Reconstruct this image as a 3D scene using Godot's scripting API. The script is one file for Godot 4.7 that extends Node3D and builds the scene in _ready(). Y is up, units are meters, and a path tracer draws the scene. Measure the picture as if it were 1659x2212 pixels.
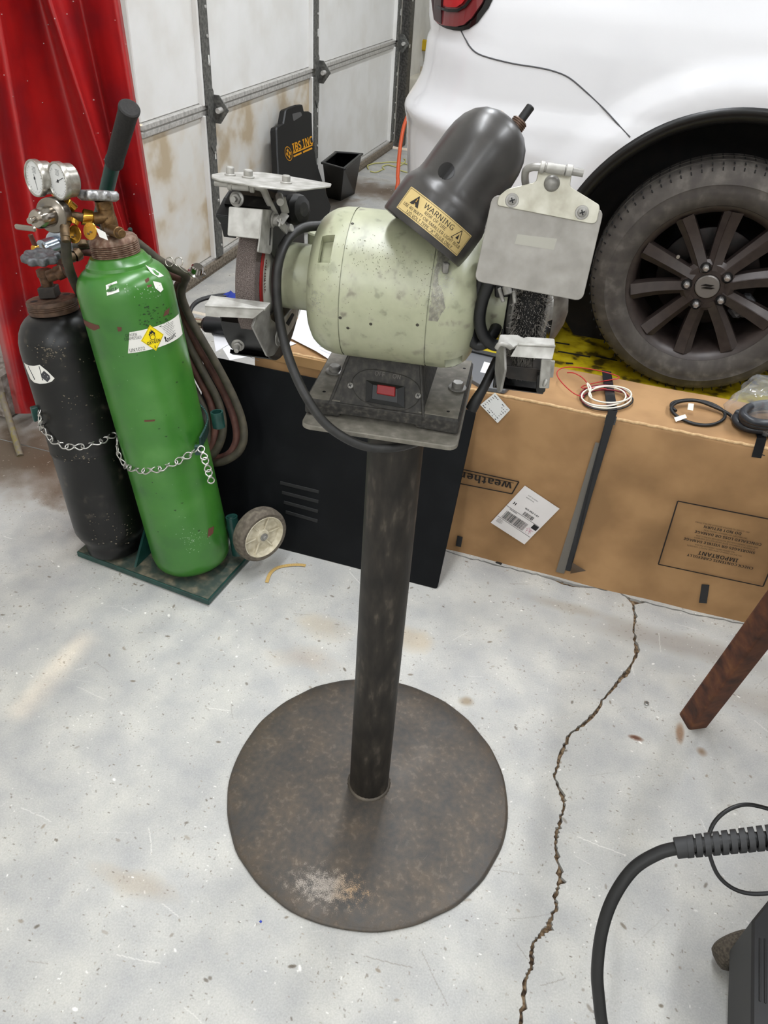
extends Node3D
# A workshop corner with a pedestal grinder. World axes follow the building: x runs along the long carton, -z away from the camera, y up, metres.

const EYE := Vector3(0, 1.5, 0)
const FOC := 1680.0
var cam_x := Vector3(0.9507, 0.0576, -0.3048)
var cam_d := Vector3(0.2292, -0.7926, 0.5650)
var cam_f := Vector3(-0.2090, -0.6070, -0.7668)
var used := {}
var M := {}
var rng := RandomNumberGenerator.new()
var sg := 1

# ---------------------------------------------------------------- measuring
func ray(x: float, y: float) -> Vector3:
	return cam_x * ((x - 829.5) / FOC) + cam_d * ((y - 1106.0) / FOC) + cam_f
func on(x: float, y: float, p: Vector3, n: Vector3) -> Vector3:
	var d := ray(x, y)
	return EYE + d * ((p - EYE).dot(n) / d.dot(n))
func fl(x: float, y: float, h := 0.0) -> Vector3:
	return on(x, y, Vector3(0, h, 0), Vector3.UP)
func dp(x: float, y: float, depth: float) -> Vector3:
	return EYE + ray(x, y) * depth
func onz(x: float, y: float, z: float) -> Vector3:
	return on(x, y, Vector3(0, 0, z), Vector3.BACK)
func onx(x: float, y: float, xx: float) -> Vector3:
	return on(x, y, Vector3(xx, 0, 0), Vector3.RIGHT)

# ---------------------------------------------------------------- tree
func numbered(called: String) -> String:
	var n: int = used.get(called, -1) + 1
	used[called] = n
	return called if n == 0 else "%s_%03d" % [called, n]
func tag(o: Node, label: String, category := "", group := "") -> Node:
	o.set_meta("label", label)
	if category: o.set_meta("category", category)
	if group: o.set_meta("group", group)
	return o
func thing(called: String, label: String, category: String, at := Vector3.ZERO, b := Basis.IDENTITY, group := "") -> Node3D:
	var o := Node3D.new()
	o.name = numbered(called)
	o.transform = Transform3D(b, at)
	add_child(o)
	tag(o, label, category, group)
	return o
func put(called: String, s: SurfaceTool, m: Material, parent: Node = null) -> MeshInstance3D:
	s.generate_normals()
	s.index()
	return putm(called, s.commit(), m, parent)
func putm(called: String, mesh: Mesh, m: Material, parent: Node = null) -> MeshInstance3D:
	var o := MeshInstance3D.new()
	o.mesh = mesh
	o.material_override = m
	o.cast_shadow = GeometryInstance3D.SHADOW_CASTING_SETTING_ON
	if parent == null:
		o.name = numbered(called)
		add_child(o)
	else:
		o.name = called
		parent.add_child(o, true)
	return o
func struct(o: Node) -> Node:
	o.set_meta("kind", "structure")
	return o

# ---------------------------------------------------------------- shapes (front faces run clockwise)
func st() -> SurfaceTool:
	var s := SurfaceTool.new()
	s.begin(Mesh.PRIMITIVE_TRIANGLES)
	s.set_smooth_group(-1)
	s.set_uv(Vector2.ZERO)
	return s
func vt(s: SurfaceTool, p: Vector3, uv: Vector2) -> void:
	s.set_uv(uv)
	s.add_vertex(p)
func tri(s: SurfaceTool, a: Vector3, b: Vector3, c: Vector3) -> void:
	s.set_smooth_group(-1)
	vt(s, a, Vector2(a.x + a.y, a.z)); vt(s, b, Vector2(b.x + b.y, b.z)); vt(s, c, Vector2(c.x + c.y, c.z))
func quad(s: SurfaceTool, a: Vector3, b: Vector3, c: Vector3, d: Vector3, u0 := Vector2(0, 0), u1 := Vector2(1, 1)) -> void:
	s.set_smooth_group(-1)
	vt(s, a, u0); vt(s, b, Vector2(u1.x, u0.y)); vt(s, c, u1)
	vt(s, a, u0); vt(s, c, u1); vt(s, d, Vector2(u0.x, u1.y))
# rows of points; smooth
func grid(s: SurfaceTool, rows: Array, flip := false, group := 0, u0 := Vector2(0, 0), u1 := Vector2(1, 1)) -> void:
	if group == 0:
		sg += 1
		group = sg
	s.set_smooth_group(group)
	var n := rows.size()
	for i in n - 1:
		var a: PackedVector3Array = rows[i]
		var b: PackedVector3Array = rows[i + 1]
		var m := a.size()
		var v0 := lerpf(u0.y, u1.y, float(i) / (n - 1))
		var v1 := lerpf(u0.y, u1.y, float(i + 1) / (n - 1))
		for j in m - 1:
			var ua := lerpf(u0.x, u1.x, float(j) / (m - 1))
			var ub := lerpf(u0.x, u1.x, float(j + 1) / (m - 1))
			if flip:
				vt(s, a[j], Vector2(ua, v0)); vt(s, b[j + 1], Vector2(ub, v1)); vt(s, a[j + 1], Vector2(ub, v0))
				vt(s, a[j], Vector2(ua, v0)); vt(s, b[j], Vector2(ua, v1)); vt(s, b[j + 1], Vector2(ub, v1))
			else:
				vt(s, a[j], Vector2(ua, v0)); vt(s, a[j + 1], Vector2(ub, v0)); vt(s, b[j + 1], Vector2(ub, v1))
				vt(s, a[j], Vector2(ua, v0)); vt(s, b[j + 1], Vector2(ub, v1)); vt(s, b[j], Vector2(ua, v1))
# profile of (radius, height) turned about the y axis of xf, from low to high along the outside
func lathe(s: SurfaceTool, prof: Array, xf := Transform3D.IDENTITY, n := 40, a0 := 0.0, a1 := TAU, crease := 0.6) -> void:
	sg += 1
	for i in prof.size() - 1:
		if i > 0:
			var d0: Vector2 = (prof[i] - prof[i - 1]).normalized()
			var d1: Vector2 = (prof[i + 1] - prof[i]).normalized()
			if absf(d0.angle_to(d1)) > crease: sg += 1
		var rows := []
		for k in 2:
			var r := PackedVector3Array()
			for j in n + 1:
				var a := lerpf(a0, a1, float(j) / n)
				var c := cos(a)
				var q := sin(a)
				if j == n and is_equal_approx(a1 - a0, TAU):
					c = cos(a0); q = sin(a0)
				var p: Vector2 = prof[i + k]
				r.append(xf * Vector3(p.x * c, p.y, p.x * q))
			rows.append(r)
		grid(s, rows, false, sg, Vector2(0, float(i) / (prof.size() - 1)), Vector2(1, float(i + 1) / (prof.size() - 1)))
func cyl(s: SurfaceTool, a: Vector3, b: Vector3, r: float, n := 16, bev := 0.0, r2 := -1.0) -> void:
	var l := a.distance_to(b)
	if r2 < 0: r2 = r
	var pr := [Vector2(0, 0), Vector2(r, 0), Vector2(r2, l), Vector2(0, l)]
	if bev > 0: pr = [Vector2(0, 0), Vector2(r - bev, 0), Vector2(r, bev), Vector2(r2, l - bev), Vector2(r2 - bev, l), Vector2(0, l)]
	lathe(s, pr, frame(a, b - a), n)
# transform whose y runs along d
func frame(at: Vector3, d: Vector3, hint := Vector3(0.123, 0.2, 0.97)) -> Transform3D:
	var y := d.normalized()
	var x := y.cross(hint)
	if x.length() < 0.01: x = y.cross(Vector3.RIGHT)
	x = x.normalized()
	return Transform3D(Basis(x, y, x.cross(y)), at)
func hexbolt(s: SurfaceTool, xf: Transform3D, r: float, h: float, washer := 0.0) -> void:
	if washer > 0: lathe(s, [Vector2(0, 0), Vector2(washer, 0), Vector2(washer, 0.0015), Vector2(washer * 0.9, 0.002), Vector2(0, 0.002)], xf, 24)
	lathe(s, [Vector2(r, 0), Vector2(r, h * 0.85), Vector2(r * 0.85, h), Vector2(0, h)], xf, 6, 0, TAU, 0.05)
func flatlathe(s: SurfaceTool, prof: Array, xf: Transform3D, n: int) -> void:
	for i in prof.size() - 1:
		for j in n:
			var q := []
			for e in [[i, j], [i, j + 1], [i + 1, j + 1], [i + 1, j]]:
				var a: float = TAU * (e[1] % n) / n
				q.append(xf * Vector3(prof[e[0]].x * cos(a), prof[e[0]].y, prof[e[0]].x * sin(a)))
			quad(s, q[0], q[1], q[2], q[3])
func screw(s: SurfaceTool, xf: Transform3D, r: float) -> void:
	lathe(s, [Vector2(r, 0), Vector2(r * 0.92, r * 0.3), Vector2(r * 0.55, r * 0.5), Vector2(0, r * 0.55)], xf, 16)
func smoothed(p: Array, n := 8) -> PackedVector3Array:
	var o := PackedVector3Array()
	for i in p.size() - 1:
		var a: Vector3 = p[maxi(i - 1, 0)]
		var b: Vector3 = p[i]
		var c: Vector3 = p[i + 1]
		var d: Vector3 = p[mini(i + 2, p.size() - 1)]
		for k in n:
			o.append(b.cubic_interpolate(c, a, d, float(k) / n))
	o.append(p[-1])
	return o
func tube(s: SurfaceTool, path: PackedVector3Array, r: float, n := 10, rad = null, caps := true) -> void:
	var rows := []
	var t := (path[1] - path[0]).normalized()
	var x := t.cross(Vector3(0.31, 0.9, 0.2)).normalized()
	var closed := path[0].distance_to(path[-1]) < 0.00001
	for i in path.size():
		var a := path[maxi(i - 1, 0)]
		var b := path[mini(i + 1, path.size() - 1)]
		if closed and (i == 0 or i == path.size() - 1):
			a = path[-2]; b = path[1]
		t = (b - a).normalized()
		x = (x - t * x.dot(t)).normalized()
		if closed and i == path.size() - 1:
			rows.append(rows[0]); break
		var y := t.cross(x)
		var rr: float = rad.call(float(i) / (path.size() - 1)) * r if rad != null else r
		var row := PackedVector3Array()
		for j in n + 1:
			var w := TAU * (j % n) / n
			row.append(path[i] + (x * cos(w) - y * sin(w)) * rr)
		rows.append(row)
	grid(s, rows, false, 0, Vector2.ZERO, Vector2(1, 4))
	if caps and not closed:
		for e in [0, rows.size() - 1]:
			var c: Vector3 = path[e]
			var row: PackedVector3Array = rows[e]
			for j in n:
				if e == 0: tri(s, c, row[j + 1], row[j])
				else: tri(s, c, row[j], row[j + 1])
# box with bevelled edges centred on xf
func box(s: SurfaceTool, xf: Transform3D, size: Vector3, bev := 0.0) -> void:
	var h := size * 0.5
	bev = minf(bev, minf(h.x, minf(h.y, h.z)) * 0.95)
	for ax in 3:
		for sd in [-1.0, 1.0]:
			var n := Vector3.ZERO
			n[ax] = sd
			var u := Vector3.ZERO
			u[(ax + 1) % 3] = 1
			var v := n.cross(u)
			var hu := h[(ax + 1) % 3] - bev
			var hv := h[(ax + 2) % 3] - bev
			var c := n * h[ax]
			quad(s, xf * (c - u * hu - v * hv), xf * (c - u * hu + v * hv), xf * (c + u * hu + v * hv), xf * (c + u * hu - v * hv))
	if bev <= 0: return
	for ax in 3:
		var b := (ax + 1) % 3
		var c := (ax + 2) % 3
		for sb in [-1.0, 1.0]:
			for sc in [-1.0, 1.0]:
				var q := []
				for k in 4:
					var p := Vector3.ZERO
					p[ax] = (h[ax] - bev) * (-1.0 if k == 0 or k == 3 else 1.0)
					p[b] = sb * (h[b] - (bev if k > 1 else 0.0))
					p[c] = sc * (h[c] - (0.0 if k > 1 else bev))
					q.append(xf * p)
				if sb * sc > 0: quad(s, q[0], q[1], q[2], q[3])
				else: quad(s, q[3], q[2], q[1], q[0])
	for sx in [-1.0, 1.0]:
		for sy in [-1.0, 1.0]:
			for sz in [-1.0, 1.0]:
				var a := xf * Vector3(sx * h.x, sy * (h.y - bev), sz * (h.z - bev))
				var b := xf * Vector3(sx * (h.x - bev), sy * h.y, sz * (h.z - bev))
				var c := xf * Vector3(sx * (h.x - bev), sy * (h.y - bev), sz * h.z)
				if sx * sy * sz > 0: tri(s, a, c, b)
				else: tri(s, a, b, c)
func bar(s: SurfaceTool, a: Vector3, b: Vector3, w: float, h: float, up := Vector3.UP, bev := 0.002) -> void:
	var z := (b - a).normalized()
	var x := up.cross(z).normalized()
	box(s, Transform3D(Basis(x, z.cross(x), z), (a + b) * 0.5), Vector3(w, h, a.distance_to(b)), bev)
# flat polygon (counter-clockwise seen from +z of xf) with depth from z=0 down to -d; bevelled rim
func extr(s: SurfaceTool, poly: PackedVector2Array, xf: Transform3D, d: float, bev := 0.0) -> void:
	if Geometry2D.is_polygon_clockwise(poly):
		poly = poly.duplicate()
		poly.reverse()
	var top := poly
	var n := poly.size()
	if bev > 0:
		top = PackedVector2Array()
		for i in n:
			var e0 := (poly[i] - poly[(i + n - 1) % n]).normalized()
			var e1 := (poly[(i + 1) % n] - poly[i]).normalized()
			var n0 := Vector2(-e0.y, e0.x)
			var n1 := Vector2(-e1.y, e1.x)
			var mm := (n0 + n1).normalized()
			top.append(poly[i] + mm * (bev / maxf(0.5, mm.dot(n0))))
	var t := Geometry2D.triangulate_polygon(top)
	if t.is_empty(): push_error("bad polygon")
	for sd in [0, 1]:
		var z: float = 0.0 if sd == 0 else -d
		for i in range(0, t.size(), 3):
			var q := []
			for k in 3: q.append(top[t[i + k]])
			var ccw: bool = (q[1] - q[0]).cross(q[2] - q[0]) > 0
			if ccw == (sd == 0): q.reverse()
			s.set_smooth_group(-1)
			for k in 3: vt(s, xf * Vector3(q[k].x, q[k].y, z), q[k])
	var lv := [[top, 0.0], [poly, -bev], [poly, -d + bev], [top, -d]] if bev > 0 else [[poly, 0.0], [poly, -d]]
	for l in lv.size() - 1:
		for i in n:
			var j := (i + 1) % n
			var a: Vector2 = lv[l][0][i]
			var b: Vector2 = lv[l][0][j]
			var c: Vector2 = lv[l + 1][0][j]
			var e: Vector2 = lv[l + 1][0][i]
			quad(s, xf * Vector3(a.x, a.y, lv[l][1]), xf * Vector3(b.x, b.y, lv[l][1]), xf * Vector3(c.x, c.y, lv[l + 1][1]), xf * Vector3(e.x, e.y, lv[l + 1][1]))
# pixels measured on a plane become a polygon in that plane's own axes
func outline(px: Array, xf: Transform3D, parent := Transform3D.IDENTITY) -> PackedVector2Array:
	var o := PackedVector2Array()
	var w := parent * xf
	var inv := w.affine_inverse()
	for p in px:
		var q := inv * on(p.x, p.y, w.origin, w.basis.z)
		o.append(Vector2(q.x, q.y))
	return o
func rounded(poly: PackedVector2Array, r: float, n := 4) -> PackedVector2Array:
	var o := PackedVector2Array()
	var m := poly.size()
	for i in m:
		var p := poly[i]
		var a := poly[(i + m - 1) % m]
		var b := poly[(i + 1) % m]
		var k := minf(r, minf(p.distance_to(a), p.distance_to(b)) * 0.45)
		var s0 := p + (a - p).normalized() * k
		var s1 := p + (b - p).normalized() * k
		for j in n + 1:
			o.append(s0.bezier_interpolate(s0.lerp(p, 0.6), s1.lerp(p, 0.6), s1, float(j) / n))
	return o
func rect(w: float, h: float, r := 0.0, n := 4) -> PackedVector2Array:
	var p := PackedVector2Array([Vector2(-w, -h) / 2, Vector2(w, -h) / 2, Vector2(w, h) / 2, Vector2(-w, h) / 2])
	return rounded(p, r, n) if r > 0 else p
func disc(r: float, n := 24, ry := -1.0) -> PackedVector2Array:
	var o := PackedVector2Array()
	for i in n: o.append(Vector2(cos(TAU * i / n) * r, sin(TAU * i / n) * (r if ry < 0 else ry)))
	return o
# a plane's transform: z is its outward normal, y as near to "up" as it can be
func facing(at: Vector3, normal: Vector3, up := Vector3.UP) -> Transform3D:
	var z := normal.normalized()
	var x := up.cross(z).normalized()
	return Transform3D(Basis(x, z.cross(x), z), at)
# flat lettering; bend maps a point of the flat print onto the surface
var fonts := {}
func words(s: SurfaceTool, text: String, size: float, at: Vector2, bend: Callable, bold := true, align := 0, turn := 0.0, squeeze := 1.0, slant := 0.0) -> void:
	var key := "b" if bold else "r"
	if not fonts.has(key):
		var sf := SystemFont.new()
		sf.font_names = PackedStringArray(["Droid Sans"])
		sf.font_weight = 700 if bold else 400
		fonts[key] = sf
	var tm := TextMesh.new()
	tm.font = fonts[key]
	tm.font_size = 32
	tm.pixel_size = size / 23.0
	tm.depth = 0.0
	tm.curve_step = 4.0
	tm.text = text
	tm.horizontal_alignment = [HORIZONTAL_ALIGNMENT_CENTER, HORIZONTAL_ALIGNMENT_LEFT, HORIZONTAL_ALIGNMENT_RIGHT][align]
	var a := tm.get_mesh_arrays()
	var v: PackedVector3Array = a[0]
	var ix: PackedInt32Array = a[Mesh.ARRAY_INDEX] if a[Mesh.ARRAY_INDEX] != null else PackedInt32Array(range(v.size()))
	var cs := cos(turn)
	var sn := sin(turn)
	s.set_smooth_group(-1)
	for i in ix:
		var x := v[i].x * squeeze + v[i].y * slant
		var y := v[i].y
		s.set_uv(Vector2.ZERO)
		s.add_vertex(bend.call(Vector2(at.x + x * cs - y * sn, at.y + x * sn + y * cs)))
# a printed patch on a surface given by bend
func patch(s: SurfaceTool, poly: PackedVector2Array, bend: Callable, step := 0.0) -> void:
	if Geometry2D.is_polygon_clockwise(poly):
		poly = poly.duplicate()
		poly.reverse()
	if step <= 0:
		var t := Geometry2D.triangulate_polygon(poly)
		for i in range(0, t.size(), 3):
			var q := [poly[t[i]], poly[t[i + 1]], poly[t[i + 2]]]
			if (q[1] - q[0]).cross(q[2] - q[0]) > 0: q.reverse()
			s.set_smooth_group(-1)
			for k in 3: vt(s, bend.call(q[k]), q[k])
		return
	var lo := poly[0]
	var hi := poly[0]
	for p in poly:
		lo = lo.min(p)
		hi = hi.max(p)
	var x := lo.x
	while x < hi.x:
		var cell := PackedVector2Array([Vector2(x, lo.y - 1), Vector2(x + step, lo.y - 1), Vector2(x + step, hi.y + 1), Vector2(x, hi.y + 1)])
		for piece in Geometry2D.intersect_polygons(poly, cell): patch(s, piece, bend)
		x += step
func line2(s: SurfaceTool, a: Vector2, b: Vector2, w: float, bend: Callable, parts := 1) -> void:
	var n := (b - a).normalized().orthogonal() * w * 0.5
	for i in parts:
		var p := a.lerp(b, float(i) / parts)
		var q := a.lerp(b, float(i + 1) / parts)
		patch(s, PackedVector2Array([p - n, q - n, q + n, p + n]), bend)

# ---------------------------------------------------------------- materials
func mat(c: Color, rough := 0.6, metal := 0.0, spec := 0.5) -> StandardMaterial3D:
	var m := StandardMaterial3D.new()
	m.albedo_color = c
	m.roughness = rough
	m.metallic = metal
	m.metallic_specular = spec
	return m
func noise(freq: float, sd: int, oct := 4, kind := FastNoiseLite.TYPE_SIMPLEX_SMOOTH) -> FastNoiseLite:
	var n := FastNoiseLite.new()
	n.seed = sd
	n.frequency = freq
	n.noise_type = kind
	n.fractal_octaves = oct
	return n
func speckled(freq: float, sd: int, stops: Array, size := 256, oct := 5, kind := FastNoiseLite.TYPE_SIMPLEX_SMOOTH) -> NoiseTexture2D:
	var t := NoiseTexture2D.new()
	t.width = size
	t.height = size
	t.seamless = true
	t.noise = noise(freq, sd, oct, kind)
	if stops.size():
		var g := Gradient.new()
		var off := PackedFloat32Array()
		var col := PackedColorArray()
		for e in stops:
			off.append(e[0])
			col.append(e[1])
		g.offsets = off
		g.colors = col
		t.color_ramp = g
	return t
# a worn surface: noise-coloured, triplanar in the object's own axes; scale = repeats per metre
func worn(stops: Array, scale: float, rough := 0.6, metal := 0.0, freq := 0.02, sd := 1, bump := 0.0, size := 256) -> StandardMaterial3D:
	var m := mat(Color.WHITE, rough, metal)
	m.albedo_texture = speckled(freq, sd, stops, size)
	m.uv1_triplanar = true
	m.uv1_scale = Vector3.ONE * scale
	if bump > 0:
		m.heightmap_enabled = true
		m.heightmap_texture = M["bumps"]
		m.heightmap_scale = bump
	return m

# ---------------------------------------------------------------- the place
func _ready() -> void:
	rng.seed = 77
	var cam := Camera3D.new()
	cam.name = "camera"
	cam.transform = Transform3D(Basis(cam_x, -cam_d, -cam_f).orthonormalized(), EYE)
	cam.fov = rad_to_deg(2.0 * atan(1106.0 / FOC))
	cam.near = 0.05
	cam.far = 60.0
	add_child(cam)
	var env := Environment.new()
	env.background_mode = Environment.BG_SKY
	var sky := Sky.new()
	var sm := ProceduralSkyMaterial.new()
	sm.sky_top_color = Color(0.42, 0.58, 0.86)
	sm.sky_horizon_color = Color(0.80, 0.86, 0.94)
	sm.ground_bottom_color = Color(0.45, 0.44, 0.42)
	sm.ground_horizon_color = Color(0.62, 0.62, 0.60)
	sm.energy_multiplier = 2.2
	sky.sky_material = sm
	env.sky = sky
	env.tonemap_mode = Environment.TONE_MAPPER_LINEAR
	env.tonemap_exposure = 0.525
	env.sdfgi_enabled = true
	env.ssao_enabled = true
	env.ssil_enabled = true
	var we := WorldEnvironment.new()
	we.name = "surroundings"
	we.environment = env
	add_child(we)
	# ceiling strip lights: x, z, energy; last three added behind the camera as frontal fill
	var strips := [[-0.55, -1.3, 1.3], [-0.55, -4.6, 1.3], [1.9, -1.3, 1.3], [1.9, -4.6, 1.1], [-0.9, 2.0, 0.4], [1.5, 2.0, 0.4], [-0.9, 4.4, 1.5], [1.5, 4.4, 1.5], [3.9, 3.4, 1.3]]
	for e in strips:
		var l := AreaLight3D.new()
		l.name = numbered("strip_light")
		l.area_size = Vector2(0.24, 2.3)
		l.light_energy = 11.5 * e[2]
		l.light_color = Color(0.962, 0.978, 1.0)
		l.shadow_enabled = true
		l.transform = Transform3D(Basis(Vector3.RIGHT, -PI / 2), Vector3(e[0], 3.80, e[1]))
		l.area_range = 14.0
		l.area_attenuation = 2.0
		add_child(l)

	# low sun that slips through the small side window and lays a streak on the floor
	var sun := DirectionalLight3D.new()
	sun.name = "sun"
	sun.light_energy = 1.9
	sun.light_color = Color(1.0, 0.88, 0.70)
	sun.light_angular_distance = 1.6
	sun.shadow_enabled = true
	sun.basis = Basis.looking_at(Vector3(1.0, -1.27, 0.02))
	add_child(sun)

	M["bumps"] = speckled(0.03, 5, [], 256, 5)
	M["grain"] = speckled(0.12, 9, [], 256, 4)
	floor_slabs()
	shell(strips)
	garage_door()
	car()
	lift_runway()
	carton()
	black_panel()
	grinder()
	cart_and_cylinders()
	curtain()
	carton_clutter()
	rear_items()
	front_right()
	floor_litter()

func floor_image() -> ImageTexture:
	# 3.6 m square of worn sealed concrete, world x and z over 3.6
	var n := 2048
	var big := noise(0.0022, 11, 4).get_seamless_image(n, n).get_data()
	var mid := noise(0.012, 12, 5).get_seamless_image(n, n).get_data()
	var fine := noise(0.42, 13, 2).get_seamless_image(n, n).get_data()
	var o := PackedByteArray()
	o.resize(n * n * 3)
	for i in n * n:
		var b: float = big[i] / 255.0 - 0.5
		var m: float = mid[i] / 255.0 - 0.5
		var f: float = fine[i] / 255.0 - 0.5
		var v := 172.0 + b * 12.0 + m * 30.0 + f * 24.0
		var warm := clampf(3.5 + m * 7.0, 0.0, 7.0)
		o[i * 3] = clampi(int(v + warm * 0.35), 0, 255)
		o[i * 3 + 1] = clampi(int(v), 0, 255)
		o[i * 3 + 2] = clampi(int(v - warm - 1.0), 0, 255)
	var im := Image.create_from_data(n, n, false, Image.FORMAT_RGB8, o)
	var k := n / 3.6
	# brown drifts of dirt with a shape of their own: x, z, radius x, radius z, strength, colour
	for d in [[-1.75, -1.75, 0.42, 0.30, 0.8, Color(0.30, 0.24, 0.18)], [-1.45, -1.72, 0.30, 0.20, 0.75, Color(0.33, 0.26, 0.20)], [-1.9, -1.3, 0.25, 0.35, 0.55, Color(0.36, 0.30, 0.24)],
			[-0.29, -1.404, 0.08, 0.05, 0.34, Color(0.62, 0.52, 0.38)], [-0.51, -1.365, 0.09, 0.05, 0.30, Color(0.62, 0.54, 0.42)], [-0.52, -1.24, 0.10, 0.05, 0.22, Color(0.58, 0.47, 0.36)],
			[0.41, -1.64, 0.34, 0.06, 0.50, Color(0.50, 0.47, 0.44)], [0.10, -1.675, 0.20, 0.03, 0.32, Color(0.50, 0.45, 0.38)], [0.62, -1.50, 0.22, 0.06, 0.35, Color(0.50, 0.47, 0.44)],
			[-0.0993, -1.2529, 0.022, 0.018, 0.85, Color(0.55, 0.49, 0.40)], [0.301, -1.287, 0.022, 0.009, 1.0, Color(0.33, 0.19, 0.11)], [0.453, -1.302, 0.018, 0.018, 0.7, Color(0.42, 0.31, 0.20)], [0.403, -1.335, 0.012, 0.035, 0.6, Color(0.46, 0.30, 0.18)],
			[-0.60, -0.60, 0.12, 0.03, 0.22, Color(0.52, 0.42, 0.30)], [-0.05, -0.42, 0.05, 0.02, 0.30, Color(0.48, 0.42, 0.33)], [0.10, -0.55, 0.02, 0.05, 0.30, Color(0.5, 0.46, 0.38)]]:
		var cx := int(d[0] * k)
		var cy := int(d[1] * k)
		var rx := int(d[2] * k)
		var ry := int(d[3] * k)
		for y in range(-ry * 3 / 2, ry * 3 / 2):
			for x in range(-rx * 3 / 2, rx * 3 / 2):
				var px := posmod(cx + x, n)
				var py := posmod(cy + y, n)
				var q := sqrt(pow(float(x) / rx, 2) + pow(float(y) / ry, 2))
				var nn: float = mid[py * n + px] / 255.0 + (fine[py * n + px] / 255.0 - 0.5) * 0.35
				var a: float = clampf((1.35 - q) * 1.4 - (1.0 - nn) * 1.1, 0.0, 1.0) * d[4]
				if a > 0.01: im.set_pixel(px, py, im.get_pixel(px, py).lerp(d[5], a))
	# pock marks, grit and scratches
	var r := RandomNumberGenerator.new()
	r.seed = 4242
	for i in 42000:
		var u := r.randf() * n
		var v := r.randf() * n
		var dens: float = mid[int(v) * n + int(u)] / 255.0
		if r.randf() > dens * dens * 2.6: continue
		var a := r.randf_range(0.35, 0.95)
		if r.randf() < 0.06: a *= 2.3
		var el := r.randf_range(1.0, 2.6)
		var th := r.randfn(0.35, 0.8)
		var c := Color(0.33, 0.30, 0.26).lerp(Color(0.58, 0.54, 0.48), r.randf())
		if r.randf() < 0.14: c = Color(0.96, 0.95, 0.92)
		var al := r.randf_range(0.35, 0.95)
		var w := int(ceil(a * el)) + 1
		for y in range(-w, w + 1):
			for x in range(-w, w + 1):
				var p := x * cos(th) + y * sin(th)
				var q := -x * sin(th) + y * cos(th)
				var e := 1.0 - (p * p / (a * a * el * el) + q * q / (a * a))
				if e > 0:
					var px := posmod(int(u) + x, n)
					var py := posmod(int(v) + y, n)
					im.set_pixel(px, py, im.get_pixel(px, py).lerp(c, al * minf(1.0, e * 1.6)))
	for i in 420:
		var p := Vector2(r.randf(), r.randf()) * n
		var th := r.randfn(-0.4, 0.7)
		var l := r.randf_range(8, 60)
		var c := Color(0.92, 0.91, 0.88) if r.randf() < 0.6 else Color(0.5, 0.48, 0.44)
		var al := r.randf_range(0.15, 0.55)
		for j in int(l):
			p += Vector2(cos(th), sin(th))
			th += r.randfn(0.0, 0.02)
			var px := posmod(int(p.x), n)
			var py := posmod(int(p.y), n)
			im.set_pixel(px, py, im.get_pixel(px, py).lerp(c, al))
	return ImageTexture.create_from_image(im)

func jag(p: Array, amp: float, sd: int, n := 7) -> PackedVector2Array:
	var r := RandomNumberGenerator.new()
	r.seed = sd
	var o := PackedVector2Array()
	for i in p.size() - 1:
		for j in n:
			var q: Vector2 = p[i].lerp(p[i + 1], float(j) / n)
			var nn: Vector2 = (p[i + 1] - p[i]).normalized().orthogonal()
			o.append(q + nn * clampf(r.randfn(0, amp), -2.0 * amp, 2.0 * amp) * (0.0 if j == 0 else 1.0))
	o.append(p[-1])
	return o

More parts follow.
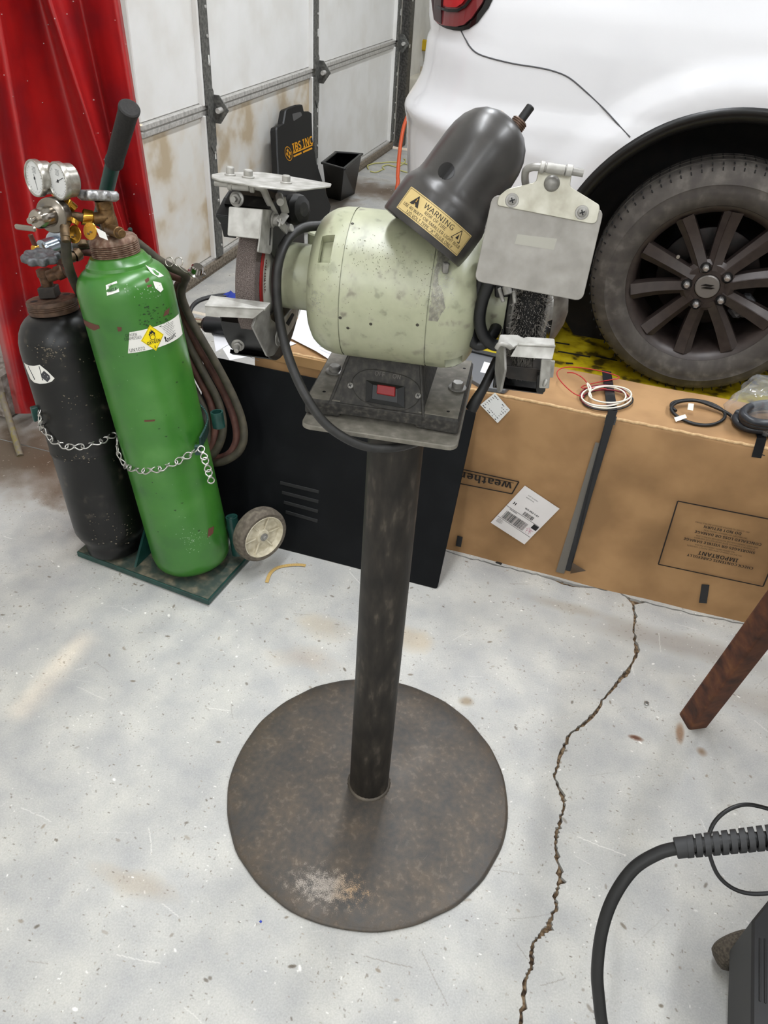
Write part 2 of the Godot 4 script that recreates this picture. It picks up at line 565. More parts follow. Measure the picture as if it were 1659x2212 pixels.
func floor_slabs() -> void:
	var root := Node3D.new()
	root.name = "floor"
	add_child(root)
	struct(root)
	tag(root, "worn grey sealed concrete floor, cracked and speckled with grit")
	var m := mat(Color.WHITE, 0.42)
	m.albedo_texture = floor_image()
	m.metallic_specular = 0.42
	m.uv1_scale = Vector3(1 / 3.6, 1 / 3.6, 1)
	m.heightmap_enabled = true
	m.heightmap_texture = speckled(0.05, 21, [], 512, 5)
	m.heightmap_scale = 0.06
	m.roughness_texture = speckled(0.02, 22, [[0.0, Color(0.75, 0.75, 0.75)], [1.0, Color(1, 1, 1)]], 256)
	m.roughness = 0.5
	M["floor"] = m
	var f2 := func(x, y): var q = fl(x, y); return Vector2(q.x, q.z)
	# the joint that runs along the carton
	var J := []
	for p in [[963, 1189], [1016, 1206], [1045, 1211], [1093, 1225], [1141, 1235], [1189, 1246], [1238, 1261], [1300, 1272], [1336, 1276], [1362, 1292], [1417, 1306], [1509, 1328], [1600, 1345]]:
		J.append(f2.call(p[0], p[1]))
	# the crack that wanders from the joint to the front
	var C := []
	for p in [[1362, 1292], [1369, 1328], [1366, 1365], [1371, 1398], [1366, 1428], [1344, 1457], [1322, 1484], [1296, 1519], [1270, 1552], [1237, 1578], [1215, 1607], [1204, 1640], [1195, 1679], [1208, 1710], [1215, 1747], [1206, 1775], [1199, 1803], [1197, 1832], [1206, 1870], [1203, 1905], [1195, 1932], [1199, 1960], [1184, 1986], [1170, 2006], [1155, 2030], [1143, 2055], [1145, 2085], [1132, 2112], [1125, 2150], [1120, 2212]]:
		C.append(f2.call(p[0], p[1]))
	var jb := jag(J, 0.0016, 3, 5)
	var jf := PackedVector2Array()
	var rj := RandomNumberGenerator.new()
	rj.seed = 8
	for i in jb.size():
		var t := float(i) / jb.size()
		jf.append(jb[i] + Vector2(0, 0.0028 + 0.0022 * absf(sin(i * 0.37)) + absf(rj.randfn(0.0, 0.0011)) + (0.011 * exp(-pow((t - 0.46) * 16.0, 2)))))
	var cl := jag(C, 0.0022, 5, 6)
	var cr := PackedVector2Array()
	for i in cl.size():
		var w := 0.0042 + 0.0035 * absf(sin(i * 0.21 + 1.0)) + maxf(0, rj.randfn(0, 0.002))
		for b in [18, 29, 78, 112, 135]:
			w += 0.007 * exp(-pow((i - b) / 2.2, 2))
		cr.append(cl[i] + Vector2(w, w * 0.3))
	var back := PackedVector2Array([Vector2(-2.6, -9.2), Vector2(7, -9.2), Vector2(7, jb[-1].y)])
	var rj_ := jb.duplicate()
	rj_.reverse()
	back.append_array(rj_)
	back.append(Vector2(-2.6, jb[0].y - 0.01))
	var ki := 0
	for i in jf.size():
		if jf[i].distance_to(C[0]) < jf[ki].distance_to(C[0]): ki = i
	var left := PackedVector2Array([Vector2(-2.6, jb[0].y - 0.004)])
	var k0 := 0
	while cl[k0].y < jf[ki].y + 0.006: k0 += 1
	left.append_array(jf.slice(0, ki - 1))
	left.append_array(cl.slice(k0))
	left.append(Vector2(cl[-1].x - 0.1, 6)); left.append(Vector2(-2.6, 6))
	var right := PackedVector2Array([Vector2(7, 6), Vector2(cr[-1].x - 0.095, 6)])
	var crr := cr.slice(k0)
	crr.reverse()
	right.append_array(crr)
	right.append_array(jf.slice(ki + 3))
	right.append(Vector2(7, jf[-1].y))
	# a splinter of slab between the two strands of the crack
	var chip := PackedVector2Array()
	for p in [[1236, 1584], [1243, 1586], [1239, 1615], [1233, 1640], [1224, 1655], [1214, 1668], [1211, 1655], [1221, 1630], [1226, 1610]]: chip.append(f2.call(p[0] + 3.0, p[1]))
	var names := ["slab", "slab", "slab"]
	var polys := [left, right, back]
	for i in 3:
		var s := st()
		slab(s, polys[i], 0.0, 0.02)
		put(names[i], s, m, root)
	var s := st()
	quad(s, Vector3(-2.7, -0.009, 6), Vector3(-2.7, -0.009, -9.3), Vector3(7.1, -0.009, -9.3), Vector3(7.1, -0.009, 6), Vector2(0, 0), Vector2(9, 15))
	box(s, Transform3D(Basis.IDENTITY, Vector3(2.2, -0.11, -1.65)), Vector3(9.8, 0.18, 15.3))
	put("crack_dirt", s, worn([[0.2, Color(0.20, 0.15, 0.10)], [0.55, Color(0.42, 0.34, 0.25)], [0.8, Color(0.55, 0.47, 0.37)]], 9.0, 0.95, 0, 0.03, 31), root)

func slab(s: SurfaceTool, p: PackedVector2Array, h: float, d: float) -> void:
	var t := Geometry2D.triangulate_polygon(p)
	if t.is_empty(): push_error("slab %s" % p[p.size() / 2])
	for i in range(0, t.size(), 3):
		var q := [p[t[i]], p[t[i + 1]], p[t[i + 2]]]
		# seen from above, x right and z towards the viewer
		if (q[1] - q[0]).cross(q[2] - q[0]) < 0: q.reverse()
		for k in 3: vt(s, Vector3(q[k].x, h, q[k].y), q[k])
	var cw := Geometry2D.is_polygon_clockwise(p)
	for i in p.size():
		var a := p[i]
		var b := p[(i + 1) % p.size()]
		if a.distance_to(b) < 0.00001: continue
		var A := Vector3(a.x, h, a.y)
		var B := Vector3(b.x, h, b.y)
		var D := Vector3(0, -d, 0)
		if cw: quad(s, A, A + D, B + D, B, a, b)
		else: quad(s, B, B + D, A + D, A, b, a)

func shell(strips: Array) -> void:
	var white := worn([[0.25, Color(0.80, 0.79, 0.76)], [0.75, Color(0.87, 0.86, 0.83)]], 0.8, 0.75, 0.0, 0.01, 41)
	var grey := worn([[0.25, Color(0.66, 0.65, 0.62)], [0.75, Color(0.76, 0.75, 0.72)]], 0.6, 0.85, 0.0, 0.01, 42)
	# left wall: a daylight window ahead of the curtain, the garage door opening further back
	var s := st()
	for b in [[-0.86, 6.2, 0, 4.2], [-1.14, -0.86, 0, 1.16], [-1.14, -0.86, 1.50, 4.2], [-3.0, -1.14, 0, 4.2], [-6.66, -3.0, 2.9, 4.2], [-9.4, -6.66, 0, 4.2]]:
		box(s, Transform3D(Basis.IDENTITY, Vector3(-2.12, (b[2] + b[3]) / 2, (b[0] + b[1]) / 2)), Vector3(0.22, b[3] - b[2], b[1] - b[0]))
	struct(put("wall_left", s, white))
	s = st()
	box(s, Transform3D(Basis.IDENTITY, Vector3(2.2, 2.1, -9.3)), Vector3(9.2, 4.2, 0.2))
	struct(put("wall_back", s, white))
	s = st()
	box(s, Transform3D(Basis.IDENTITY, Vector3(6.8, 2.1, -1.6)), Vector3(0.2, 4.2, 15.6))
	struct(put("wall_right", s, white))
	s = st()
	box(s, Transform3D(Basis.IDENTITY, Vector3(2.2, 2.1, 6.0)), Vector3(9.4, 4.2, 0.2))
	struct(put("wall_front", s, white))
	s = st()
	box(s, Transform3D(Basis.IDENTITY, Vector3(2.2, 4.25, -1.65)), Vector3(9.6, 0.2, 15.8))
	struct(put("ceiling", s, grey))
	# the daylight window
	var w := Node3D.new()
	w.name = "window_1"
	add_child(w)
	struct(w)
	s = st()
	for e in [[-1.14, -0.86, 1.145, 1.16], [-1.14, -0.86, 1.50, 1.515], [-1.16, -1.14, 1.145, 1.515], [-0.86, -0.84, 1.145, 1.515]]:
		box(s, Transform3D(Basis.IDENTITY, Vector3(-2.02, (e[2] + e[3]) / 2, (e[0] + e[1]) / 2)), Vector3(0.05, e[3] - e[2], e[1] - e[0]), 0.004)
	put("window_frame", s, mat(Color(0.86, 0.86, 0.84), 0.5), w)
	s = st()
	box(s, Transform3D(Basis.IDENTITY, Vector3(-2.22, 1.33, -1.0)), Vector3(0.006, 0.34, 0.28))
	var g := mat(Color(1, 1, 1, 0.06), 0.02)
	g.transparency = BaseMaterial3D.TRANSPARENCY_ALPHA
	put("pane", s, g, w)
	# light fittings, also for the added fill strips
	var glow := mat(Color(0.95, 0.95, 0.93), 0.4)
	glow.emission_enabled = true
	glow.emission = Color(1.0, 0.985, 0.955)
	glow.emission_energy_multiplier = 3.0
	var tin := mat(Color(0.85, 0.85, 0.84), 0.5)
	var at := ["above the grinder", "over the garage door end", "above the carton", "over the parked car", "close behind the camera on the door side", "close behind the camera in mid room", "far behind the camera on the door side, added as frontal fill", "far behind the camera in mid room, added as frontal fill", "along the right wall, added as frontal fill"]
	for i in strips.size():
		var e = strips[i]
		var t := thing("ceiling_light", "long white strip light on the ceiling " + at[i], "light", Vector3(e[0], 4.15, e[1]), Basis.IDENTITY, "ceiling strip lights")
		s = st()
		box(s, Transform3D(Basis.IDENTITY, Vector3(0, -0.13, 0)), Vector3(0.26, 0.24, 2.4), 0.01)
		put("housing", s, tin, t)
		s = st()
		box(s, Transform3D(Basis.IDENTITY, Vector3(0, -0.27, 0)), Vector3(0.22, 0.04, 2.3), 0.012)
		put("diffuser", s, glow, t)
	# skirting of bare concrete along the door wall beneath the curtain
	s = st()
	box(s, Transform3D(Basis.IDENTITY, Vector3(-1.97, 0.09, -2.45)), Vector3(0.10, 0.18, 1.1), 0.012)
	struct(put("trim_1", s, worn([[0.2, Color(0.42, 0.38, 0.34)], [0.8, Color(0.66, 0.63, 0.60)]], 3.0, 0.9, 0, 0.03, 43)))

func garage_door() -> void:
	var d := Node3D.new()
	d.name = "door_1"
	d.position = Vector3(-1.95, 0, 0)
	add_child(d)
	struct(d)
	tag(d, "white sectional overhead garage door with grey steel posts and hinges")
	var white := worn([[0.2, Color(0.87, 0.86, 0.84)], [0.5, Color(0.89, 0.885, 0.87)], [0.8, Color(0.905, 0.90, 0.89)]], 1.1, 0.45, 0.0, 0.012, 51)
	var dirt := worn([[0.15, Color(0.76, 0.69, 0.58)], [0.4, Color(0.86, 0.83, 0.78)], [0.75, Color(0.89, 0.88, 0.855)]], 1.2, 0.5, 0.0, 0.009, 52)
	var steel := worn([[0.2, Color(0.33, 0.33, 0.32)], [0.8, Color(0.47, 0.47, 0.45)]], 6.0, 0.45, 0.35, 0.03, 53)
	var rail := worn([[0.2, Color(0.62, 0.61, 0.59)], [0.8, Color(0.76, 0.75, 0.73)]], 5.0, 0.4, 0.1, 0.03, 54)
	var zs := [-3.02, -3.56, -4.88, -6.56]
	var ys := [0.045, 0.745, 1.44, 2.13, 2.82]
	for r in 4:
		for c in 3:
			var s := st()
			var y0: float = ys[r] + 0.028
			var y1: float = ys[r + 1] - 0.028
			var xf := Transform3D(Basis.IDENTITY, Vector3(-0.035, (y0 + y1) / 2, (zs[c] + zs[c + 1]) / 2))
			box(s, xf, Vector3(0.03, y1 - y0, zs[c] - zs[c + 1] - 0.012), 0.004)
			put("panel", s, dirt if r == 0 and c < 2 else white, d)
		# folded lip and tongue along the joint
		for e in [[ys[r] + 0.014, 0.0], [ys[r + 1] - 0.014, -0.004]]:
			var s := st()
			box(s, Transform3D(Basis.IDENTITY, Vector3(-0.025 + e[1], e[0], -4.79)), Vector3(0.045, 0.0265, 3.56), 0.005)
			put("section_rail", s, rail, d)
	var s := st()
	box(s, Transform3D(Basis.IDENTITY, Vector3(-0.012, 0.032, -4.79)), Vector3(0.05, 0.045, 3.56), 0.006)
	box(s, Transform3D(Basis.IDENTITY, Vector3(-0.006, 0.006, -4.79)), Vector3(0.03, 0.016, 3.56), 0.004)
	put("bottom_seal", s, worn([[0.2, Color(0.36, 0.32, 0.27)], [0.8, Color(0.56, 0.52, 0.46)]], 7.0, 0.7, 0.1, 0.03, 55), d)
	for i in 3:
		var z: float = [-3.56, -4.88, -6.54][i]
		for r in 4:
			s = st()
			var y0: float = ys[r] + 0.02
			var y1: float = ys[r + 1] - 0.02
			box(s, Transform3D(Basis.IDENTITY, Vector3(-0.004, (y0 + y1) / 2, z)), Vector3(0.035, y1 - y0, 0.062), 0.004)
			put("stile", s, steel, d)
			s = st()
			box(s, Transform3D(Basis.IDENTITY, Vector3(-0.010, (y0 + y1) / 2, z + 0.038)), Vector3(0.028, y1 - y0, 0.014), 0.003)
			put("stile_edge", s, white, d)
			s = st()
			for k in 6:
				var y := lerpf(y0, y1, (k + 0.5) / 6.0)
				lathe(s, [Vector2(0.007, 0), Vector2(0.006, 0.004), Vector2(0, 0.005)], frame(Vector3(0.0135, y, z - 0.012), Vector3.RIGHT), 8)
			put("rivet", s, rail, d)
			s = st()
			for k in 2: box(s, Transform3D(Basis.IDENTITY, Vector3(0.0137, lerpf(y0, y1, 0.28 + 0.45 * k), z - 0.014)), Vector3(0.0012, 0.034, 0.010))
			put("slot", s, mat(Color(0.92, 0.92, 0.90), 0.5), d)
			if r < 3:
				var h := ys[r + 1] as float
				s = st()
				extr(s, PackedVector2Array([Vector2(-0.028, -0.15), Vector2(0.0, -0.19), Vector2(0.028, -0.15), Vector2(0.03, -0.075), Vector2(0.03, 0.075), Vector2(0.02, 0.09), Vector2(-0.028, 0.09)]), Transform3D(Basis(Vector3.FORWARD, Vector3.UP, Vector3.RIGHT), Vector3(0.018, h, z)), 0.005, 0.001)
				extr(s, PackedVector2Array([Vector2(-0.075, 0), Vector2(-0.03, -0.06), Vector2(0, -0.06), Vector2(0, 0.06), Vector2(-0.03, 0.06)]), Transform3D(Basis(Vector3.LEFT, Vector3.UP, Vector3.FORWARD), Vector3(0.014, h, z - 0.034)), 0.005, 0.001)
				put("hinge", s, steel, d)
				s = st()
				cyl(s, Vector3(0.05, h, z + 0.005), Vector3(0.05, h, z - 0.055), 0.013, 14, 0.002)
				put("roller", s, rail, d)
	# vertical track and jamb
	s = st()
	box(s, Transform3D(Basis.IDENTITY, Vector3(0.03, 1.5, -6.70)), Vector3(0.07, 3.0, 0.10), 0.006)
	put("track", s, worn([[0.2, Color(0.22, 0.21, 0.19)], [0.8, Color(0.36, 0.35, 0.32)]], 6.0, 0.5, 0.4, 0.03, 56), d)
	s = st()
	for y in [0.35, 0.72, 1.02, 1.3]: box(s, Transform3D(Basis.IDENTITY, Vector3(0.0655, y, -6.68)), Vector3(0.001, 0.022, 0.014))
	put("track_slot", s, mat(Color(0.9, 0.9, 0.88), 0.5), d)

# ---------------------------------------------------------------- the parked car
const WC := Vector3(0.314, 0.572, -2.75)
const ARCH := 0.545
func lut(t: Array, y: float) -> float:
	if y <= t[0][0]: return t[0][1]
	for i in t.size() - 1:
		if y <= t[i + 1][0]:
			var f: float = (y - t[i][0]) / (t[i + 1][0] - t[i][0])
			return lerpf(t[i][1], t[i + 1][1], f)
	return t[-1][1]
func sm3(e0: float, e1: float, x: float) -> float:
	var t := clampf((x - e0) / (e1 - e0), 0, 1)
	return t * t * (3 - 2 * t)
# skin of the body: s runs from the front (x = 1.7) back to the corner and round the tail; y is height; off lifts it off the skin
func skin(s: float, y: float, off := 0.0) -> Vector3:
	var tail := lut([[0.30, -0.70], [0.55, -0.745], [0.75, -0.765], [0.90, -0.775], [0.955, -0.783], [0.98, -0.784], [1.005, -0.773], [1.035, -0.757], [1.07, -0.740], [1.10, -0.732], [1.17, -0.727], [1.195, -0.726], [1.21, -0.716], [1.24, -0.728], [1.31, -0.733], [1.6, -0.70], [1.9, -0.55]], y) - 0.078
	var zs := -2.755 + lut([[0.30, -0.06], [0.60, -0.015], [0.945, 0.004], [0.985, 0.006], [1.05, -0.004], [1.2, 0.0], [1.3, -0.006], [1.45, -0.03], [1.9, -0.22]], y)
	var R := 0.30
	var flat := 1.7 - (tail + R)
	var x: float
	var z: float
	var n: Vector3
	if s < flat:
		x = 1.7 - s
		z = zs
		n = Vector3.BACK
	else:
		var a := minf((s - flat) / R, PI / 2)
		x = tail + R - sin(a) * R
		z = zs - (1 - cos(a)) * R * 1.25
		n = Vector3(-sin(a), 0, cos(a))
		var rest := s - flat - R * PI / 2
		if rest > 0: z -= rest
	# flared lip round the wheel arch
	var dr := Vector2(x - WC.x, y - WC.y).length()
	z += 0.022 * (1 - sm3(ARCH + 0.05, ARCH + 0.13, dr)) - 0.004 * (1 - sm3(ARCH, ARCH + 0.03, dr))
	# the crease of the bumper fades forward
	var fade := 1 - sm3(-0.75, -0.15, x)
	z += 0.020 * fade * exp(-pow((y - 0.97 + (x + 0.75) * 0.13) / 0.035, 2))
	# shoulder of the bumper, proud of the quarter panel
	z += 0.006 * fade * (1 - sm3(1.16, 1.2, y + (x + 0.6) * 0.02))
	return Vector3(x, y, z) + n * off
func s_at(x: float, y: float) -> float:
	var a := 0.0
	var b := 3.6
	for i in 26:
		var m := (a + b) * 0.5
		if skin(m, y).x > x: a = m
		else: b = m
	return (a + b) * 0.5

func car() -> void:
	var root := thing("car", "white sport utility vehicle with a dark wheel, parked on the yellow lift behind the carton", "car", Vector3(0.314, 0, -3.6))
	var inv := Transform3D(Basis.IDENTITY, -root.position)
	var paint := mat(Color(0.86, 0.86, 0.87), 0.28)
	paint.clearcoat_enabled = true
	paint.clearcoat = 0.8
	paint.clearcoat_roughness = 0.06
	var black := mat(Color(0.035, 0.036, 0.04), 0.35)
	var void_ := mat(Color(0.02, 0.018, 0.017), 0.9)
	var sk := func(p): return inv * skin(p.x, p.y)
	# body side in a fine net, pulled onto the arch circle
	var ss := []
	var s := 0.0
	while s < 3.9:
		ss.append(s)
		s += 0.022 if s < 3.2 else 0.07
	var yy := []
	var y := 0.36
	while y < 1.5:
		yy.append(y)
		y += 0.02 if y < 0.9 or y > 1.08 else 0.0125
	while y < 1.75:
		yy.append(y)
		y += 0.05
	var P := []
	var IN := []
	for j in yy.size():
		var row := PackedVector3Array()
		var inn := []
		for i in ss.size():
			var q := skin(ss[i], yy[j])
			var rel := Vector2(q.x - WC.x, q.y - WC.y)
			var inside := rel.length() < ARCH or (absf(rel.x) < ARCH and q.y < WC.y)
			inn.append(inside)
			if inside and rel.length() > ARCH - 0.034 and rel.length() > 0.01 and q.y > WC.y:
				var c := rel.normalized() * ARCH
				q.x = WC.x + c.x; q.y = WC.y + c.y
				var k := skin(s_at(q.x, q.y), q.y)
				q.z = k.z
			elif inside and q.y <= WC.y and absf(rel.x) > ARCH - 0.034:
				q.x = WC.x + signf(rel.x) * ARCH
			row.append(inv * q)
		P.append(row)
		IN.append(inn)
	var m := st()
	m.set_smooth_group(7)
	for j in yy.size() - 1:
		for i in ss.size() - 1:
			if IN[j][i] and IN[j + 1][i] and IN[j][i + 1] and IN[j + 1][i + 1]: continue
			var a: Vector3 = P[j][i]
			var b: Vector3 = P[j][i + 1]
			var c: Vector3 = P[j + 1][i + 1]
			var d: Vector3 = P[j + 1][i]
			m.set_uv(Vector2.ZERO)
			for v in [a, b, c, a, c, d]: m.add_vertex(v)
	put("body", m, paint, root)
	# greenhouse and floor of the body, out of frame
	m = st()
	box(m, inv * Transform3D(Basis.IDENTITY, Vector3(0.8, 1.76, -3.6)), Vector3(2.4, 0.03, 1.35), 0.01)
	put("roof", m, paint, root)
	m = st()
	box(m, inv * Transform3D(Basis.IDENTITY, Vector3(0.85, 0.62, -3.62)), Vector3(2.9, 0.4, 1.0), 0.05)
	put("underbody", m, void_, root)
	# wheel house
	m = st()
	var rows := []
	for k in 2:
		var r := PackedVector3Array()
		for j in 41:
			var a := lerpf(-0.5, PI + 0.5, j / 40.0)
			r.append(inv * Vector3(WC.x + cos(a) * (ARCH + 0.01), WC.y + sin(a) * (ARCH + 0.01), -2.76 if k == 0 else -3.12))
		rows.append(r)
	grid(m, rows)
	extr(m, disc(ARCH + 0.02, 40), inv * Transform3D(Basis.IDENTITY, Vector3(WC.x, WC.y, -3.10)), 0.02)
	put("wheel_house", m, worn([[0.3, Color(0.03, 0.022, 0.02)], [0.8, Color(0.075, 0.05, 0.042)]], 3.0, 0.9, 0, 0.02, 61), root)
	# black trim that rings the arch
	m = st()
	rows = []
	for k in 7:
		var r := PackedVector3Array()
		for j in 61:
			var a := lerpf(-0.12, PI + 0.12, j / 60.0)
			var rr: float = [0.004, 0.0, -0.006, -0.020, -0.034, -0.044, -0.046][k]
			var zz: float = [0.001, 0.006, 0.008, 0.004, -0.008, -0.03, -0.09][k]
			var q := Vector3(WC.x + cos(a) * (ARCH + rr), WC.y + sin(a) * (ARCH + rr), 0)
			var e := skin(s_at(WC.x + cos(a) * ARCH, WC.y + sin(a) * ARCH), WC.y + sin(a) * ARCH)
			q.z = e.z + zz
			r.append(inv * q)
		rows.append(r)
	grid(m, rows, true)
	put("arch_trim", m, black, root)
	# seam between bumper and quarter panel
	m = st()
	var path := []
	for p in [[990, 69], [999, 84], [1012, 102], [1030, 116], [1060, 126], [1110, 138], [1160, 146], [1195, 154], [1228, 168], [1262, 196], [1300, 232], [1335, 266], [1362, 294]]:
		var q := onz(p[0], p[1], -2.75)
		path.append(inv * skin(s_at(q.x, q.y), q.y, 0.0005))
	var sp := smoothed(path, 6)
	tube(m, sp, 0.0022, 6)
	put("panel_seam", m, mat(Color(0.30, 0.30, 0.31), 0.8), root)
	# lower bumper step
	m = st()
	path = []
	for i in 20:
		var q := skin(lerpf(2.05, 3.1, i / 19.0), 0.47)
		path.append(inv * (q + Vector3(0, 0, 0.004)))
	tube(m, smoothed(path, 2), 0.012, 8)
	put("bumper_strip", m, black, root)
	tail_lamp(root, inv)
	wheel(root, inv)

func tail_lamp(root: Node3D, inv: Transform3D) -> void:
	# outline in pixels measured on the flank: bezel, then lens, then the dark band and the brighter core
	var shape := func(px: Array, off: float) -> PackedVector2Array:
		var o := PackedVector2Array()
		for p in px:
			var q := onz(p[0], p[1], -2.75)
			o.append(Vector2(-s_at(q.x, q.y) if q.x > -0.70 else -(s_at(-0.70, q.y) + (-0.70 - q.x) * 2.4), q.y))
		return o
	var lay := func(called: String, px: Array, off: float, m: Material) -> void:
		var s := st()
		var poly: PackedVector2Array = shape.call(px, off)
		patch(s, poly, func(p): return inv * skin(-p.x, p.y, off), 0.02)
		for i in poly.size():
			var a := poly[i]
			var b := poly[(i + 1) % poly.size()]
			for k in 4:
				var c := a.lerp(b, k / 4.0)
				var d := a.lerp(b, (k + 1) / 4.0)
				quad(s, inv * skin(-c.x, c.y, off), inv * skin(-c.x, c.y, -0.01), inv * skin(-d.x, d.y, -0.01), inv * skin(-d.x, d.y, off))
		put(called, s, m, root)
	var blk := mat(Color(0.012, 0.012, 0.014), 0.12)
	var red := mat(Color(0.42, 0.012, 0.05), 0.10)
	red.clearcoat_enabled = true
	var bright := mat(Color(0.66, 0.015, 0.06), 0.12)
	var dim := mat(Color(0.17, 0.02, 0.03), 0.2)
	lay.call("lamp_bezel", [[915, -60], [927, 52], [934, 60], [950, 66], [972, 69], [992, 69], [1010, 64], [1030, 50], [1054, 18], [1090, -60]], 0.004, blk)
	lay.call("lamp_lens", [[915, -60], [928, 50], [936, 58], [955, 60], [982, 60], [1000, 55], [1018, 40], [1040, 8], [1070, -60]], 0.010, red)
	lay.call("lamp_band", [[935, 24], [960, 29], [985, 28], [1004, 18], [1018, 0], [1040, -40], [1034, -42], [1012, -2], [1000, 13], [983, 22], [960, 23], [936, 18]], 0.0115, blk)
	lay.call("lamp_core", [[948, 15], [960, 19], [982, 18], [996, 9], [1006, -4], [1020, -30], [1000, -30], [985, 0], [950, 2]], 0.0115, bright)
	lay.call("lamp_side_strip", [[918, -40], [929, 50], [944, 57], [944, -40]], 0.0118, dim)

func wheel(root: Node3D, inv: Transform3D) -> void:
	var c := inv * WC
	var X := Transform3D(Basis(Vector3.RIGHT, Vector3.BACK, Vector3.DOWN), c)   # y of the lathe points out of the car
	# tyre
	var rub := worn([[0.2, Color(0.235, 0.215, 0.20)], [0.6, Color(0.28, 0.26, 0.24)], [0.85, Color(0.36, 0.34, 0.315)]], 4.0, 0.85, 0, 0.015, 71)
	var s := st()
	lathe(s, [Vector2(0.24, -0.23), Vector2(0.345, -0.25), Vector2(0.375, -0.22), Vector2(0.385, -0.19), Vector2(0.388, -0.175), Vector2(0.380, -0.174), Vector2(0.380, -0.165), Vector2(0.389, -0.164), Vector2(0.390, -0.13), Vector2(0.382, -0.129), Vector2(0.382, -0.120), Vector2(0.390, -0.119),
		Vector2(0.389, -0.085), Vector2(0.381, -0.084), Vector2(0.381, -0.075), Vector2(0.388, -0.074), Vector2(0.385, -0.048), Vector2(0.379, -0.030), Vector2(0.366, -0.012), Vector2(0.350, -0.002), Vector2(0.335, 0.0035), Vector2(0.333, 0.005), Vector2(0.330, 0.0035), Vector2(0.315, 0.006), Vector2(0.295, 0.004), Vector2(0.280, -0.004), Vector2(0.268, -0.012), Vector2(0.262, -0.022), Vector2(0.258, -0.04)], X, 96, 0, TAU, 0.9)
	var t := put("tyre", s, rub, root)
	s = st()
	for i in 76:
		var a := TAU * i / 76.0
		for e in [[0.3865, -0.040, 0.05, 0.022], [0.3895, -0.105, -0.12, 0.024], [0.389, -0.147, 0.12, 0.024], [0.3735, -0.0205, 0.0, 0.011]]:
			var b := Basis(Vector3.BACK, a) * Basis(Vector3.RIGHT, 0.0)
			var rad := b * Vector3.RIGHT
			var tan_ := b * Vector3.UP
			var out := Vector3.BACK
			if e[3] < 0.02:
				out = (Vector3.BACK * 0.75 - rad * 0.65).normalized()
				rad = (rad * 0.75 + Vector3.BACK * 0.65).normalized()
			var at: Vector3 = c + (b * Vector3.RIGHT) * float(e[0]) + Vector3.BACK * float(e[1])
			box(s, Transform3D(Basis(rad, (tan_ + out * float(e[2])).normalized(), out), at), Vector3(0.004, 0.0035, e[3]))
	var sp := put("sipe", s, mat(Color(0.07, 0.065, 0.06), 0.95), t)
	sp.set_meta("kind", "stuff")
	# rim
	var rimm := worn([[0.2, Color(0.185, 0.155, 0.145)], [0.8, Color(0.235, 0.20, 0.185)]], 5.0, 0.40, 0.15, 0.02, 72)
	s = st()
	lathe(s, [Vector2(0.225, -0.20), Vector2(0.232, -0.10), Vector2(0.238, -0.045), Vector2(0.247, -0.030), Vector2(0.258, -0.020), Vector2(0.264, -0.017), Vector2(0.266, -0.021), Vector2(0.262, -0.05)], X, 96, 0, TAU, 1.2)
	put("rim", s, rimm, root)
	s = st()
	lathe(s, [Vector2(0.0, -0.03), Vector2(0.040, -0.030), Vector2(0.042, -0.026), Vector2(0.074, -0.028), Vector2(0.088, -0.040), Vector2(0.09, -0.07)], X, 48)
	put("hub", s, rimm, root)
	for i in 10:
		var a := PI / 2 - 0.05 + TAU * i / 10.0
		var u := Vector3(cos(a), sin(a), 0)
		var v := Vector3(-sin(a), cos(a), 0)
		var skew := 0.003 * (1.0 if i % 2 == 0 else -1.0)
		s = st()
		var rws := []
		for k in 9:
			var f := k / 8.0
			var r := lerpf(0.055, 0.247, f)
			var w := lerpf(0.0235, 0.027, f) * (1.0 + 0.15 * f * f)
			var zt := -0.026 - 0.012 * sin(f * PI) + 0.002 * f
			var mid := c + u * r + v * skew * sin(f * PI * 0.8)
			var row := PackedVector3Array()
			for e in [[-1.0, -0.040], [-0.95, -0.003], [0.22, 0.004], [0.30, 0.001], [0.95, -0.013], [1.0, -0.040]]:
				row.append(mid + v * (e[0] * w) + Vector3.BACK * (zt + e[1]))
			rws.append(row)
		for g in 5:
			var strip := []
			for row in rws: strip.append(PackedVector3Array([row[g], row[g + 1]]))
			grid(s, strip, true)
		put("spoke", s, rimm, root)
	s = st()
	lathe(s, [Vector2(0.040, -0.028), Vector2(0.039, -0.022), Vector2(0.036, -0.019), Vector2(0, -0.018)], X, 40)
	var cap := put("centre_cap", s, mat(Color(0.46, 0.44, 0.42), 0.42, 0.4), root)
	s = st()
	for e in [0, 1]:
		var o := Vector2(-0.008 + 0.004 * e, 0.004 - 0.0085 * e)
		var poly := PackedVector2Array()
		for p in [[-0.020, 0.0], [-0.006, 0.0065], [0.022, 0.0065], [0.012, 0.0005], [-0.004, 0.0]]: poly.append(Vector2(p[0] + o.x + 0.006, p[1] + o.y))
		extr(s, poly, Transform3D(Basis.IDENTITY, c + Vector3(0, 0, -0.0165)), 0.002)
	put("cap_emblem", s, mat(Color(0.07, 0.065, 0.062), 0.4, 0.4), cap)
	var chrome := mat(Color(0.80, 0.79, 0.78), 0.22, 0.8)
	for i in 5:
		var a := PI / 2 + 0.35 + TAU * i / 5.0
		var at := c + Vector3(cos(a), sin(a), 0) * 0.0665
		s = st()
		lathe(s, [Vector2(0.0175, -0.020), Vector2(0.0175, -0.0255), Vector2(0, -0.0256)], Transform3D(X.basis, at), 20)
		put("lug_pocket", s, mat(Color(0.01, 0.01, 0.01), 0.5), root)
		s = st()
		var X2 := Transform3D(X.basis, at)
		lathe(s, [Vector2(0.0115, -0.03), Vector2(0.0115, -0.012), Vector2(0.008, -0.006), Vector2(0, -0.004)], X2, 6, 0, TAU, 0.3)
		put("lug_nut", s, chrome, root)
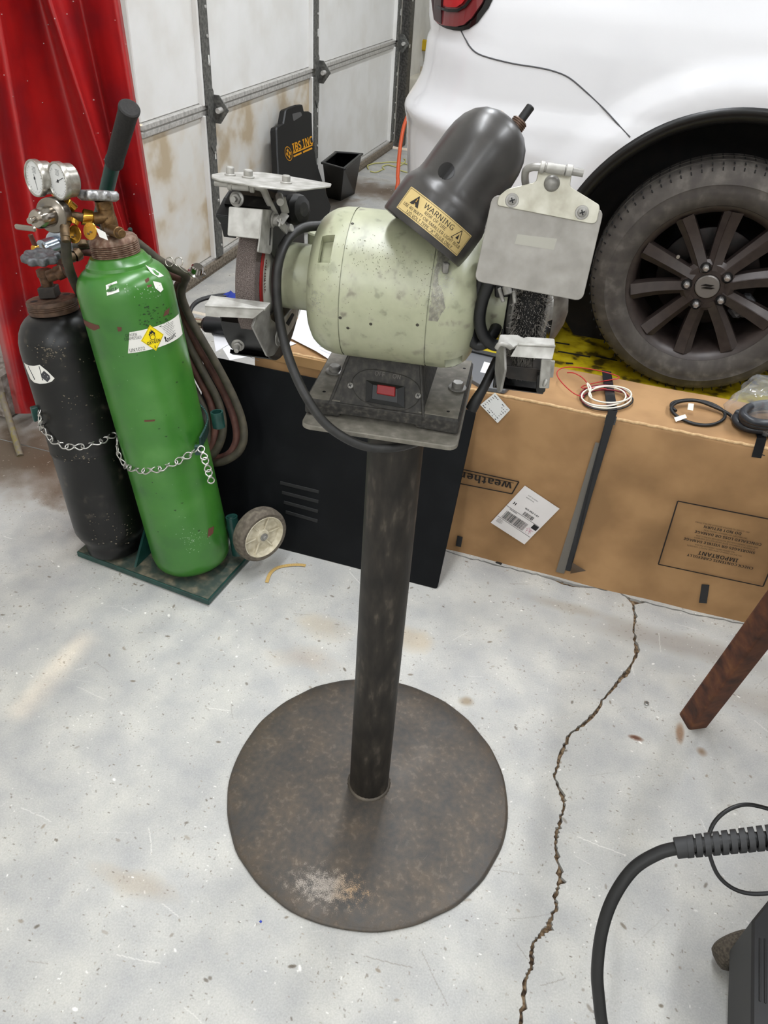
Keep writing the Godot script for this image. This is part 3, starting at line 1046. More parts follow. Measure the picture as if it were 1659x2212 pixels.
	s = st()
	lathe(s, [Vector2(0.0, -0.09), Vector2(0.085, -0.09), Vector2(0.092, -0.10), Vector2(0.095, -0.125), Vector2(0.165, -0.126), Vector2(0.168, -0.128), Vector2(0.168, -0.15), Vector2(0, -0.15)], X, 56)
	put("brake_disc", s, worn([[0.2, Color(0.055, 0.035, 0.028)], [0.8, Color(0.14, 0.10, 0.085)]], 4.0, 0.45, 0.5, 0.02, 73), root)
	s = st()
	box(s, Transform3D(Basis(Vector3.BACK, -0.7), c + Vector3(0.135, -0.065, -0.085)), Vector3(0.055, 0.085, 0.05), 0.012)
	cyl(s, c + Vector3(0.118, -0.055, -0.075), c + Vector3(0.118, -0.055, -0.048), 0.016, 16, 0.003)
	cyl(s, c + Vector3(0.145, -0.085, -0.075), c + Vector3(0.145, -0.085, -0.05), 0.009, 12, 0.002)
	put("brake_calliper", s, worn([[0.2, Color(0.25, 0.25, 0.26)], [0.8, Color(0.42, 0.42, 0.43)]], 8.0, 0.5, 0.4, 0.03, 74), root)
	s = st()
	cyl(s, c + Vector3(-0.118, 0.082, -0.03), c + Vector3(-0.119, 0.083, -0.018), 0.006, 10, 0.001)
	put("valve_stem", s, mat(Color(0.45, 0.42, 0.38), 0.5), root)

func lift_runway() -> void:
	var t := thing("lift_runway", "yellow painted steel lift runway under the dark car wheel", "car lift", Vector3(0.4, 0, -2.95))
	var yel := worn([[0.22, Color(0.30, 0.25, 0.06)], [0.36, Color(0.62, 0.53, 0.06)], [0.6, Color(0.74, 0.65, 0.07)], [0.85, Color(0.78, 0.70, 0.16)]], 2.2, 0.5, 0, 0.018, 81)
	var s := st()
	box(s, Transform3D(Basis.IDENTITY, Vector3(0, 0.168, 0)), Vector3(2.5, 0.03, 0.72), 0.004)
	put("deck", s, yel, t)
	s = st()
	for e in [-1, 1]:
		box(s, Transform3D(Basis.IDENTITY, Vector3(0, 0.09, 0.345 * e)), Vector3(2.5, 0.13, 0.02), 0.003)
		box(s, Transform3D(Basis.IDENTITY, Vector3(0, 0.195, -0.35)), Vector3(2.5, 0.05, 0.015), 0.003)
	put("side_channel", s, yel, t)
	s = st()
	for x in [-1.1, 0.0, 1.1]: box(s, Transform3D(Basis.IDENTITY, Vector3(x, 0.02, 0)), Vector3(0.2, 0.04, 0.6), 0.005)
	put("foot", s, mat(Color(0.05, 0.05, 0.05), 0.7), t)
	s = st()
	for e in [[1240, 765, 90, 0.03], [1310, 774, 60, -0.05], [1215, 742, 40, 0.1], [1255, 712, 60, 0.2], [1230, 785, 20, 0.3]]:
		var p := fl(e[0], e[1], 0.1833) - t.position
		box(s, Transform3D(Basis(Vector3.UP, e[3]), p), Vector3(e[2] * 0.0014, 0.0008, 0.012))
	put("deck_seam", s, mat(Color(0.05, 0.045, 0.02), 0.9), t)
	# red cross beam that shows behind the tyre
	var r := thing("lift_beam", "red painted steel beam under the car behind the tyre", "car lift", Vector3(-0.3, 0, -3.35))
	s = st()
	box(s, Transform3D(Basis.IDENTITY, Vector3(0.2, 0.285, 0)), Vector3(1.5, 0.22, 0.14), 0.012)
	put("beam", s, worn([[0.2, Color(0.30, 0.02, 0.04)], [0.8, Color(0.50, 0.03, 0.06)]], 4.0, 0.35, 0, 0.02, 82), r)
	s = st()
	box(s, Transform3D(Basis.IDENTITY, Vector3(0.2, 0.41, 0.055)), Vector3(1.5, 0.012, 0.03), 0.003)
	put("white_edge", s, mat(Color(0.62, 0.56, 0.56), 0.6), r)
	s = st()
	box(s, Transform3D(Basis.IDENTITY, Vector3(-0.3, 0.09, 0)), Vector3(0.2, 0.18, 0.2), 0.01)
	box(s, Transform3D(Basis.IDENTITY, Vector3(0.75, 0.09, 0)), Vector3(0.2, 0.18, 0.2), 0.01)
	put("beam_foot", s, mat(Color(0.08, 0.07, 0.06), 0.7), r)

# ---------------------------------------------------------------- the long carton and the black sheet
const BOXF := -1.803    # front face
const BOXT := 0.535     # top
func carton() -> void:
	var t := thing("cardboard_carton", "long brown cardboard carton with black tape standing in front of the parked car", "cardboard box", Vector3(0.2, 0, -1.92))
	var loc := Transform3D(Basis.IDENTITY, -t.position)
	var kraft := worn([[0.2, Color(0.53, 0.40, 0.255)], [0.5, Color(0.585, 0.445, 0.29)], [0.8, Color(0.64, 0.495, 0.33)]], 1.3, 0.75, 0, 0.012, 91)
	var s := st()
	# body with slightly bowed faces
	var rows := []
	var x0 := -0.895
	var x1 := 1.35
	for e in [[0.0, -1.788], [0.02, -1.792], [0.25, -1.793], [0.48, -1.800], [0.525, -1.803], [0.534, -1.806], [0.5375, -1.812], [0.536, -1.86], [0.533, -1.95], [0.534, -2.03], [0.531, -2.040], [0.52, -2.044], [0.0, -2.05]]:
		var r := PackedVector3Array()
		for i in 46:
			var x := lerpf(x0, x1, i / 45.0)
			var wob: float = 0.0022 * sin(x * 9.0 + e[0] * 7.0) + 0.0016 * sin(x * 23.0 + e[1] * 40.0)
			r.append(loc * Vector3(x, e[0] + (wob if e[0] > 0.1 else 0.0), e[1] + wob * 1.2))
		rows.append(r)
	grid(s, rows, true, 3)
	for x in [x0, x1]:
		var yz := Transform3D(Basis(Vector3.BACK, Vector3.UP, Vector3.LEFT), loc * Vector3(x, 0, 0)) if x < 0 else Transform3D(Basis(Vector3.FORWARD, Vector3.UP, Vector3.RIGHT), loc * Vector3(x, 0, 0))
		var sg_: float = 1.0 if x < 0 else -1.0
		extr(s, PackedVector2Array([Vector2(-2.045 * sg_, 0), Vector2(-1.79 * sg_, 0), Vector2(-1.808 * sg_, 0.53), Vector2(-2.04 * sg_, 0.53)]), yz, 0.003)
	put("body", s, kraft, t)
	# fuzzy worn edge of the fluted board
	s = st()
	var ep := PackedVector3Array()
	for i in 160:
		var x := lerpf(x0, x1, i / 159.0)
		var wob: float = 0.0022 * sin(x * 9.0 + 3.7) + 0.0016 * sin(x * 23.0 - 72.0)
		ep.append(loc * Vector3(x, 0.5335 + wob + 0.0008 * sin(x * 310.0), -1.8085 + wob * 1.2 + 0.0006 * sin(x * 190.0)))
	tube(s, ep, 0.0042, 8)
	put("worn_edge", s, worn([[0.2, Color(0.66, 0.53, 0.37)], [0.8, Color(0.78, 0.66, 0.50)]], 6.0, 0.85, 0, 0.05, 94), t)
	# the flap that overlaps the top edge on the left half
	s = st()
	box(s, loc * Transform3D(Basis(Vector3.RIGHT, 0.03), Vector3(-0.62, 0.519, -1.8005)), Vector3(0.52, 0.030, 0.006), 0.001)
	put("top_flap", s, worn([[0.2, Color(0.56, 0.43, 0.27)], [0.8, Color(0.66, 0.52, 0.35)]], 1.3, 0.75, 0, 0.012, 92), t)
	var front := func(p: Vector2) -> Vector3:
		var z := -1.7925 - 0.0095 * sm3(0.3, 0.535, p.y) + 0.0042
		return loc * Vector3(p.x, p.y, z)
	var pxf := func(x: float, y: float) -> Vector2:
		var q := onz(x, y, -1.79)
		return Vector2(q.x, q.y)
	# tape
	var tape := mat(Color(0.10, 0.105, 0.115), 0.25)
	var haze := mat(Color(0.40, 0.38, 0.35), 0.18)
	s = st()
	var a: Vector2 = pxf.call(1322, 890)
	var b: Vector2 = pxf.call(1225, 1232)
	var n := Vector2(0.0095, 0)
	patch(s, PackedVector2Array([a - n, a + n * 1.3, (a + b) * 0.5 + n * 0.9, b + n, b - n * 0.6, (a + b) * 0.5 - n * 0.8]), front)
	for e in [[1646, 950, 1634, 992, 0.011], [1524, 1262, 1518, 1302, 0.010], [994, 1158, 990, 1180, 0.008]]:
		a = pxf.call(e[0], e[1])
		b = pxf.call(e[2], e[3])
		line2(s, a, b, e[4] * 2.0, front)
	for e in [[1309, 805, 1322, 892, 0.026], [1640, 938, 1644, 952, 0.022]]:
		var p := fl(e[0], e[1], BOXT)
		var q := fl(e[2], e[3], BOXT)
		var w: float = e[4] * 0.5
		quad(s, loc * Vector3(p.x - w, 0.5405, p.z), loc * Vector3(p.x + w, 0.5405, p.z), loc * Vector3(q.x + w, 0.5405, minf(q.z, -1.806)), loc * Vector3(q.x - w, 0.5405, minf(q.z, -1.806)))
		quad(s, loc * Vector3(q.x - w, 0.5405, -1.806), loc * Vector3(q.x + w, 0.5405, -1.806), front.call(Vector2(q.x + w, 0.52)), front.call(Vector2(q.x - w, 0.52)))
	put("black_tape", s, tape, t)
	s = st()
	a = pxf.call(1296, 960)
	b = pxf.call(1214, 1238)
	patch(s, PackedVector2Array([a + Vector2(-0.012, 0), a + Vector2(0.004, 0), b + Vector2(0.006, 0), b + Vector2(-0.018, 0)]), func(p): return front.call(p) + Vector3(0, 0, -0.0005))
	put("clear_tape", s, haze, t)
	s = st()
	var tw := [pxf.call(1232, 1238), pxf.call(1238, 1208), pxf.call(1268, 1222), pxf.call(1248, 1232)]
	var tv := []
	for i in 4: tv.append(front.call(tw[i]) + Vector3(0, 0, [0.001, 0.014, 0.022, 0.004][i]))
	tri(s, tv[0], tv[1], tv[2]); tri(s, tv[0], tv[2], tv[3])
	put("loose_tape_end", s, mat(Color(0.34, 0.27, 0.20), 0.3), t)
	# printing: the carton stands on its head, so all of it is upside down
	var ink := mat(Color(0.085, 0.055, 0.035), 0.8)
	var print_ := func(p: Vector2) -> Vector3: return front.call(p) + Vector3(0, 0, 0.0004)
	s = st()
	# brand panel: letters, frame
	var o: Vector2 = pxf.call(1112, 1052)
	var e1: Vector2 = (pxf.call(985, 1023) - o)
	var dirx := e1.normalized()
	var ang := PI + atan2(-dirx.y, -dirx.x)
	words(s, "weather", 0.0245, o + dirx * 0.0835 + Vector2(0.003, 0.001), print_, true, 0, ang, 1.05)
	var up := Vector2(-dirx.y, dirx.x) * -1.0
	var fr := [pxf.call(1121, 1040), pxf.call(1106, 1066), pxf.call(940, 1033), pxf.call(940, 1000)]
	for i in 4: line2(s, fr[i], fr[(i + 1) % 4], 0.0035, print_)
	var fr2 := [pxf.call(1110, 1043), pxf.call(940, 1006)]
	line2(s, fr2[0], fr2[1], 0.0018, print_)
	put("brand_print", s, ink, t)
	# handling notice
	s = st()
	var nb := [pxf.call(1464, 1082), pxf.call(1422, 1218), pxf.call(1648, 1266), pxf.call(1706, 1130)]
	for i in 4: line2(s, nb[i], nb[(i + 1) % 4], 0.0035, print_)
	var oc: Vector2 = (nb[0] + nb[1] + nb[2] + nb[3]) / 4.0
	var rx: Vector2 = (nb[2] - nb[1]).normalized()
	var ry: Vector2 = Vector2(-rx.y, rx.x)
	var rot := PI + atan2(rx.y, rx.x)
	var lines := [[-0.052, "CHECK CONTENTS CAREFULLY", 0.0085, true], [-0.038, "IMPORTANT", 0.0125, true], [-0.022, "IN CASE OF DAMAGE OPEN AND INSPECT CONTENTS", 0.0042, false], [-0.015, "ALL GOODS WERE CAREFULLY PACKED", 0.0042, false],
		[-0.004, "SHORTAGES OR VISIBLE DAMAGE", 0.0082, true], [0.006, "IF CARTON IS DAMAGED NOTE ON RECEIPT OF SHIPMENT", 0.0042, false], [0.013, "AND HAVE CARRIER SIGN THE NOTE BEFORE FILING CLAIM", 0.0042, false],
		[0.024, "CONCEALED LOSS OR DAMAGE", 0.0082, true], [0.034, "SECURE COPY OF CARRIER'S INSPECTION", 0.0042, false], [0.044, "DO NOT RETURN", 0.0085, true], [0.053, "ANY GOODS TO SHIPPER WITHOUT INSTRUCTIONS", 0.0042, false]]
	for l in lines:
		words(s, l[1], l[2], oc + ry * (l[0] * 1.05) + rx * (0.012 * sin(l[0] * 90.0)), print_, l[3], 0, rot)
	put("handling_notice", s, mat(Color(0.11, 0.075, 0.05), 0.8), t)
	# shipping label
	var q := [pxf.call(1134, 1048), pxf.call(1209, 1098), pxf.call(1133, 1175), pxf.call(1060, 1128)]
	s = st()
	var lab := func(p: Vector2) -> Vector3: return front.call(p) + Vector3(0, 0, 0.0006)
	patch(s, PackedVector2Array(q), lab)
	var L := put("shipping_label", s, mat(Color(0.86, 0.84, 0.83), 0.5), t)
	s = st()
	var ex: Vector2 = (q[1] - q[0])
	var ey: Vector2 = (q[3] - q[0])
	var at := func(u: float, v: float) -> Vector2: return q[0] + ex * u + ey * v
	var ink2 := func(p: Vector2) -> Vector3: return front.call(p) + Vector3(0, 0, 0.0010)
	var th := atan2(ex.y, ex.x)
	words(s, "H", 0.0105, at.call(0.12, 0.40), ink2, true, 0, th)
	words(s, "WA 093 1-01", 0.0058, at.call(0.58, 0.36), ink2, true, 0, th)
	words(s, "SHIP TO DEPOT", 0.0034, at.call(0.36, 0.12), ink2, false, 0, th)
	words(s, "RENTON WA", 0.0034, at.call(0.33, 0.17), ink2, false, 0, th)
	words(s, "TRACKING", 0.0036, at.call(0.22, 0.545), ink2, true, 0, th)
	for e in [[0.0, 0.52, 0.96, 0.52], [0.02, 0.80, 0.98, 0.80]]: line2(s, at.call(e[0], e[1]), at.call(e[2], e[3]), 0.0012, ink2)
	var rr := RandomNumberGenerator.new()
	rr.seed = 31
	for e in [[0.10, 0.72, 0.60, 0.78], [0.44, 0.72, 0.42, 0.50]]:
		var u: float = e[0]
		while u < e[1]:
			var w := rr.randf_range(0.006, 0.020)
			patch(s, PackedVector2Array([at.call(u, e[2]), at.call(u + w, e[2]), at.call(u + w, e[3]), at.call(u, e[3])]), ink2)
			u += w + rr.randf_range(0.006, 0.016)
	patch(s, PackedVector2Array([at.call(0.82, 0.53), at.call(0.97, 0.53), at.call(0.97, 0.63), at.call(0.82, 0.63)]), ink2)
	for e in 5: line2(s, at.call(0.06, 0.83 + e * 0.018), at.call(0.20 + 0.03 * (e % 2), 0.83 + e * 0.018), 0.0008, ink2)
	put("label_print", s, mat(Color(0.06, 0.06, 0.065), 0.7), L)
	s = st()
	for i in 26:
		var c: Vector2 = at.call(rr.randf_range(0.76, 0.92), rr.randf_range(0.66, 0.78))
		line2(s, c, c + Vector2(rr.randf_range(-1, 1), rr.randf_range(-1, 1)) * 0.004, 0.0009, ink2)
	put("pink_stamp", s, mat(Color(0.70, 0.25, 0.42), 0.7), L)
	# torn notice folded over the top edge
	s = st()
	var tg := [pxf.call(1068, 851), pxf.call(1101, 888), pxf.call(1074, 916), pxf.call(1036, 877)]
	patch(s, PackedVector2Array(tg), lab)
	var T2 := put("delivery_tag", s, mat(Color(0.85, 0.85, 0.84), 0.5), t)
	s = st()
	ex = tg[1] - tg[0]
	ey = tg[3] - tg[0]
	for i in 9:
		for j in 7:
			if rr.randf() < 0.25: continue
			var c: Vector2 = tg[0] + ex * (0.08 + i * 0.10) + ey * (0.12 + j * 0.13)
			line2(s, c, c + ex * rr.randf_range(0.03, 0.09), rr.randf_range(0.0012, 0.0026), ink2)
	put("tag_print", s, mat(Color(0.10, 0.10, 0.11), 0.7), T2)

func black_panel() -> void:
	var bz := -1.612
	var tz := -1.778
	var th := 0.49
	var nrm := Vector3(0, tz - bz, 0).cross(Vector3.RIGHT)
	var dirv := Vector3(0, th, tz - bz)
	nrm = Vector3.RIGHT.cross(dirv).normalized()
	var t := thing("steel_panel", "large flat black sheet metal panel leaning on the carton behind the grinder pole", "metal panel", Vector3(-0.60, 0.0, bz), Basis(Vector3.RIGHT, dirv.normalized(), nrm))
	var h := dirv.length()
	var s := st()
	extr(s, rounded(PackedVector2Array([Vector2(-0.44, 0.0), Vector2(0.333, 0.0), Vector2(0.345, h), Vector2(-0.44, h)]), 0.008), Transform3D(Basis.IDENTITY, Vector3(0, 0.0, 0.004)), 0.006, 0.001)
	put("sheet", s, worn([[0.2, Color(0.042, 0.047, 0.054)], [0.6, Color(0.052, 0.057, 0.064)], [0.85, Color(0.068, 0.072, 0.079)]], 2.0, 0.5, 0, 0.012, 95), t).material_override.metallic_specular = 0.25
	for i in 4:
		s = st()
		var a := t.transform.affine_inverse() * on(606 + i * 4, 1042 + i * 21, t.position, nrm)
		var b := t.transform.affine_inverse() * on(690 - i * 1, 1062 + i * 21, t.position, nrm)
		bar(s, Vector3(a.x, a.y, 0.0045), Vector3(b.x, b.y, 0.0045), 0.010, 0.002, Vector3.BACK, 0.0008)
		put("louvre", s, mat(Color(0.025, 0.026, 0.028), 0.6), t)

# ---------------------------------------------------------------- the pedestal grinder, in its own axes: x along the spindle, z towards the front
var GT := Transform3D(Basis(Vector3.UP, deg_to_rad(8.0)), Vector3(-0.2466, 0, -0.942))
const AY := 1.114
const AZ := -0.014
func gl(x: float, y: float, ax: int, val: float) -> Vector3:
	var inv := GT.affine_inverse()
	var o := inv * EYE
	var d := inv.basis * ray(x, y)
	return o + d * ((val - o[ax]) / d[ax])
func gd(x: float, y: float, depth: float) -> Vector3:
	return GT.affine_inverse() * dp(x, y, depth)
# plate cut to a pixel outline on a local plane
func cut(s: SurfaceTool, px: Array, pl: Transform3D, d: float, r := 0.0, bev := 0.0006) -> void:
	var o := outline(px, pl, GT)
	if r > 0: o = rounded(o, r)
	extr(s, o, pl, d, bev)

func disc_image() -> ImageTexture:
	var n := 1024
	var big := noise(0.006, 301, 4).get_image(n, n).get_data()
	var mid := noise(0.03, 302, 5).get_image(n, n).get_data()
	var fine := noise(0.25, 303, 2).get_image(n, n).get_data()
	var o := PackedByteArray()
	o.resize(n * n * 3)
	for y in n:
		for x in n:
			var i := y * n + x
			var b: float = big[i] / 255.0 - 0.5
			var m: float = mid[i] / 255.0 - 0.5
			var f: float = fine[i] / 255.0 - 0.5
			var u := (x - 512.0) / 512.0
			var v := (y - 512.0) / 512.0
			var r := sqrt(u * u + v * v)
			var val := 69.0 + b * 16.0 + m * 14.0 + f * 9.0
			var warm := 7.0 + b * 8.0 + m * 6.0
			# paler rubbed plates of wear
			if m > 0.16 and b > -0.02: val += minf(1.0, (m - 0.16) * 12.0) * 9.0
			# worn bright spot by the front rim: steel with a rusty side
			var q := sqrt(pow((u + 0.13) / 0.19, 2) + pow((v - 0.77) / 0.085, 2))
			var a := clampf(1.25 - q + (m + f) * 1.6, 0.0, 1.0)
			val = lerpf(val, 150.0 + f * 60.0, a * 0.85)
			warm = lerpf(warm, 9.0 + 26.0 * clampf((u + 0.10) * 6.0, 0.0, 1.0), a)
			# dark band on the rim
			val -= 12.0 * clampf((r - 0.90) * 10.0, 0.0, 1.0) * clampf(0.5 + m * 4.0, 0.0, 1.0)
			o[i * 3] = clampi(int(val + warm), 0, 255)
			o[i * 3 + 1] = clampi(int(val), 0, 255)
			o[i * 3 + 2] = clampi(int(val - warm * 1.1), 0, 255)
	var im := Image.create_from_data(n, n, false, Image.FORMAT_RGB8, o)
	var rr := RandomNumberGenerator.new()
	rr.seed = 66
	for i in 260:
		var p := Vector2(rr.randf(), rr.randf()) * n
		var th := rr.randf() * TAU
		var c := Color(0.55, 0.52, 0.47) if rr.randf() < 0.7 else Color(0.2, 0.18, 0.16)
		var al := rr.randf_range(0.1, 0.4)
		for j in rr.randi_range(3, 34):
			p += Vector2(cos(th), sin(th))
			th += rr.randfn(0, 0.06)
			var x := posmod(int(p.x), n)
			var y := posmod(int(p.y), n)
			im.set_pixel(x, y, im.get_pixel(x, y).lerp(c, al))
	# hard-edged rubbed flakes
	for i in 130:
		var c := Vector2(rr.randf(), rr.randf()) * n
		var w := rr.randi_range(3, 16)
		var th := rr.randf() * TAU
		var al := rr.randf_range(0.08, 0.22)
		for y in range(-w, w):
			for x in range(-w, w):
				var p := x * cos(th) + y * sin(th)
				var q := -x * sin(th) + y * cos(th)
				if absf(p) < w * 0.75 and absf(q) < w * 0.30 + 1.5 * sin(p * 0.9):
					var px := posmod(int(c.x) + x, n)
					var py := posmod(int(c.y) + y, n)
					im.set_pixel(px, py, im.get_pixel(px, py).lerp(Color(0.50, 0.47, 0.42), al))
	return ImageTexture.create_from_image(im)

func grinder() -> void:
	var t := thing("pedestal_grinder", "pale green bench grinder on a black pipe pedestal with a round dished base", "grinder", GT.origin, GT.basis)
	var green := worn([[0.10, Color(0.50, 0.51, 0.42)], [0.24, Color(0.625, 0.632, 0.525)], [0.62, Color(0.655, 0.662, 0.552)], [0.78, Color(0.625, 0.625, 0.53)], [0.93, Color(0.48, 0.47, 0.40)]], 5.5, 0.36, 0.0, 0.02, 101)
	green.metallic_specular = 0.6
	var casting := worn([[0.25, Color(0.17, 0.165, 0.155)], [0.6, Color(0.225, 0.215, 0.20)], [0.85, Color(0.30, 0.285, 0.26)]], 7.0, 0.72, 0.15, 0.05, 102, 0.10)
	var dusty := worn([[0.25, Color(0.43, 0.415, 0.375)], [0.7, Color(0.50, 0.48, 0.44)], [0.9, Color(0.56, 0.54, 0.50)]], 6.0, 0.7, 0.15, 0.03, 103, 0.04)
	var pipe := worn([[0.2, Color(0.115, 0.102, 0.088)], [0.5, Color(0.165, 0.148, 0.128)], [0.72, Color(0.205, 0.185, 0.16)], [0.9, Color(0.33, 0.30, 0.265)]], 6.0, 0.55, 0.35, 0.018, 104, 0.03)
	pipe.uv1_scale = Vector3(9, 2.5, 9)
	var plate := worn([[0.2, Color(0.25, 0.225, 0.195)], [0.45, Color(0.315, 0.287, 0.25)], [0.66, Color(0.365, 0.335, 0.295)], [0.85, Color(0.48, 0.44, 0.385)]], 2.0, 0.6, 0.3, 0.012, 105, 0.03)
	var zinc := worn([[0.15, Color(0.56, 0.55, 0.52)], [0.5, Color(0.64, 0.63, 0.605)], [0.85, Color(0.72, 0.71, 0.69)]], 8.0, 0.5, 0.4, 0.02, 106)
	var steel := worn([[0.15, Color(0.48, 0.47, 0.45)], [0.85, Color(0.64, 0.63, 0.61)]], 8.0, 0.42, 0.45, 0.02, 107)
	var dark := worn([[0.2, Color(0.07, 0.068, 0.064)], [0.7, Color(0.13, 0.125, 0.118)], [0.9, Color(0.22, 0.21, 0.195)]], 7.0, 0.5, 0.3, 0.03, 108)
	var rubber := worn([[0.2, Color(0.10, 0.098, 0.095)], [0.8, Color(0.17, 0.165, 0.155)]], 8.0, 0.5, 0, 0.03, 109)
	M["zinc"] = zinc; M["steel"] = steel; M["rubber"] = rubber; M["dark"] = dark

	# dished base, its rim a little ragged
	var s := st()
	var prof := [[0.297, 0.000], [0.301, 0.003], [0.2995, 0.0065], [0.294, 0.009], [0.25, 0.0145], [0.20, 0.0185], [0.14, 0.0218], [0.08, 0.024], [0.05, 0.025], [0.0, 0.0252]]
	var rows := []
	for p in prof:
		var r := PackedVector3Array()
		for j in 121:
			var a := TAU * (j % 120) / 120.0
			var wob: float = 1.0 + (0.0035 * sin(a * 3.0 + 1.0) + 0.0022 * sin(a * 11.0) + 0.0025 * sin(a * 23.0 + 2.0) * absf(sin(a * 2.0))) * sm3(0.2, 0.3, p[0])
			r.append(Vector3(cos(a) * p[0] * wob, p[1], sin(a) * p[0] * wob))
		rows.append(r)
	grid(s, rows)
	var dm := mat(Color.WHITE, 0.55, 0.2)
	dm.albedo_texture = disc_image()
	dm.uv1_triplanar = true
	dm.uv1_triplanar_sharpness = 6.0
	dm.uv1_scale = Vector3.ONE / 0.604
	dm.uv1_offset = Vector3.ONE * 0.5
	dm.roughness_texture = speckled(0.02, 25, [[0.0, Color(0.7, 0.7, 0.7)], [1.0, Color(1, 1, 1)]], 256)
	put("base_disc", s, dm, t)
	s = st()
	lathe(s, [Vector2(0.0415, 0.022), Vector2(0.0415, 0.30), Vector2(0.0415, 0.60), Vector2(0.0415, 0.942)], Transform3D.IDENTITY, 48)
	put("pole", s, pipe, t)
	s = st()
	rows = []
	for k in 7:
		var r := PackedVector3Array()
		for j in 73:
			var a := TAU * (j % 72) / 72.0
			var b := PI * k / 6.0
			var w := 0.0055 * (1.0 + 0.16 * sin(a * 31.0))
			r.append(Vector3(cos(a), 0, sin(a)) * (0.0415 + cos(b) * w * 0.9) + Vector3(0, 0.0242 + sin(b) * w, 0))
		rows.append(r)
	grid(s, rows)
	put("weld_bead", s, plate, t)
	# mounting plate
	s = st()
	var pl := Transform3D(Basis(Vector3.RIGHT, -PI / 2), Vector3(0, 0.950, 0))   # local x stays, local y is -z
	var po := PackedVector2Array([Vector2(-0.1215, -0.088), Vector2(0.0925, -0.091), Vector2(0.097, 0.13), Vector2(-0.117, 0.13)])
	extr(s, rounded(po, 0.014), pl, 0.0075, 0.0012)
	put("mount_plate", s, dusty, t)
	# foot of the casting: two rails and a raised middle
	s = st()
	extr(s, rounded(PackedVector2Array([Vector2(-0.122, -0.062), Vector2(-0.072, -0.060), Vector2(-0.072, 0.118), Vector2(-0.119, 0.118)]), 0.005), Transform3D(pl.basis, Vector3(0, 0.9745, 0)), 0.0235, 0.003)
	extr(s, rounded(PackedVector2Array([Vector2(0.030, -0.060), Vector2(0.0905, -0.064), Vector2(0.095, 0.118), Vector2(0.034, 0.118)]), 0.005), Transform3D(pl.basis, Vector3(0, 0.9745, 0)), 0.0235, 0.003)
	extr(s, PackedVector2Array([Vector2(-0.08, -0.060), Vector2(0.04, -0.0615), Vector2(0.04, 0.118), Vector2(-0.08, 0.118)]), Transform3D(pl.basis, Vector3(0, 0.9735, 0)), 0.0165, 0.001)
	var foot := put("foot", s, casting, t)
	s = st()
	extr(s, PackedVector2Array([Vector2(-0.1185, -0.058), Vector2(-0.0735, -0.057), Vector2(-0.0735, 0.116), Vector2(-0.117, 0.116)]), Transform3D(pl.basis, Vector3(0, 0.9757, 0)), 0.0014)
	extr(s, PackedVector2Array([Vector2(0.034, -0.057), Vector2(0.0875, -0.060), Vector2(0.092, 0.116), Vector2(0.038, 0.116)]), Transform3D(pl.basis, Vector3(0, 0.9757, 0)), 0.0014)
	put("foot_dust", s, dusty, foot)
	# column
	s = st()
	var lo := [Vector3(-0.088, 0.970, 0.0595), Vector3(0.0415, 0.970, 0.0605), Vector3(0.046, 0.970, -0.105), Vector3(-0.086, 0.970, -0.105)]
	var hi := [Vector3(-0.0665, 1.040, 0.0105), Vector3(0.0245, 1.040, 0.0115), Vector3(0.030, 1.040, -0.062), Vector3(-0.064, 1.040, -0.062)]
	for i in 4:
		var j := (i + 1) % 4
		quad(s, hi[i], hi[j], lo[j], lo[i])
	for e in [[0, 1], [1, 2], [3, 0]]: cyl(s, lo[e[0]], hi[e[0]], 0.0022, 8)
	put("column", s, casting, t)
	# switch plate on the sloping front
	var fn: Vector3 = (hi[0] - lo[0]).cross(hi[1] - hi[0]) * -1.0
	if fn.z < 0: fn = -fn
	var fp := facing((lo[0] + lo[1] + hi[0] + hi[1]) / 4.0, fn)
	s = st()
	var up1 := Transform3D(fp.basis, fp.origin + fp.basis.z * 0.0016)
	cut(s, [[756, 824], [772, 803], [800, 795], [840, 802], [880, 812], [905, 830], [911, 852], [900, 874], [875, 888], [840, 886], [800, 876], [768, 858]].map(func(p): return Vector2(p[0], p[1])), up1, 0.003, 0.012, 0.0012)
	var swp := put("switch_plate", s, casting, t)
	s = st()
	var hole := outline([Vector2(792, 822), Vector2(874, 836), Vector2(874, 882), Vector2(790, 868)], up1, GT)
	var hc := (hole[0] + hole[1] + hole[2] + hole[3]) / 4.0
	var bz := [[1.0, 0.0], [1.0, 0.004], [0.66, 0.0075], [0.64, 0.006]]
	for k in 3:
		for i in 4:
			var j := (i + 1) % 4
			var q := []
			for e in [[i, k], [j, k], [j, k + 1], [i, k + 1]]:
				var w: Vector2 = hc + (hole[e[0]] - hc) * bz[e[1]][0]
				q.append(up1 * Vector3(w.x, w.y, bz[e[1]][1]))
			quad(s, q[3], q[2], q[1], q[0])
	var inner := PackedVector2Array()
	for i in 4: inner.append(hc + (hole[i] - hc) * 0.66)
	extr(s, inner, Transform3D(up1.basis, up1.origin + up1.basis.z * 0.0064), 0.004)
	var blackp := mat(Color(0.055, 0.055, 0.056), 0.5)
	put("switch_bezel", s, blackp, swp)
	s = st()
	var rk := outline([Vector2(815, 830), Vector2(854, 836), Vector2(853, 857), Vector2(813, 850)], Transform3D(up1.basis, up1.origin + up1.basis.z * 0.009), GT)
	extr(s, rounded(rk, 0.0012, 2), Transform3D(up1.basis, up1.origin + up1.basis.z * 0.0095), 0.005, 0.001)
	var redp := mat(Color(0.50, 0.006, 0.025), 0.5)
	put("rocker", s, redp, swp)
	s = st()
	var on_plate := func(p: Vector2) -> Vector3: return up1 * Vector3(p.x, p.y, 0.0007)
	var w0: Vector2 = outline([Vector2(820, 808)], up1, GT)[0]
	var w1: Vector2 = outline([Vector2(857, 814)], up1, GT)[0]
	var wt := (w1 - w0).angle()
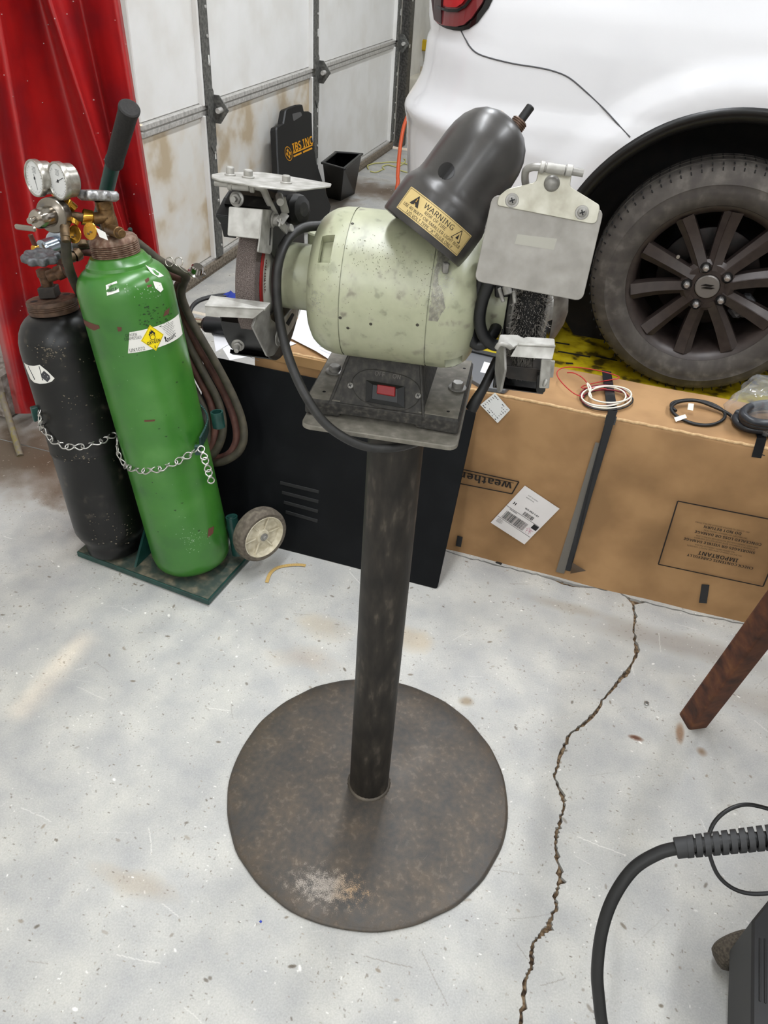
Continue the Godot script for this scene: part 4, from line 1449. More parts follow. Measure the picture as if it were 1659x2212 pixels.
	words(s, "OFF", 0.0058, w0, on_plate, false, 0, wt)
	words(s, "ON", 0.0058, w1, on_plate, false, 0, wt)
	put("switch_lettering", s, mat(Color(0.36, 0.34, 0.32), 0.6), swp)
	for p in [Vector2(757, 833), Vector2(903, 855)]:
		s = st()
		var q := outline([p], up1, GT)[0]
		screw(s, frame(up1 * Vector3(q.x, q.y, 0), up1.basis.z), 0.0042)
		var sc := put("screw", s, steel, swp)
		s = st()
		for e in 2: box(s, Transform3D(up1.basis * Basis(Vector3.BACK, e * PI / 2 + 0.5), up1 * Vector3(q.x, q.y, 0.0021)), Vector3(0.0048, 0.0011, 0.0009))
		put("cross_slot", s, mat(Color(0.03, 0.03, 0.03), 0.6), sc)
	# hold-down bolts
	for p in [Vector2(723, 802), Vector2(988, 838)]:
		var q := gl(p.x, p.y, 1, 0.977)
		s = st()
		hexbolt(s, Transform3D(Basis(Vector3.UP, 0.3), q), 0.0088, 0.0095, 0.0128)
		put("hold_down_bolt", s, steel, t)
	s = st()
	for p in [Vector2(754, 762), Vector2(700, 846), Vector2(1003, 796), Vector2(968, 889)]:
		var q := gl(p.x, p.y, 1, 0.9757)
		lathe(s, [Vector2(0.0024, 0.0001), Vector2(0, 0.0003)], Transform3D(Basis.IDENTITY, q), 10)
	put("foot_hole", s, mat(Color(0.02, 0.02, 0.02), 0.9), foot)

	# motor: turned about x
	var mx := Transform3D(Basis(Vector3.UP, Vector3.RIGHT, Vector3.BACK), Vector3(0, AY, AZ))
	var R := 0.094
	var prof_m := [[-0.1235, 0.030], [-0.1228, 0.060], [-0.1205, 0.071], [-0.1155, 0.080], [-0.1085, 0.0862], [-0.100, 0.0905], [-0.089, 0.0932], [-0.0745, R], [0.0355, R], [0.056, 0.0938], [0.068, 0.092], [0.078, 0.0875], [0.0865, 0.080], [0.092, 0.070], [0.0945, 0.058], [0.0955, 0.03]]
	var shell_at := func(x: float, a: float, off: float) -> Vector3:
		var r := lut(prof_m, x) + off
		return Vector3(x, AY + sin(a) * r, AZ + cos(a) * r)
	var holes := [[-0.1055, -0.089, 9, 15], [0.061, 0.0825, -17, -10]]   # x from, x to, and steps of 3.75 degrees
	s = st()
	for part in [[-0.1235, -0.1228, -0.1205, -0.1155, -0.1105, -0.1055, -0.100, -0.0945, -0.089, -0.0815, -0.0747], [-0.0733, -0.04, 0.0, 0.0343], [0.0357, 0.046, 0.056, 0.061, 0.068, 0.0755, 0.0825, 0.0865, 0.092, 0.0945, 0.0955]]:
		sg += 1
		s.set_smooth_group(sg)
		for i in part.size() - 1:
			for j in 96:
				var skip := false
				for h in holes:
					var jj: int = j if j < 48 else j - 96
					if part[i] > h[0] - 0.0001 and part[i + 1] < h[1] + 0.0001 and jj >= h[2] and jj < h[3]: skip = true
				if skip: continue
				var a0 := TAU * j / 96.0
				var a1 := TAU * ((j + 1) % 96) / 96.0
				var q := [shell_at.call(part[i], a0, 0.0), shell_at.call(part[i + 1], a0, 0.0), shell_at.call(part[i + 1], a1, 0.0), shell_at.call(part[i], a1, 0.0)]
				s.set_uv(Vector2.ZERO)
				for k in [0, 2, 1, 0, 3, 2]: s.add_vertex(q[k])
	for x in [-0.074, 0.035]: lathe(s, [Vector2(R - 0.0014, x - 0.0012), Vector2(R - 0.0014, x + 0.0012)], mx, 72)
	var motor := put("motor_housing", s, green, t)
	# pockets of the vents
	s = st()
	for h in holes:
		var n0: float = TAU * h[2] / 96.0
		var n1: float = TAU * h[3] / 96.0
		var rim_ := []
		var bot := []
		for k in 9:
			var e: Vector2 = [Vector2(0, 0), Vector2(0.5, 0), Vector2(1, 0), Vector2(1, 0.5), Vector2(1, 1), Vector2(0.5, 1), Vector2(0, 1), Vector2(0, 0.5), Vector2(0, 0)][k]
			rim_.append(shell_at.call(lerpf(h[0], h[1], e.x), lerpf(n0, n1, e.y), 0.0))
			bot.append(shell_at.call(lerpf(h[0], h[1], e.x), lerpf(n0, n1, e.y), -0.012))
		for k in 8: quad(s, rim_[k], rim_[k + 1], bot[k + 1], bot[k])
		quad(s, bot[0], bot[2], bot[4], bot[6])
	put("vent", s, green, motor)
	# grease, scuffs and chips on the paint
	var blotch := func(list: Array, sd: int) -> SurfaceTool:
		var q := st()
		var r := RandomNumberGenerator.new()
		r.seed = sd
		for e in list:
			for i in e[4]:
				var x: float = e[0] + r.randfn(0, e[2])
				var a: float = e[1] + r.randfn(0, e[3])
				var sz := r.randf_range(0.00022, 0.0008)
				var k := PackedVector2Array()
				for j in 5: k.append(Vector2(x, a) + Vector2(cos(j * 1.26 + i) * sz, sin(j * 1.26 + i) * sz * 9.0) * r.randf_range(0.5, 1.4))
				patch(q, k, func(p): return shell_at.call(clampf(p.x, -0.118, 0.087), p.y, 0.00035))
		return q
	put("grease_speckle", blotch.call([[-0.03, 0.72, 0.022, 0.10, 150], [-0.06, 0.95, 0.02, 0.15, 40], [-0.095, 0.2, 0.012, 0.25, 60], [0.03, 0.45, 0.01, 0.3, 80], [-0.02, 0.1, 0.05, 0.5, 70]], 5), mat(Color(0.46, 0.46, 0.37), 0.6), motor).set_meta("kind", "stuff")
	put("bare_scuff", blotch.call([[0.047, 0.55, 0.008, 0.22, 260], [0.050, 1.0, 0.007, 0.2, 140], [-0.104, 0.08, 0.006, 0.10, 120]], 6), mat(Color(0.60, 0.60, 0.56), 0.35, 0.3), motor).set_meta("kind", "stuff")
	s = st()
	var edge := RandomNumberGenerator.new()
	edge.seed = 14
	var bare := []
	for i in 34:
		var a := lerpf(0.02, 1.30, i / 33.0)
		var wa := 0.0368 + absf(edge.randfn(0, 0.0009))
		var wb := 0.0500 + 0.008 * sin(i * 0.33) * sin(a * 2.4) + edge.randfn(0, 0.0011)
		var row := PackedVector3Array()
		for j in 5: row.append(shell_at.call(lerpf(wa, maxf(wb, wa + 0.002), j / 4.0), a, 0.00025))
		bare.append(row)
	grid(s, bare)
	put("bare_metal_band", s, worn([[0.25, Color(0.47, 0.46, 0.42)], [0.55, Color(0.55, 0.54, 0.49)], [0.8, Color(0.62, 0.625, 0.53)]], 16.0, 0.36, 0.35, 0.03, 113), motor)
	s = st()
	for p in [Vector2(737, 687), Vector2(899, 702), Vector2(752, 707), Vector2(801, 702), Vector2(762, 484)]:
		var best := Vector2.ZERO
		var bd := 1e9
		for i in 60:
			for j in 60:
				var x := -0.11 + i * 0.0032
				var a := -0.6 + j * 0.036
				var w := GT * (shell_at.call(x, a, 0.0) as Vector3) - EYE
				var dd := Vector2(829.5 + FOC * w.dot(cam_x) / w.dot(cam_f), 1106.0 + FOC * w.dot(cam_d) / w.dot(cam_f)).distance_to(p)
				if dd < bd:
					bd = dd
					best = Vector2(x, a)
		var c: Vector3 = shell_at.call(best.x, best.y, 0.0)
		lathe(s, [Vector2(0.0021, 0.0), Vector2(0.0015, 0.0006), Vector2(0, 0.0007)], frame(c, c - Vector3(c.x, AY, AZ)), 10)
	put("rivet_head", s, mat(Color(0.22, 0.21, 0.17), 0.6), motor)
	# spindle collars
	s = st()
	lathe(s, [Vector2(0.0, -0.1735), Vector2(0.0415, -0.1735), Vector2(0.0425, -0.165), Vector2(0.0425, -0.134), Vector2(0.0435, -0.127), Vector2(0.049, -0.121), Vector2(0.055, -0.1195)], mx, 48)
	put("spindle_collar", s, green, t)
	s = st()
	lathe(s, [Vector2(0.055, 0.090), Vector2(0.048, 0.0925), Vector2(0.0425, 0.097), Vector2(0.042, 0.128), Vector2(0.0, 0.1285)], mx, 48)
	put("spindle_collar", s, green, t)
	# stub of the lamp socket behind the left collar
	s = st()
	cyl(s, Vector3(-0.135, AY + 0.02, -0.062), Vector3(-0.135, AY + 0.046, -0.062), 0.013, 20, 0.002)
	put("cord_gland", s, green, t)
	left_head(t, mx)
	right_head(t, mx)
	lamp_shade(t)
	cords(t)

func left_head(t: Node3D, mx: Transform3D) -> void:
	var zinc: Material = M["zinc"]
	var steel: Material = M["steel"]
	var dark: Material = M["dark"]
	var s := st()
	lathe(s, [Vector2(0.03, -0.2035), Vector2(0.097, -0.2035), Vector2(0.0995, -0.201), Vector2(0.0995, -0.181), Vector2(0.0975, -0.179), Vector2(0.055, -0.179)], mx, 96)
	var stone := worn([[0.25, Color(0.20, 0.16, 0.145)], [0.5, Color(0.38, 0.335, 0.315)], [0.7, Color(0.48, 0.44, 0.42)], [0.85, Color(0.66, 0.63, 0.61)]], 22.0, 0.85, 0, 0.16, 111, 0.10)
	var wl := put("grinding_wheel", s, stone, t)
	# paper blotter on the inner side of the stone
	s = st()
	lathe(s, [Vector2(0.054, -0.1775), Vector2(0.030, -0.1775)], mx, 64)
	lathe(s, [Vector2(0.0745, -0.1784), Vector2(0.054, -0.1775)], mx, 64)
	put("paper_blotter", s, mat(Color(0.83, 0.82, 0.79), 0.6), wl)
	s = st()
	lathe(s, [Vector2(0.0775, -0.1786), Vector2(0.0765, -0.1778), Vector2(0.067, -0.1776)], mx, 64)
	put("red_ring", s, mat(Color(0.60, 0.04, 0.07), 0.5), wl)
	s = st()
	var ring := func(p: Vector2) -> Vector3:
		var a := 0.30 + p.x / 0.0605
		return Vector3(-0.1768, AY + sin(a) * (0.0605 + p.y), AZ + cos(a) * (0.0605 + p.y))
	words(s, "VITRIFIED", 0.0062, Vector2(0.0, 0.0), ring, true, 0, 0, 1.0)
	put("blotter_print", s, mat(Color(0.35, 0.05, 0.07), 0.6), wl)
	s = st()
	lathe(s, [Vector2(0.0, -0.1775), Vector2(0.028, -0.177), Vector2(0.036, -0.1745), Vector2(0.036, -0.1735)], mx, 32)
	put("wheel_flange", s, steel, wl)
	# guard: inner side plate, outer band open towards the front
	s = st()
	var band := []
	var a0 := deg_to_rad(62.0)
	var a1 := deg_to_rad(308.0)
	for k in 4:
		var row := PackedVector3Array()
		var x: float = [-0.226, -0.226, -0.170, -0.170][k]
		var r: float = [0.108, 0.113, 0.113, 0.108][k]
		for j in 37:
			var a := lerpf(a0, a1, j / 36.0)
			row.append(Vector3(x, AY + sin(a) * r, AZ + cos(a) * r))
		band.append(row)
	band.append(band[0])
	for k in 4: grid(s, [band[k], band[k + 1]])
	put("guard_band", s, dark, t)
	for e in [[-0.1725, 0.0030]]:
		s = st()
		var pts := PackedVector2Array()
		for j in 33:
			var a := lerpf(deg_to_rad(40), deg_to_rad(318.0), j / 32.0)
			pts.append(Vector2(cos(a), sin(a)) * 0.113)
		pts.append(Vector2(0.030, -0.018)); pts.append(Vector2(0.028, 0.028))
		extr(s, pts, Transform3D(Basis(Vector3.BACK, Vector3.UP, Vector3.LEFT), Vector3(e[0], AY, AZ)), e[1], 0.0006)
		put("guard_side", s, dark, t)
	# octagonal cover edge that shows to the left
	s = st()
	var oc := []
	for e in [[560, 404], [512, 408], [496, 432], [480, 467], [490, 482], [497, 512]]: oc.append(gl(e[0], e[1], 0, -0.226))
	for j in 5: bar(s, oc[j], oc[j + 1], 0.003, 0.016, Vector3.RIGHT, 0.0006)
	put("guard_cover_edge", s, mat(Color(0.05, 0.05, 0.05), 0.6), t)
	# spark deflector: bright bent plate and its slotted side
	var pf := facing(Vector3(-0.186, 1.212, 0.076), Vector3(0.06, 0.38, 0.92))
	s = st()
	cut(s, [Vector2(494, 446), Vector2(568, 452), Vector2(562, 517), Vector2(491, 509)], pf, 0.0022, 0.002)
	var sd := put("spark_deflector", s, zinc, t)
	s = st()
	var ps := facing(Vector3(-0.1685, 1.19, 0.04), Vector3.RIGHT)
	cut(s, [Vector2(567, 452), Vector2(586, 453), Vector2(592, 464), Vector2(588, 540), Vector2(584, 550), Vector2(558, 545), Vector2(562, 515)], ps, 0.002, 0.003)
	put("deflector_side", s, zinc, sd)
	s = st()
	var sl := outline([Vector2(585, 492), Vector2(583, 530)], Transform3D(ps.basis, ps.origin + Vector3(0.0004, 0, 0)), GT)
	line2(s, sl[0], sl[1], 0.0042, func(p): return ps * Vector3(p.x, p.y, 0.0004))
	put("slot", s, mat(Color(0.03, 0.03, 0.03), 0.8), sd)
	s = st()
	var bc := gl(588, 475, 0, -0.168)
	cyl(s, bc, bc + Vector3(0.0025, 0, 0), 0.0088, 20, 0.0006)
	hexbolt(s, frame(bc + Vector3(0.0025, 0, 0), Vector3.RIGHT), 0.0068, 0.006)
	put("deflector_bolt", s, zinc, sd)
	# front lip of the guard roof, dusty
	s = st()
	var pr := facing(Vector3(-0.19, 1.222, 0.02), Vector3(0.0, 0.78, 0.62))
	cut(s, [Vector2(504, 414), Vector2(560, 402), Vector2(604, 420), Vector2(582, 444), Vector2(500, 440)], pr, 0.003, 0.003)
	put("guard_roof", s, worn([[0.2, Color(0.24, 0.21, 0.185)], [0.8, Color(0.40, 0.36, 0.32)]], 7.0, 0.7, 0.1, 0.03, 112), t)
	s = st()
	var bp := gl(512, 430, 2, 0.045)
	hexbolt(s, frame(bp, Vector3(-0.1, 0.3, 1)), 0.0066, 0.006, 0.009)
	cyl(s, bp, bp + Vector3(-0.0006, 0.003, 0.013), 0.0033, 12)
	put("guard_bolt", s, steel, t)
	# knob at the rear of the guard
	s = st()
	var kb := gl(632, 452, 0, -0.162)
	lathe(s, [Vector2(0.0, -0.004), Vector2(0.0175, -0.004), Vector2(0.0195, 0.0), Vector2(0.0195, 0.008), Vector2(0.017, 0.016), Vector2(0.009, 0.019), Vector2(0, 0.0195)], frame(kb, Vector3(0.75, 0.15, 0.3)), 9, 0, TAU, 0.3)
	put("clamp_knob", s, dark, t)
	# clamp strap of the shield arm
	s = st()
	var c0 := gl(608, 428, 0, -0.160)
	var c1 := gl(617, 462, 0, -0.158)
	var c2 := gl(604, 480, 0, -0.156)
	var c3 := gl(625, 506, 0, -0.156)
	for q in [[c0, c1], [c1, c2], [c2, c3]]: bar(s, q[0], q[1], 0.010, 0.0026, Vector3(0.4, 0.5, 0.8), 0.0005)
	cyl(s, gl(603, 424, 0, -0.164), gl(606, 437, 0, -0.156), 0.0048, 12, 0.0006)
	cyl(s, gl(620, 494, 0, -0.157), gl(631, 492, 0, -0.150), 0.0048, 12, 0.0006)
	put("arm_clamp", s, zinc, t)
	# shield arm: rod up from the clamp, then along under the raised shield
	s = st()
	var rod := smoothed([gl(618, 497, 2, 0.010), gl(598, 470, 2, 0.020), gl(578, 430, 2, 0.036), gl(568, 409, 2, 0.046), gl(553, 403, 2, 0.050), gl(520, 400, 2, 0.052), gl(464, 394, 2, 0.054)], 6)
	tube(s, rod, 0.0042, 12)
	put("shield_arm", s, zinc, t)
	s = st()
	for e in [[495, 399], [543, 404]]:
		var a := gl(e[0] - 3, e[1], 2, 0.052)
		var b := gl(e[0] + 7, e[1] + 1, 2, 0.051)
		cyl(s, a, b, 0.0062, 14, 0.0008)
	cyl(s, gl(502, 400, 2, 0.052), gl(540, 403, 2, 0.051), 0.0054, 14, 0.0006)
	put("hinge_sleeve", s, zinc, t)
	# raised eye shield
	var sp := facing(Vector3(-0.17, 1.243, 0.02), Vector3(0.02, 0.992, -0.12), Vector3(0, 0, -1))
	s = st()
	cut(s, [Vector2(457, 376), Vector2(480, 372), Vector2(560, 371), Vector2(600, 376), Vector2(716, 396), Vector2(714, 401), Vector2(640, 410), Vector2(560, 402), Vector2(470, 387), Vector2(457, 382)], sp, 0.0022, 0.002)
	var sh := put("raised_shield", s, zinc, t)
	for e in [[497, 379, 0.005, 0.010], [536, 384, 0.0055, 0.009], [618, 396, 0.005, 0.009]]:
		s = st()
		var q := outline([Vector2(e[0], e[1])], sp, GT)[0]
		hexbolt(s, frame(sp * Vector3(q.x, q.y, 0), sp.basis.z), e[2], e[3], e[2] * 1.35)
		put("shield_nut", s, zinc, sh)
	# tool rest: bent shelf and its carrier
	s = st()
	var path := []
	var la := gl(456, 638, 2, 0.112)
	var lb := gl(443, 660, 2, 0.130)
	var lc := gl(444, 683, 2, 0.133)
	var ra := gl(584, 654, 2, 0.098)
	var rb := gl(573, 667, 2, 0.118)
	var rc := gl(547, 688, 2, 0.122)
	var lk := [la, lb, lc]
	var rk := [ra, rb, rc]
	for k in 2:
		var n: Vector3 = (lk[k + 1] - lk[k]).cross(rk[k] - lk[k]).normalized() * 0.0028
		if n.z < 0: n = -n
		var A: Array = [lk[k], rk[k], rk[k + 1], lk[k + 1]]
		quad(s, A[0], A[1], A[2], A[3])
		quad(s, A[3] - n, A[2] - n, A[1] - n, A[0] - n)
		for i in 4:
			var j := (i + 1) % 4
			quad(s, A[j], A[i], A[i] - n, A[j] - n)
	cyl(s, lb, rb, 0.0016, 10)
	var tr := put("tool_rest", s, zinc, t)
	s = st()
	var pc := facing(Vector3(-0.166, 1.07, 0.07), Vector3(0.985, 0.0, 0.17))
	cut(s, [Vector2(560, 668), Vector2(580, 655), Vector2(586, 690), Vector2(600, 700), Vector2(612, 735), Vector2(592, 768), Vector2(578, 771), Vector2(546, 706)], pc, 0.003, 0.003)
	put("rest_carrier", s, steel, tr)
	s = st()
	var rb2 := gl(603, 727, 0, -0.158)
	hexbolt(s, frame(rb2, Vector3(1, 0, 0.17)), 0.0088, 0.007, 0.0125)
	put("carrier_bolt", s, steel, tr)
	# slotted quadrant on the guard flank
	s = st()
	var pq := facing(Vector3(-0.1600, 1.04, -0.02), Vector3.RIGHT)
	cut(s, [Vector2(612, 690), Vector2(634, 662), Vector2(644, 668), Vector2(642, 690), Vector2(630, 712), Vector2(618, 730), Vector2(608, 722)], pq, 0.0024, 0.004)
	var qd := put("slotted_quadrant", s, zinc, t)
	s = st()
	cut(s, [Vector2(618, 698), Vector2(632, 676), Vector2(636, 680), Vector2(624, 704)], Transform3D(pq.basis, pq.origin + Vector3(0.0006, 0, 0)), 0.0006, 0.001, 0.0)
	put("quadrant_slot", s, mat(Color(0.02, 0.02, 0.02), 0.9), qd)
	# lower lip of the guard with its stud
	s = st()
	var rows := []
	for k in 9:
		var f := k / 8.0
		var row := PackedVector3Array()
		for j in 2:
			var x := [-0.226, -0.172][j] as float
			var a := lerpf(-1.15, -0.30, f)
			row.append(Vector3(x, AY - 0.002 + sin(a) * 0.108, AZ + cos(a) * 0.108 * 0.9))
		rows.append(row)
	grid(s, rows)
	for j in 2:
		var x := [-0.227, -0.171][j] as float
		var pts := PackedVector2Array()
		for k in 9:
			var a := lerpf(-1.3, -0.22, k / 8.0)
			pts.append(Vector2(cos(a) * 0.097, sin(a) * 0.108))
		pts.append(Vector2(0.050, -0.030)); pts.append(Vector2(0.02, -0.06))
		extr(s, pts, Transform3D(Basis(Vector3.BACK, Vector3.UP, Vector3.LEFT), Vector3(x, AY - 0.002, AZ)), 0.002, 0.0004)
	put("guard_lip", s, mat(Color(0.045, 0.045, 0.045), 0.45), t)
	s = st()
	var sb := gl(514, 745, 2, 0.068)
	hexbolt(s, frame(sb, Vector3(0.2, -0.1, 1)), 0.0062, 0.006, 0.0085)
	cyl(s, sb, sb + Vector3(0.003, -0.001, 0.016), 0.0032, 12, 0.0004)
	put("lip_stud", s, steel, t)

func right_head(t: Node3D, mx: Transform3D) -> void:
	var zinc: Material = M["zinc"]
	var steel: Material = M["steel"]
	var dark: Material = M["dark"]
	# wire brush wheel
	var s := st()
	lathe(s, [Vector2(0.02, 0.1365), Vector2(0.060, 0.1385), Vector2(0.082, 0.1385), Vector2(0.089, 0.146), Vector2(0.091, 0.156), Vector2(0.089, 0.166), Vector2(0.082, 0.1735), Vector2(0.060, 0.1735), Vector2(0.02, 0.1755)], mx, 64)
	var br := put("wire_wheel", s, worn([[0.3, Color(0.02, 0.019, 0.018)], [0.7, Color(0.09, 0.086, 0.08)], [0.85, Color(0.20, 0.19, 0.175)]], 40.0, 0.7, 0.4, 0.2, 121), t)
	s = st()
	var rr := RandomNumberGenerator.new()
	rr.seed = 99
	for i in 6500:
		var a := rr.randf_range(-1.2, 1.75)
		var x := rr.randf_range(0.1385, 0.1735)
		var e := (x - 0.156) / 0.0175
		var r0 := 0.080
		var r1 := rr.randf_range(0.0895, 0.0985) - absf(e) * 0.004
		var lean := rr.randfn(0, 0.05)
		var p0 := Vector3(x, AY + sin(a) * r0, AZ + cos(a) * r0)
		var xo := x + e * 0.004 + rr.randfn(0, 0.0028)
		var p1 := Vector3(xo, AY + sin(a + lean) * r1, AZ + cos(a + lean) * r1)
		var w := Vector3(rr.randfn(0, 1), rr.randfn(0, 1), rr.randfn(0, 1)).normalized().cross((p1 - p0).normalized()) * 0.0005
		tri(s, p0 - w, p0 + w, p1 + w * 0.6)
		tri(s, p0 - w, p1 + w * 0.6, p1 - w * 0.6)
	var bs := put("bristles", s, mat(Color(0.56, 0.54, 0.51), 0.5, 0.15), br)
	bs.set_meta("kind", "stuff")
	s = st()
	lathe(s, [Vector2(0.0, 0.129), Vector2(0.035, 0.130), Vector2(0.045, 0.135), Vector2(0.045, 0.1375)], mx, 32)
	lathe(s, [Vector2(0.045, 0.1745), Vector2(0.045, 0.178), Vector2(0.018, 0.184), Vector2(0.012, 0.196), Vector2(0, 0.197)], mx, 32)
	put("wheel_flange", s, steel, br)
	# guard
	s = st()
	var band := []
	for k in 4:
		var row := PackedVector3Array()
		var x: float = [0.128, 0.128, 0.192, 0.192][k]
		var r: float = [0.106, 0.111, 0.111, 0.106][k]
		for j in 33:
			var a := lerpf(deg_to_rad(75.0), deg_to_rad(306.0), j / 32.0)
			row.append(Vector3(x, AY + sin(a) * r, AZ + cos(a) * r))
		band.append(row)
	band.append(band[0])
	for k in 4: grid(s, [band[k], band[k + 1]])
	put("guard_band", s, dark, t)
	s = st()
	var pts := PackedVector2Array()
	for j in 33:
		var a := lerpf(deg_to_rad(52), deg_to_rad(312.0), j / 32.0)
		pts.append(Vector2(cos(a), sin(a)) * 0.111)
	pts.append(Vector2(0.034, -0.020)); pts.append(Vector2(0.030, 0.030))
	extr(s, pts, Transform3D(Basis(Vector3.BACK, Vector3.UP, Vector3.LEFT), Vector3(0.127, AY, AZ)), 0.003, 0.0006)
	put("guard_side", s, dark, t)
	s = st()
	var rows := []
	var gc0 := [[1194, 632], [1196, 652], [1195, 676], [1192, 700], [1188, 722], [1184, 742]]
	var gc1 := [[1222, 630], [1228, 648], [1227, 674], [1218, 700], [1204, 722], [1190, 742]]
	for k in 6:
		var row := PackedVector3Array()
		for j in 5: row.append(gl(lerpf(gc0[k][0], gc1[k][0], j / 4.0), lerpf(gc0[k][1], gc1[k][1], j / 4.0), 2, 0.062 - 0.020 * pow(j / 4.0, 2)))
		rows.append(row)
	grid(s, rows, true)
	var rows2 := []
	for row in rows:
		var q := PackedVector3Array()
		for p in row: q.append(p + Vector3(0, 0, -0.003))
		rows2.append(q)
	grid(s, rows2)
	put("guard_cover", s, worn([[0.2, Color(0.30, 0.28, 0.26)], [0.8, Color(0.47, 0.45, 0.42)]], 7.0, 0.42, 0.6, 0.03, 122), t)
	# lowered eye shield
	var sp := facing(Vector3(0.15, 1.225, 0.122), Vector3(0.03, 0.27, 0.96))
	s = st()
	cut(s, [Vector2(1064, 420), Vector2(1305, 452), Vector2(1258, 651), Vector2(1024, 607)], Transform3D(sp.basis, sp.origin - sp.basis.z * 0.002), 0.0024, 0.008)
	var sh := put("eye_shield", s, worn([[0.15, Color(0.52, 0.505, 0.48)], [0.5, Color(0.57, 0.555, 0.53)], [0.85, Color(0.62, 0.605, 0.58)]], 7.0, 0.5, 0.4, 0.015, 123), t)
	s = st()
	cut(s, [Vector2(1073, 444), Vector2(1077, 424), Vector2(1096, 408), Vector2(1158, 393), Vector2(1166, 353), Vector2(1236, 370), Vector2(1231, 403), Vector2(1294, 442), Vector2(1296, 450), Vector2(1289, 480), Vector2(1280, 484)], sp, 0.002, 0.003)
	var bk := put("shield_bracket", s, worn([[0.15, Color(0.60, 0.585, 0.525)], [0.5, Color(0.67, 0.655, 0.60)], [0.85, Color(0.73, 0.72, 0.67)]], 7.0, 0.4, 0.5, 0.02, 124), sh)
	s = st()
	var on_sp := func(x: float, y: float, z: float) -> Vector3:
		var q := outline([Vector2(x, y)], sp, GT)[0]
		return sp * Vector3(q.x, q.y, z)
	lathe(s, [Vector2(0.0082, 0.0), Vector2(0.0082, 0.001), Vector2(0.0072, 0.0035), Vector2(0.005, 0.0055), Vector2(0.002, 0.0064), Vector2(0, 0.0066)], frame(on_sp.call(1192, 396, 0.0), sp.basis.z), 24)
	put("dome_rivet", s, steel, sh)
	for p in [Vector2(1106, 433), Vector2(1257, 459)]:
		s = st()
		lathe(s, [Vector2(0.0072, 0), Vector2(0.0068, 0.0008), Vector2(0, 0.0009)], frame(on_sp.call(p.x, p.y, 0.0), sp.basis.z), 20)
		screw(s, frame(on_sp.call(p.x, p.y, 0.0006), sp.basis.z), 0.0048)
		var sc := put("screw", s, steel, sh)
		s = st()
		for e in 2: box(s, Transform3D(sp.basis * Basis(Vector3.BACK, e * PI / 2 + 0.4), on_sp.call(p.x, p.y, 0.0032)), Vector3(0.0056, 0.0013, 0.001))
		put("cross_slot", s, mat(Color(0.03, 0.03, 0.03), 0.6), sc)
	s = st()
	extr(s, outline([Vector2(1118, 506), Vector2(1204, 516), Vector2(1196, 540), Vector2(1112, 527)], sp, GT), Transform3D(sp.basis, sp.origin - sp.basis.z * 0.0018), 0.0004)
	put("sticker_ghost", s, mat(Color(0.605, 0.595, 0.555), 0.45, 0.3), sh)
	# its hinge rod
	s = st()
	tube(s, smoothed([gl(1136, 402, 2, 0.092), gl(1134, 384, 2, 0.096), gl(1136, 369, 2, 0.102), gl(1146, 362, 2, 0.106), gl(1165, 361, 2, 0.108), gl(1215, 367, 2, 0.108), gl(1260, 374, 2, 0.108)], 6), 0.0040, 12)
	put("shield_arm", s, steel, t)
	s = st()
	for e in [[1166, 1176], [1222, 1236]]: cyl(s, gl(e[0], 360 + (e[0] - 1166) * 0.12, 2, 0.108), gl(e[1], 361 + (e[1] - 1166) * 0.12, 2, 0.108), 0.0058, 14, 0.0006)
	cyl(s, gl(1180, 362, 2, 0.1095), gl(1220, 368, 2, 0.1095), 0.0050, 14, 0.0006)
	put("hinge_sleeve", s, zinc, t)
	# arm clamp bolts that hang below the shield
	s = st()
	var cb := gl(1085, 625, 2, 0.05)
	box(s, Transform3D(Basis(Vector3.BACK, 0.2), cb), Vector3(0.018, 0.016, 0.014), 0.002)
	put("arm_clamp", s, dark, t)
	for e in [[1078, 622, 1087, 652, 0.0024], [1094, 618, 1098, 636, 0.0052], [1110, 628, 1112, 655, 0.0026]]:
		s = st()
		cyl(s, gl(e[0], e[1], 2, 0.062), gl(e[2], e[3], 2, 0.066), e[4], 12, 0.0006)
		put("clamp_stud", s, steel, t)
	# tool rest with a notch, on its own carrier
	s = st()
	var ptop := facing(Vector3(0.155, 1.108, 0.115), Vector3(0.02, 0.93, 0.37), Vector3(0, 0, -1))
	cut(s, [Vector2(1075, 742), Vector2(1080, 722), Vector2(1120, 723), Vector2(1128, 730), Vector2(1139, 727), Vector2(1198, 731), Vector2(1199, 748), Vector2(1120, 744), Vector2(1108, 752)], ptop, 0.003, 0.002)
	var tr := put("tool_rest", s, zinc, t)
	s = st()
	var ga := gl(1119, 744, 2, 0.133)
	var gb := gl(1199, 748, 2, 0.128)
	var gc := gl(1193, 776, 2, 0.136)
	var ge := gl(1103, 770, 2, 0.141)
	var nn := (gb - ga).cross(ge - ga).normalized() * 0.003
	if nn.z < 0: nn = -nn
	quad(s, ga, gb, gc, ge)
	quad(s, ge - nn, gc - nn, gb - nn, ga - nn)
	for q in [[ga, ge], [gb, ga], [gc, gb], [ge, gc]]: quad(s, q[0], q[1], q[1] - nn, q[0] - nn)
	cyl(s, ga, gb, 0.0018, 10)
	put("rest_lip", s, zinc, tr)
	s = st()
	var pcr := facing(Vector3(0.128, 1.08, 0.10), Vector3(-0.93, 0.0, 0.36))
	cut(s, [Vector2(1074, 740), Vector2(1088, 744), Vector2(1090, 800), Vector2(1080, 846), Vector2(1074, 848), Vector2(1068, 798)], pcr, 0.003, 0.002)
	put("rest_carrier", s, steel, tr)
	s = st()
	var bent := gl(1080, 748, 2, 0.125)
	tube(s, smoothed([gl(1073, 752, 2, 0.128), gl(1080, 743, 2, 0.130), gl(1094, 745, 2, 0.130), gl(1104, 752, 2, 0.128)], 5), 0.0028, 8)
	put("rest_hook", s, zinc, tr)
	# dark tray of the guard under the rest
	s = st()
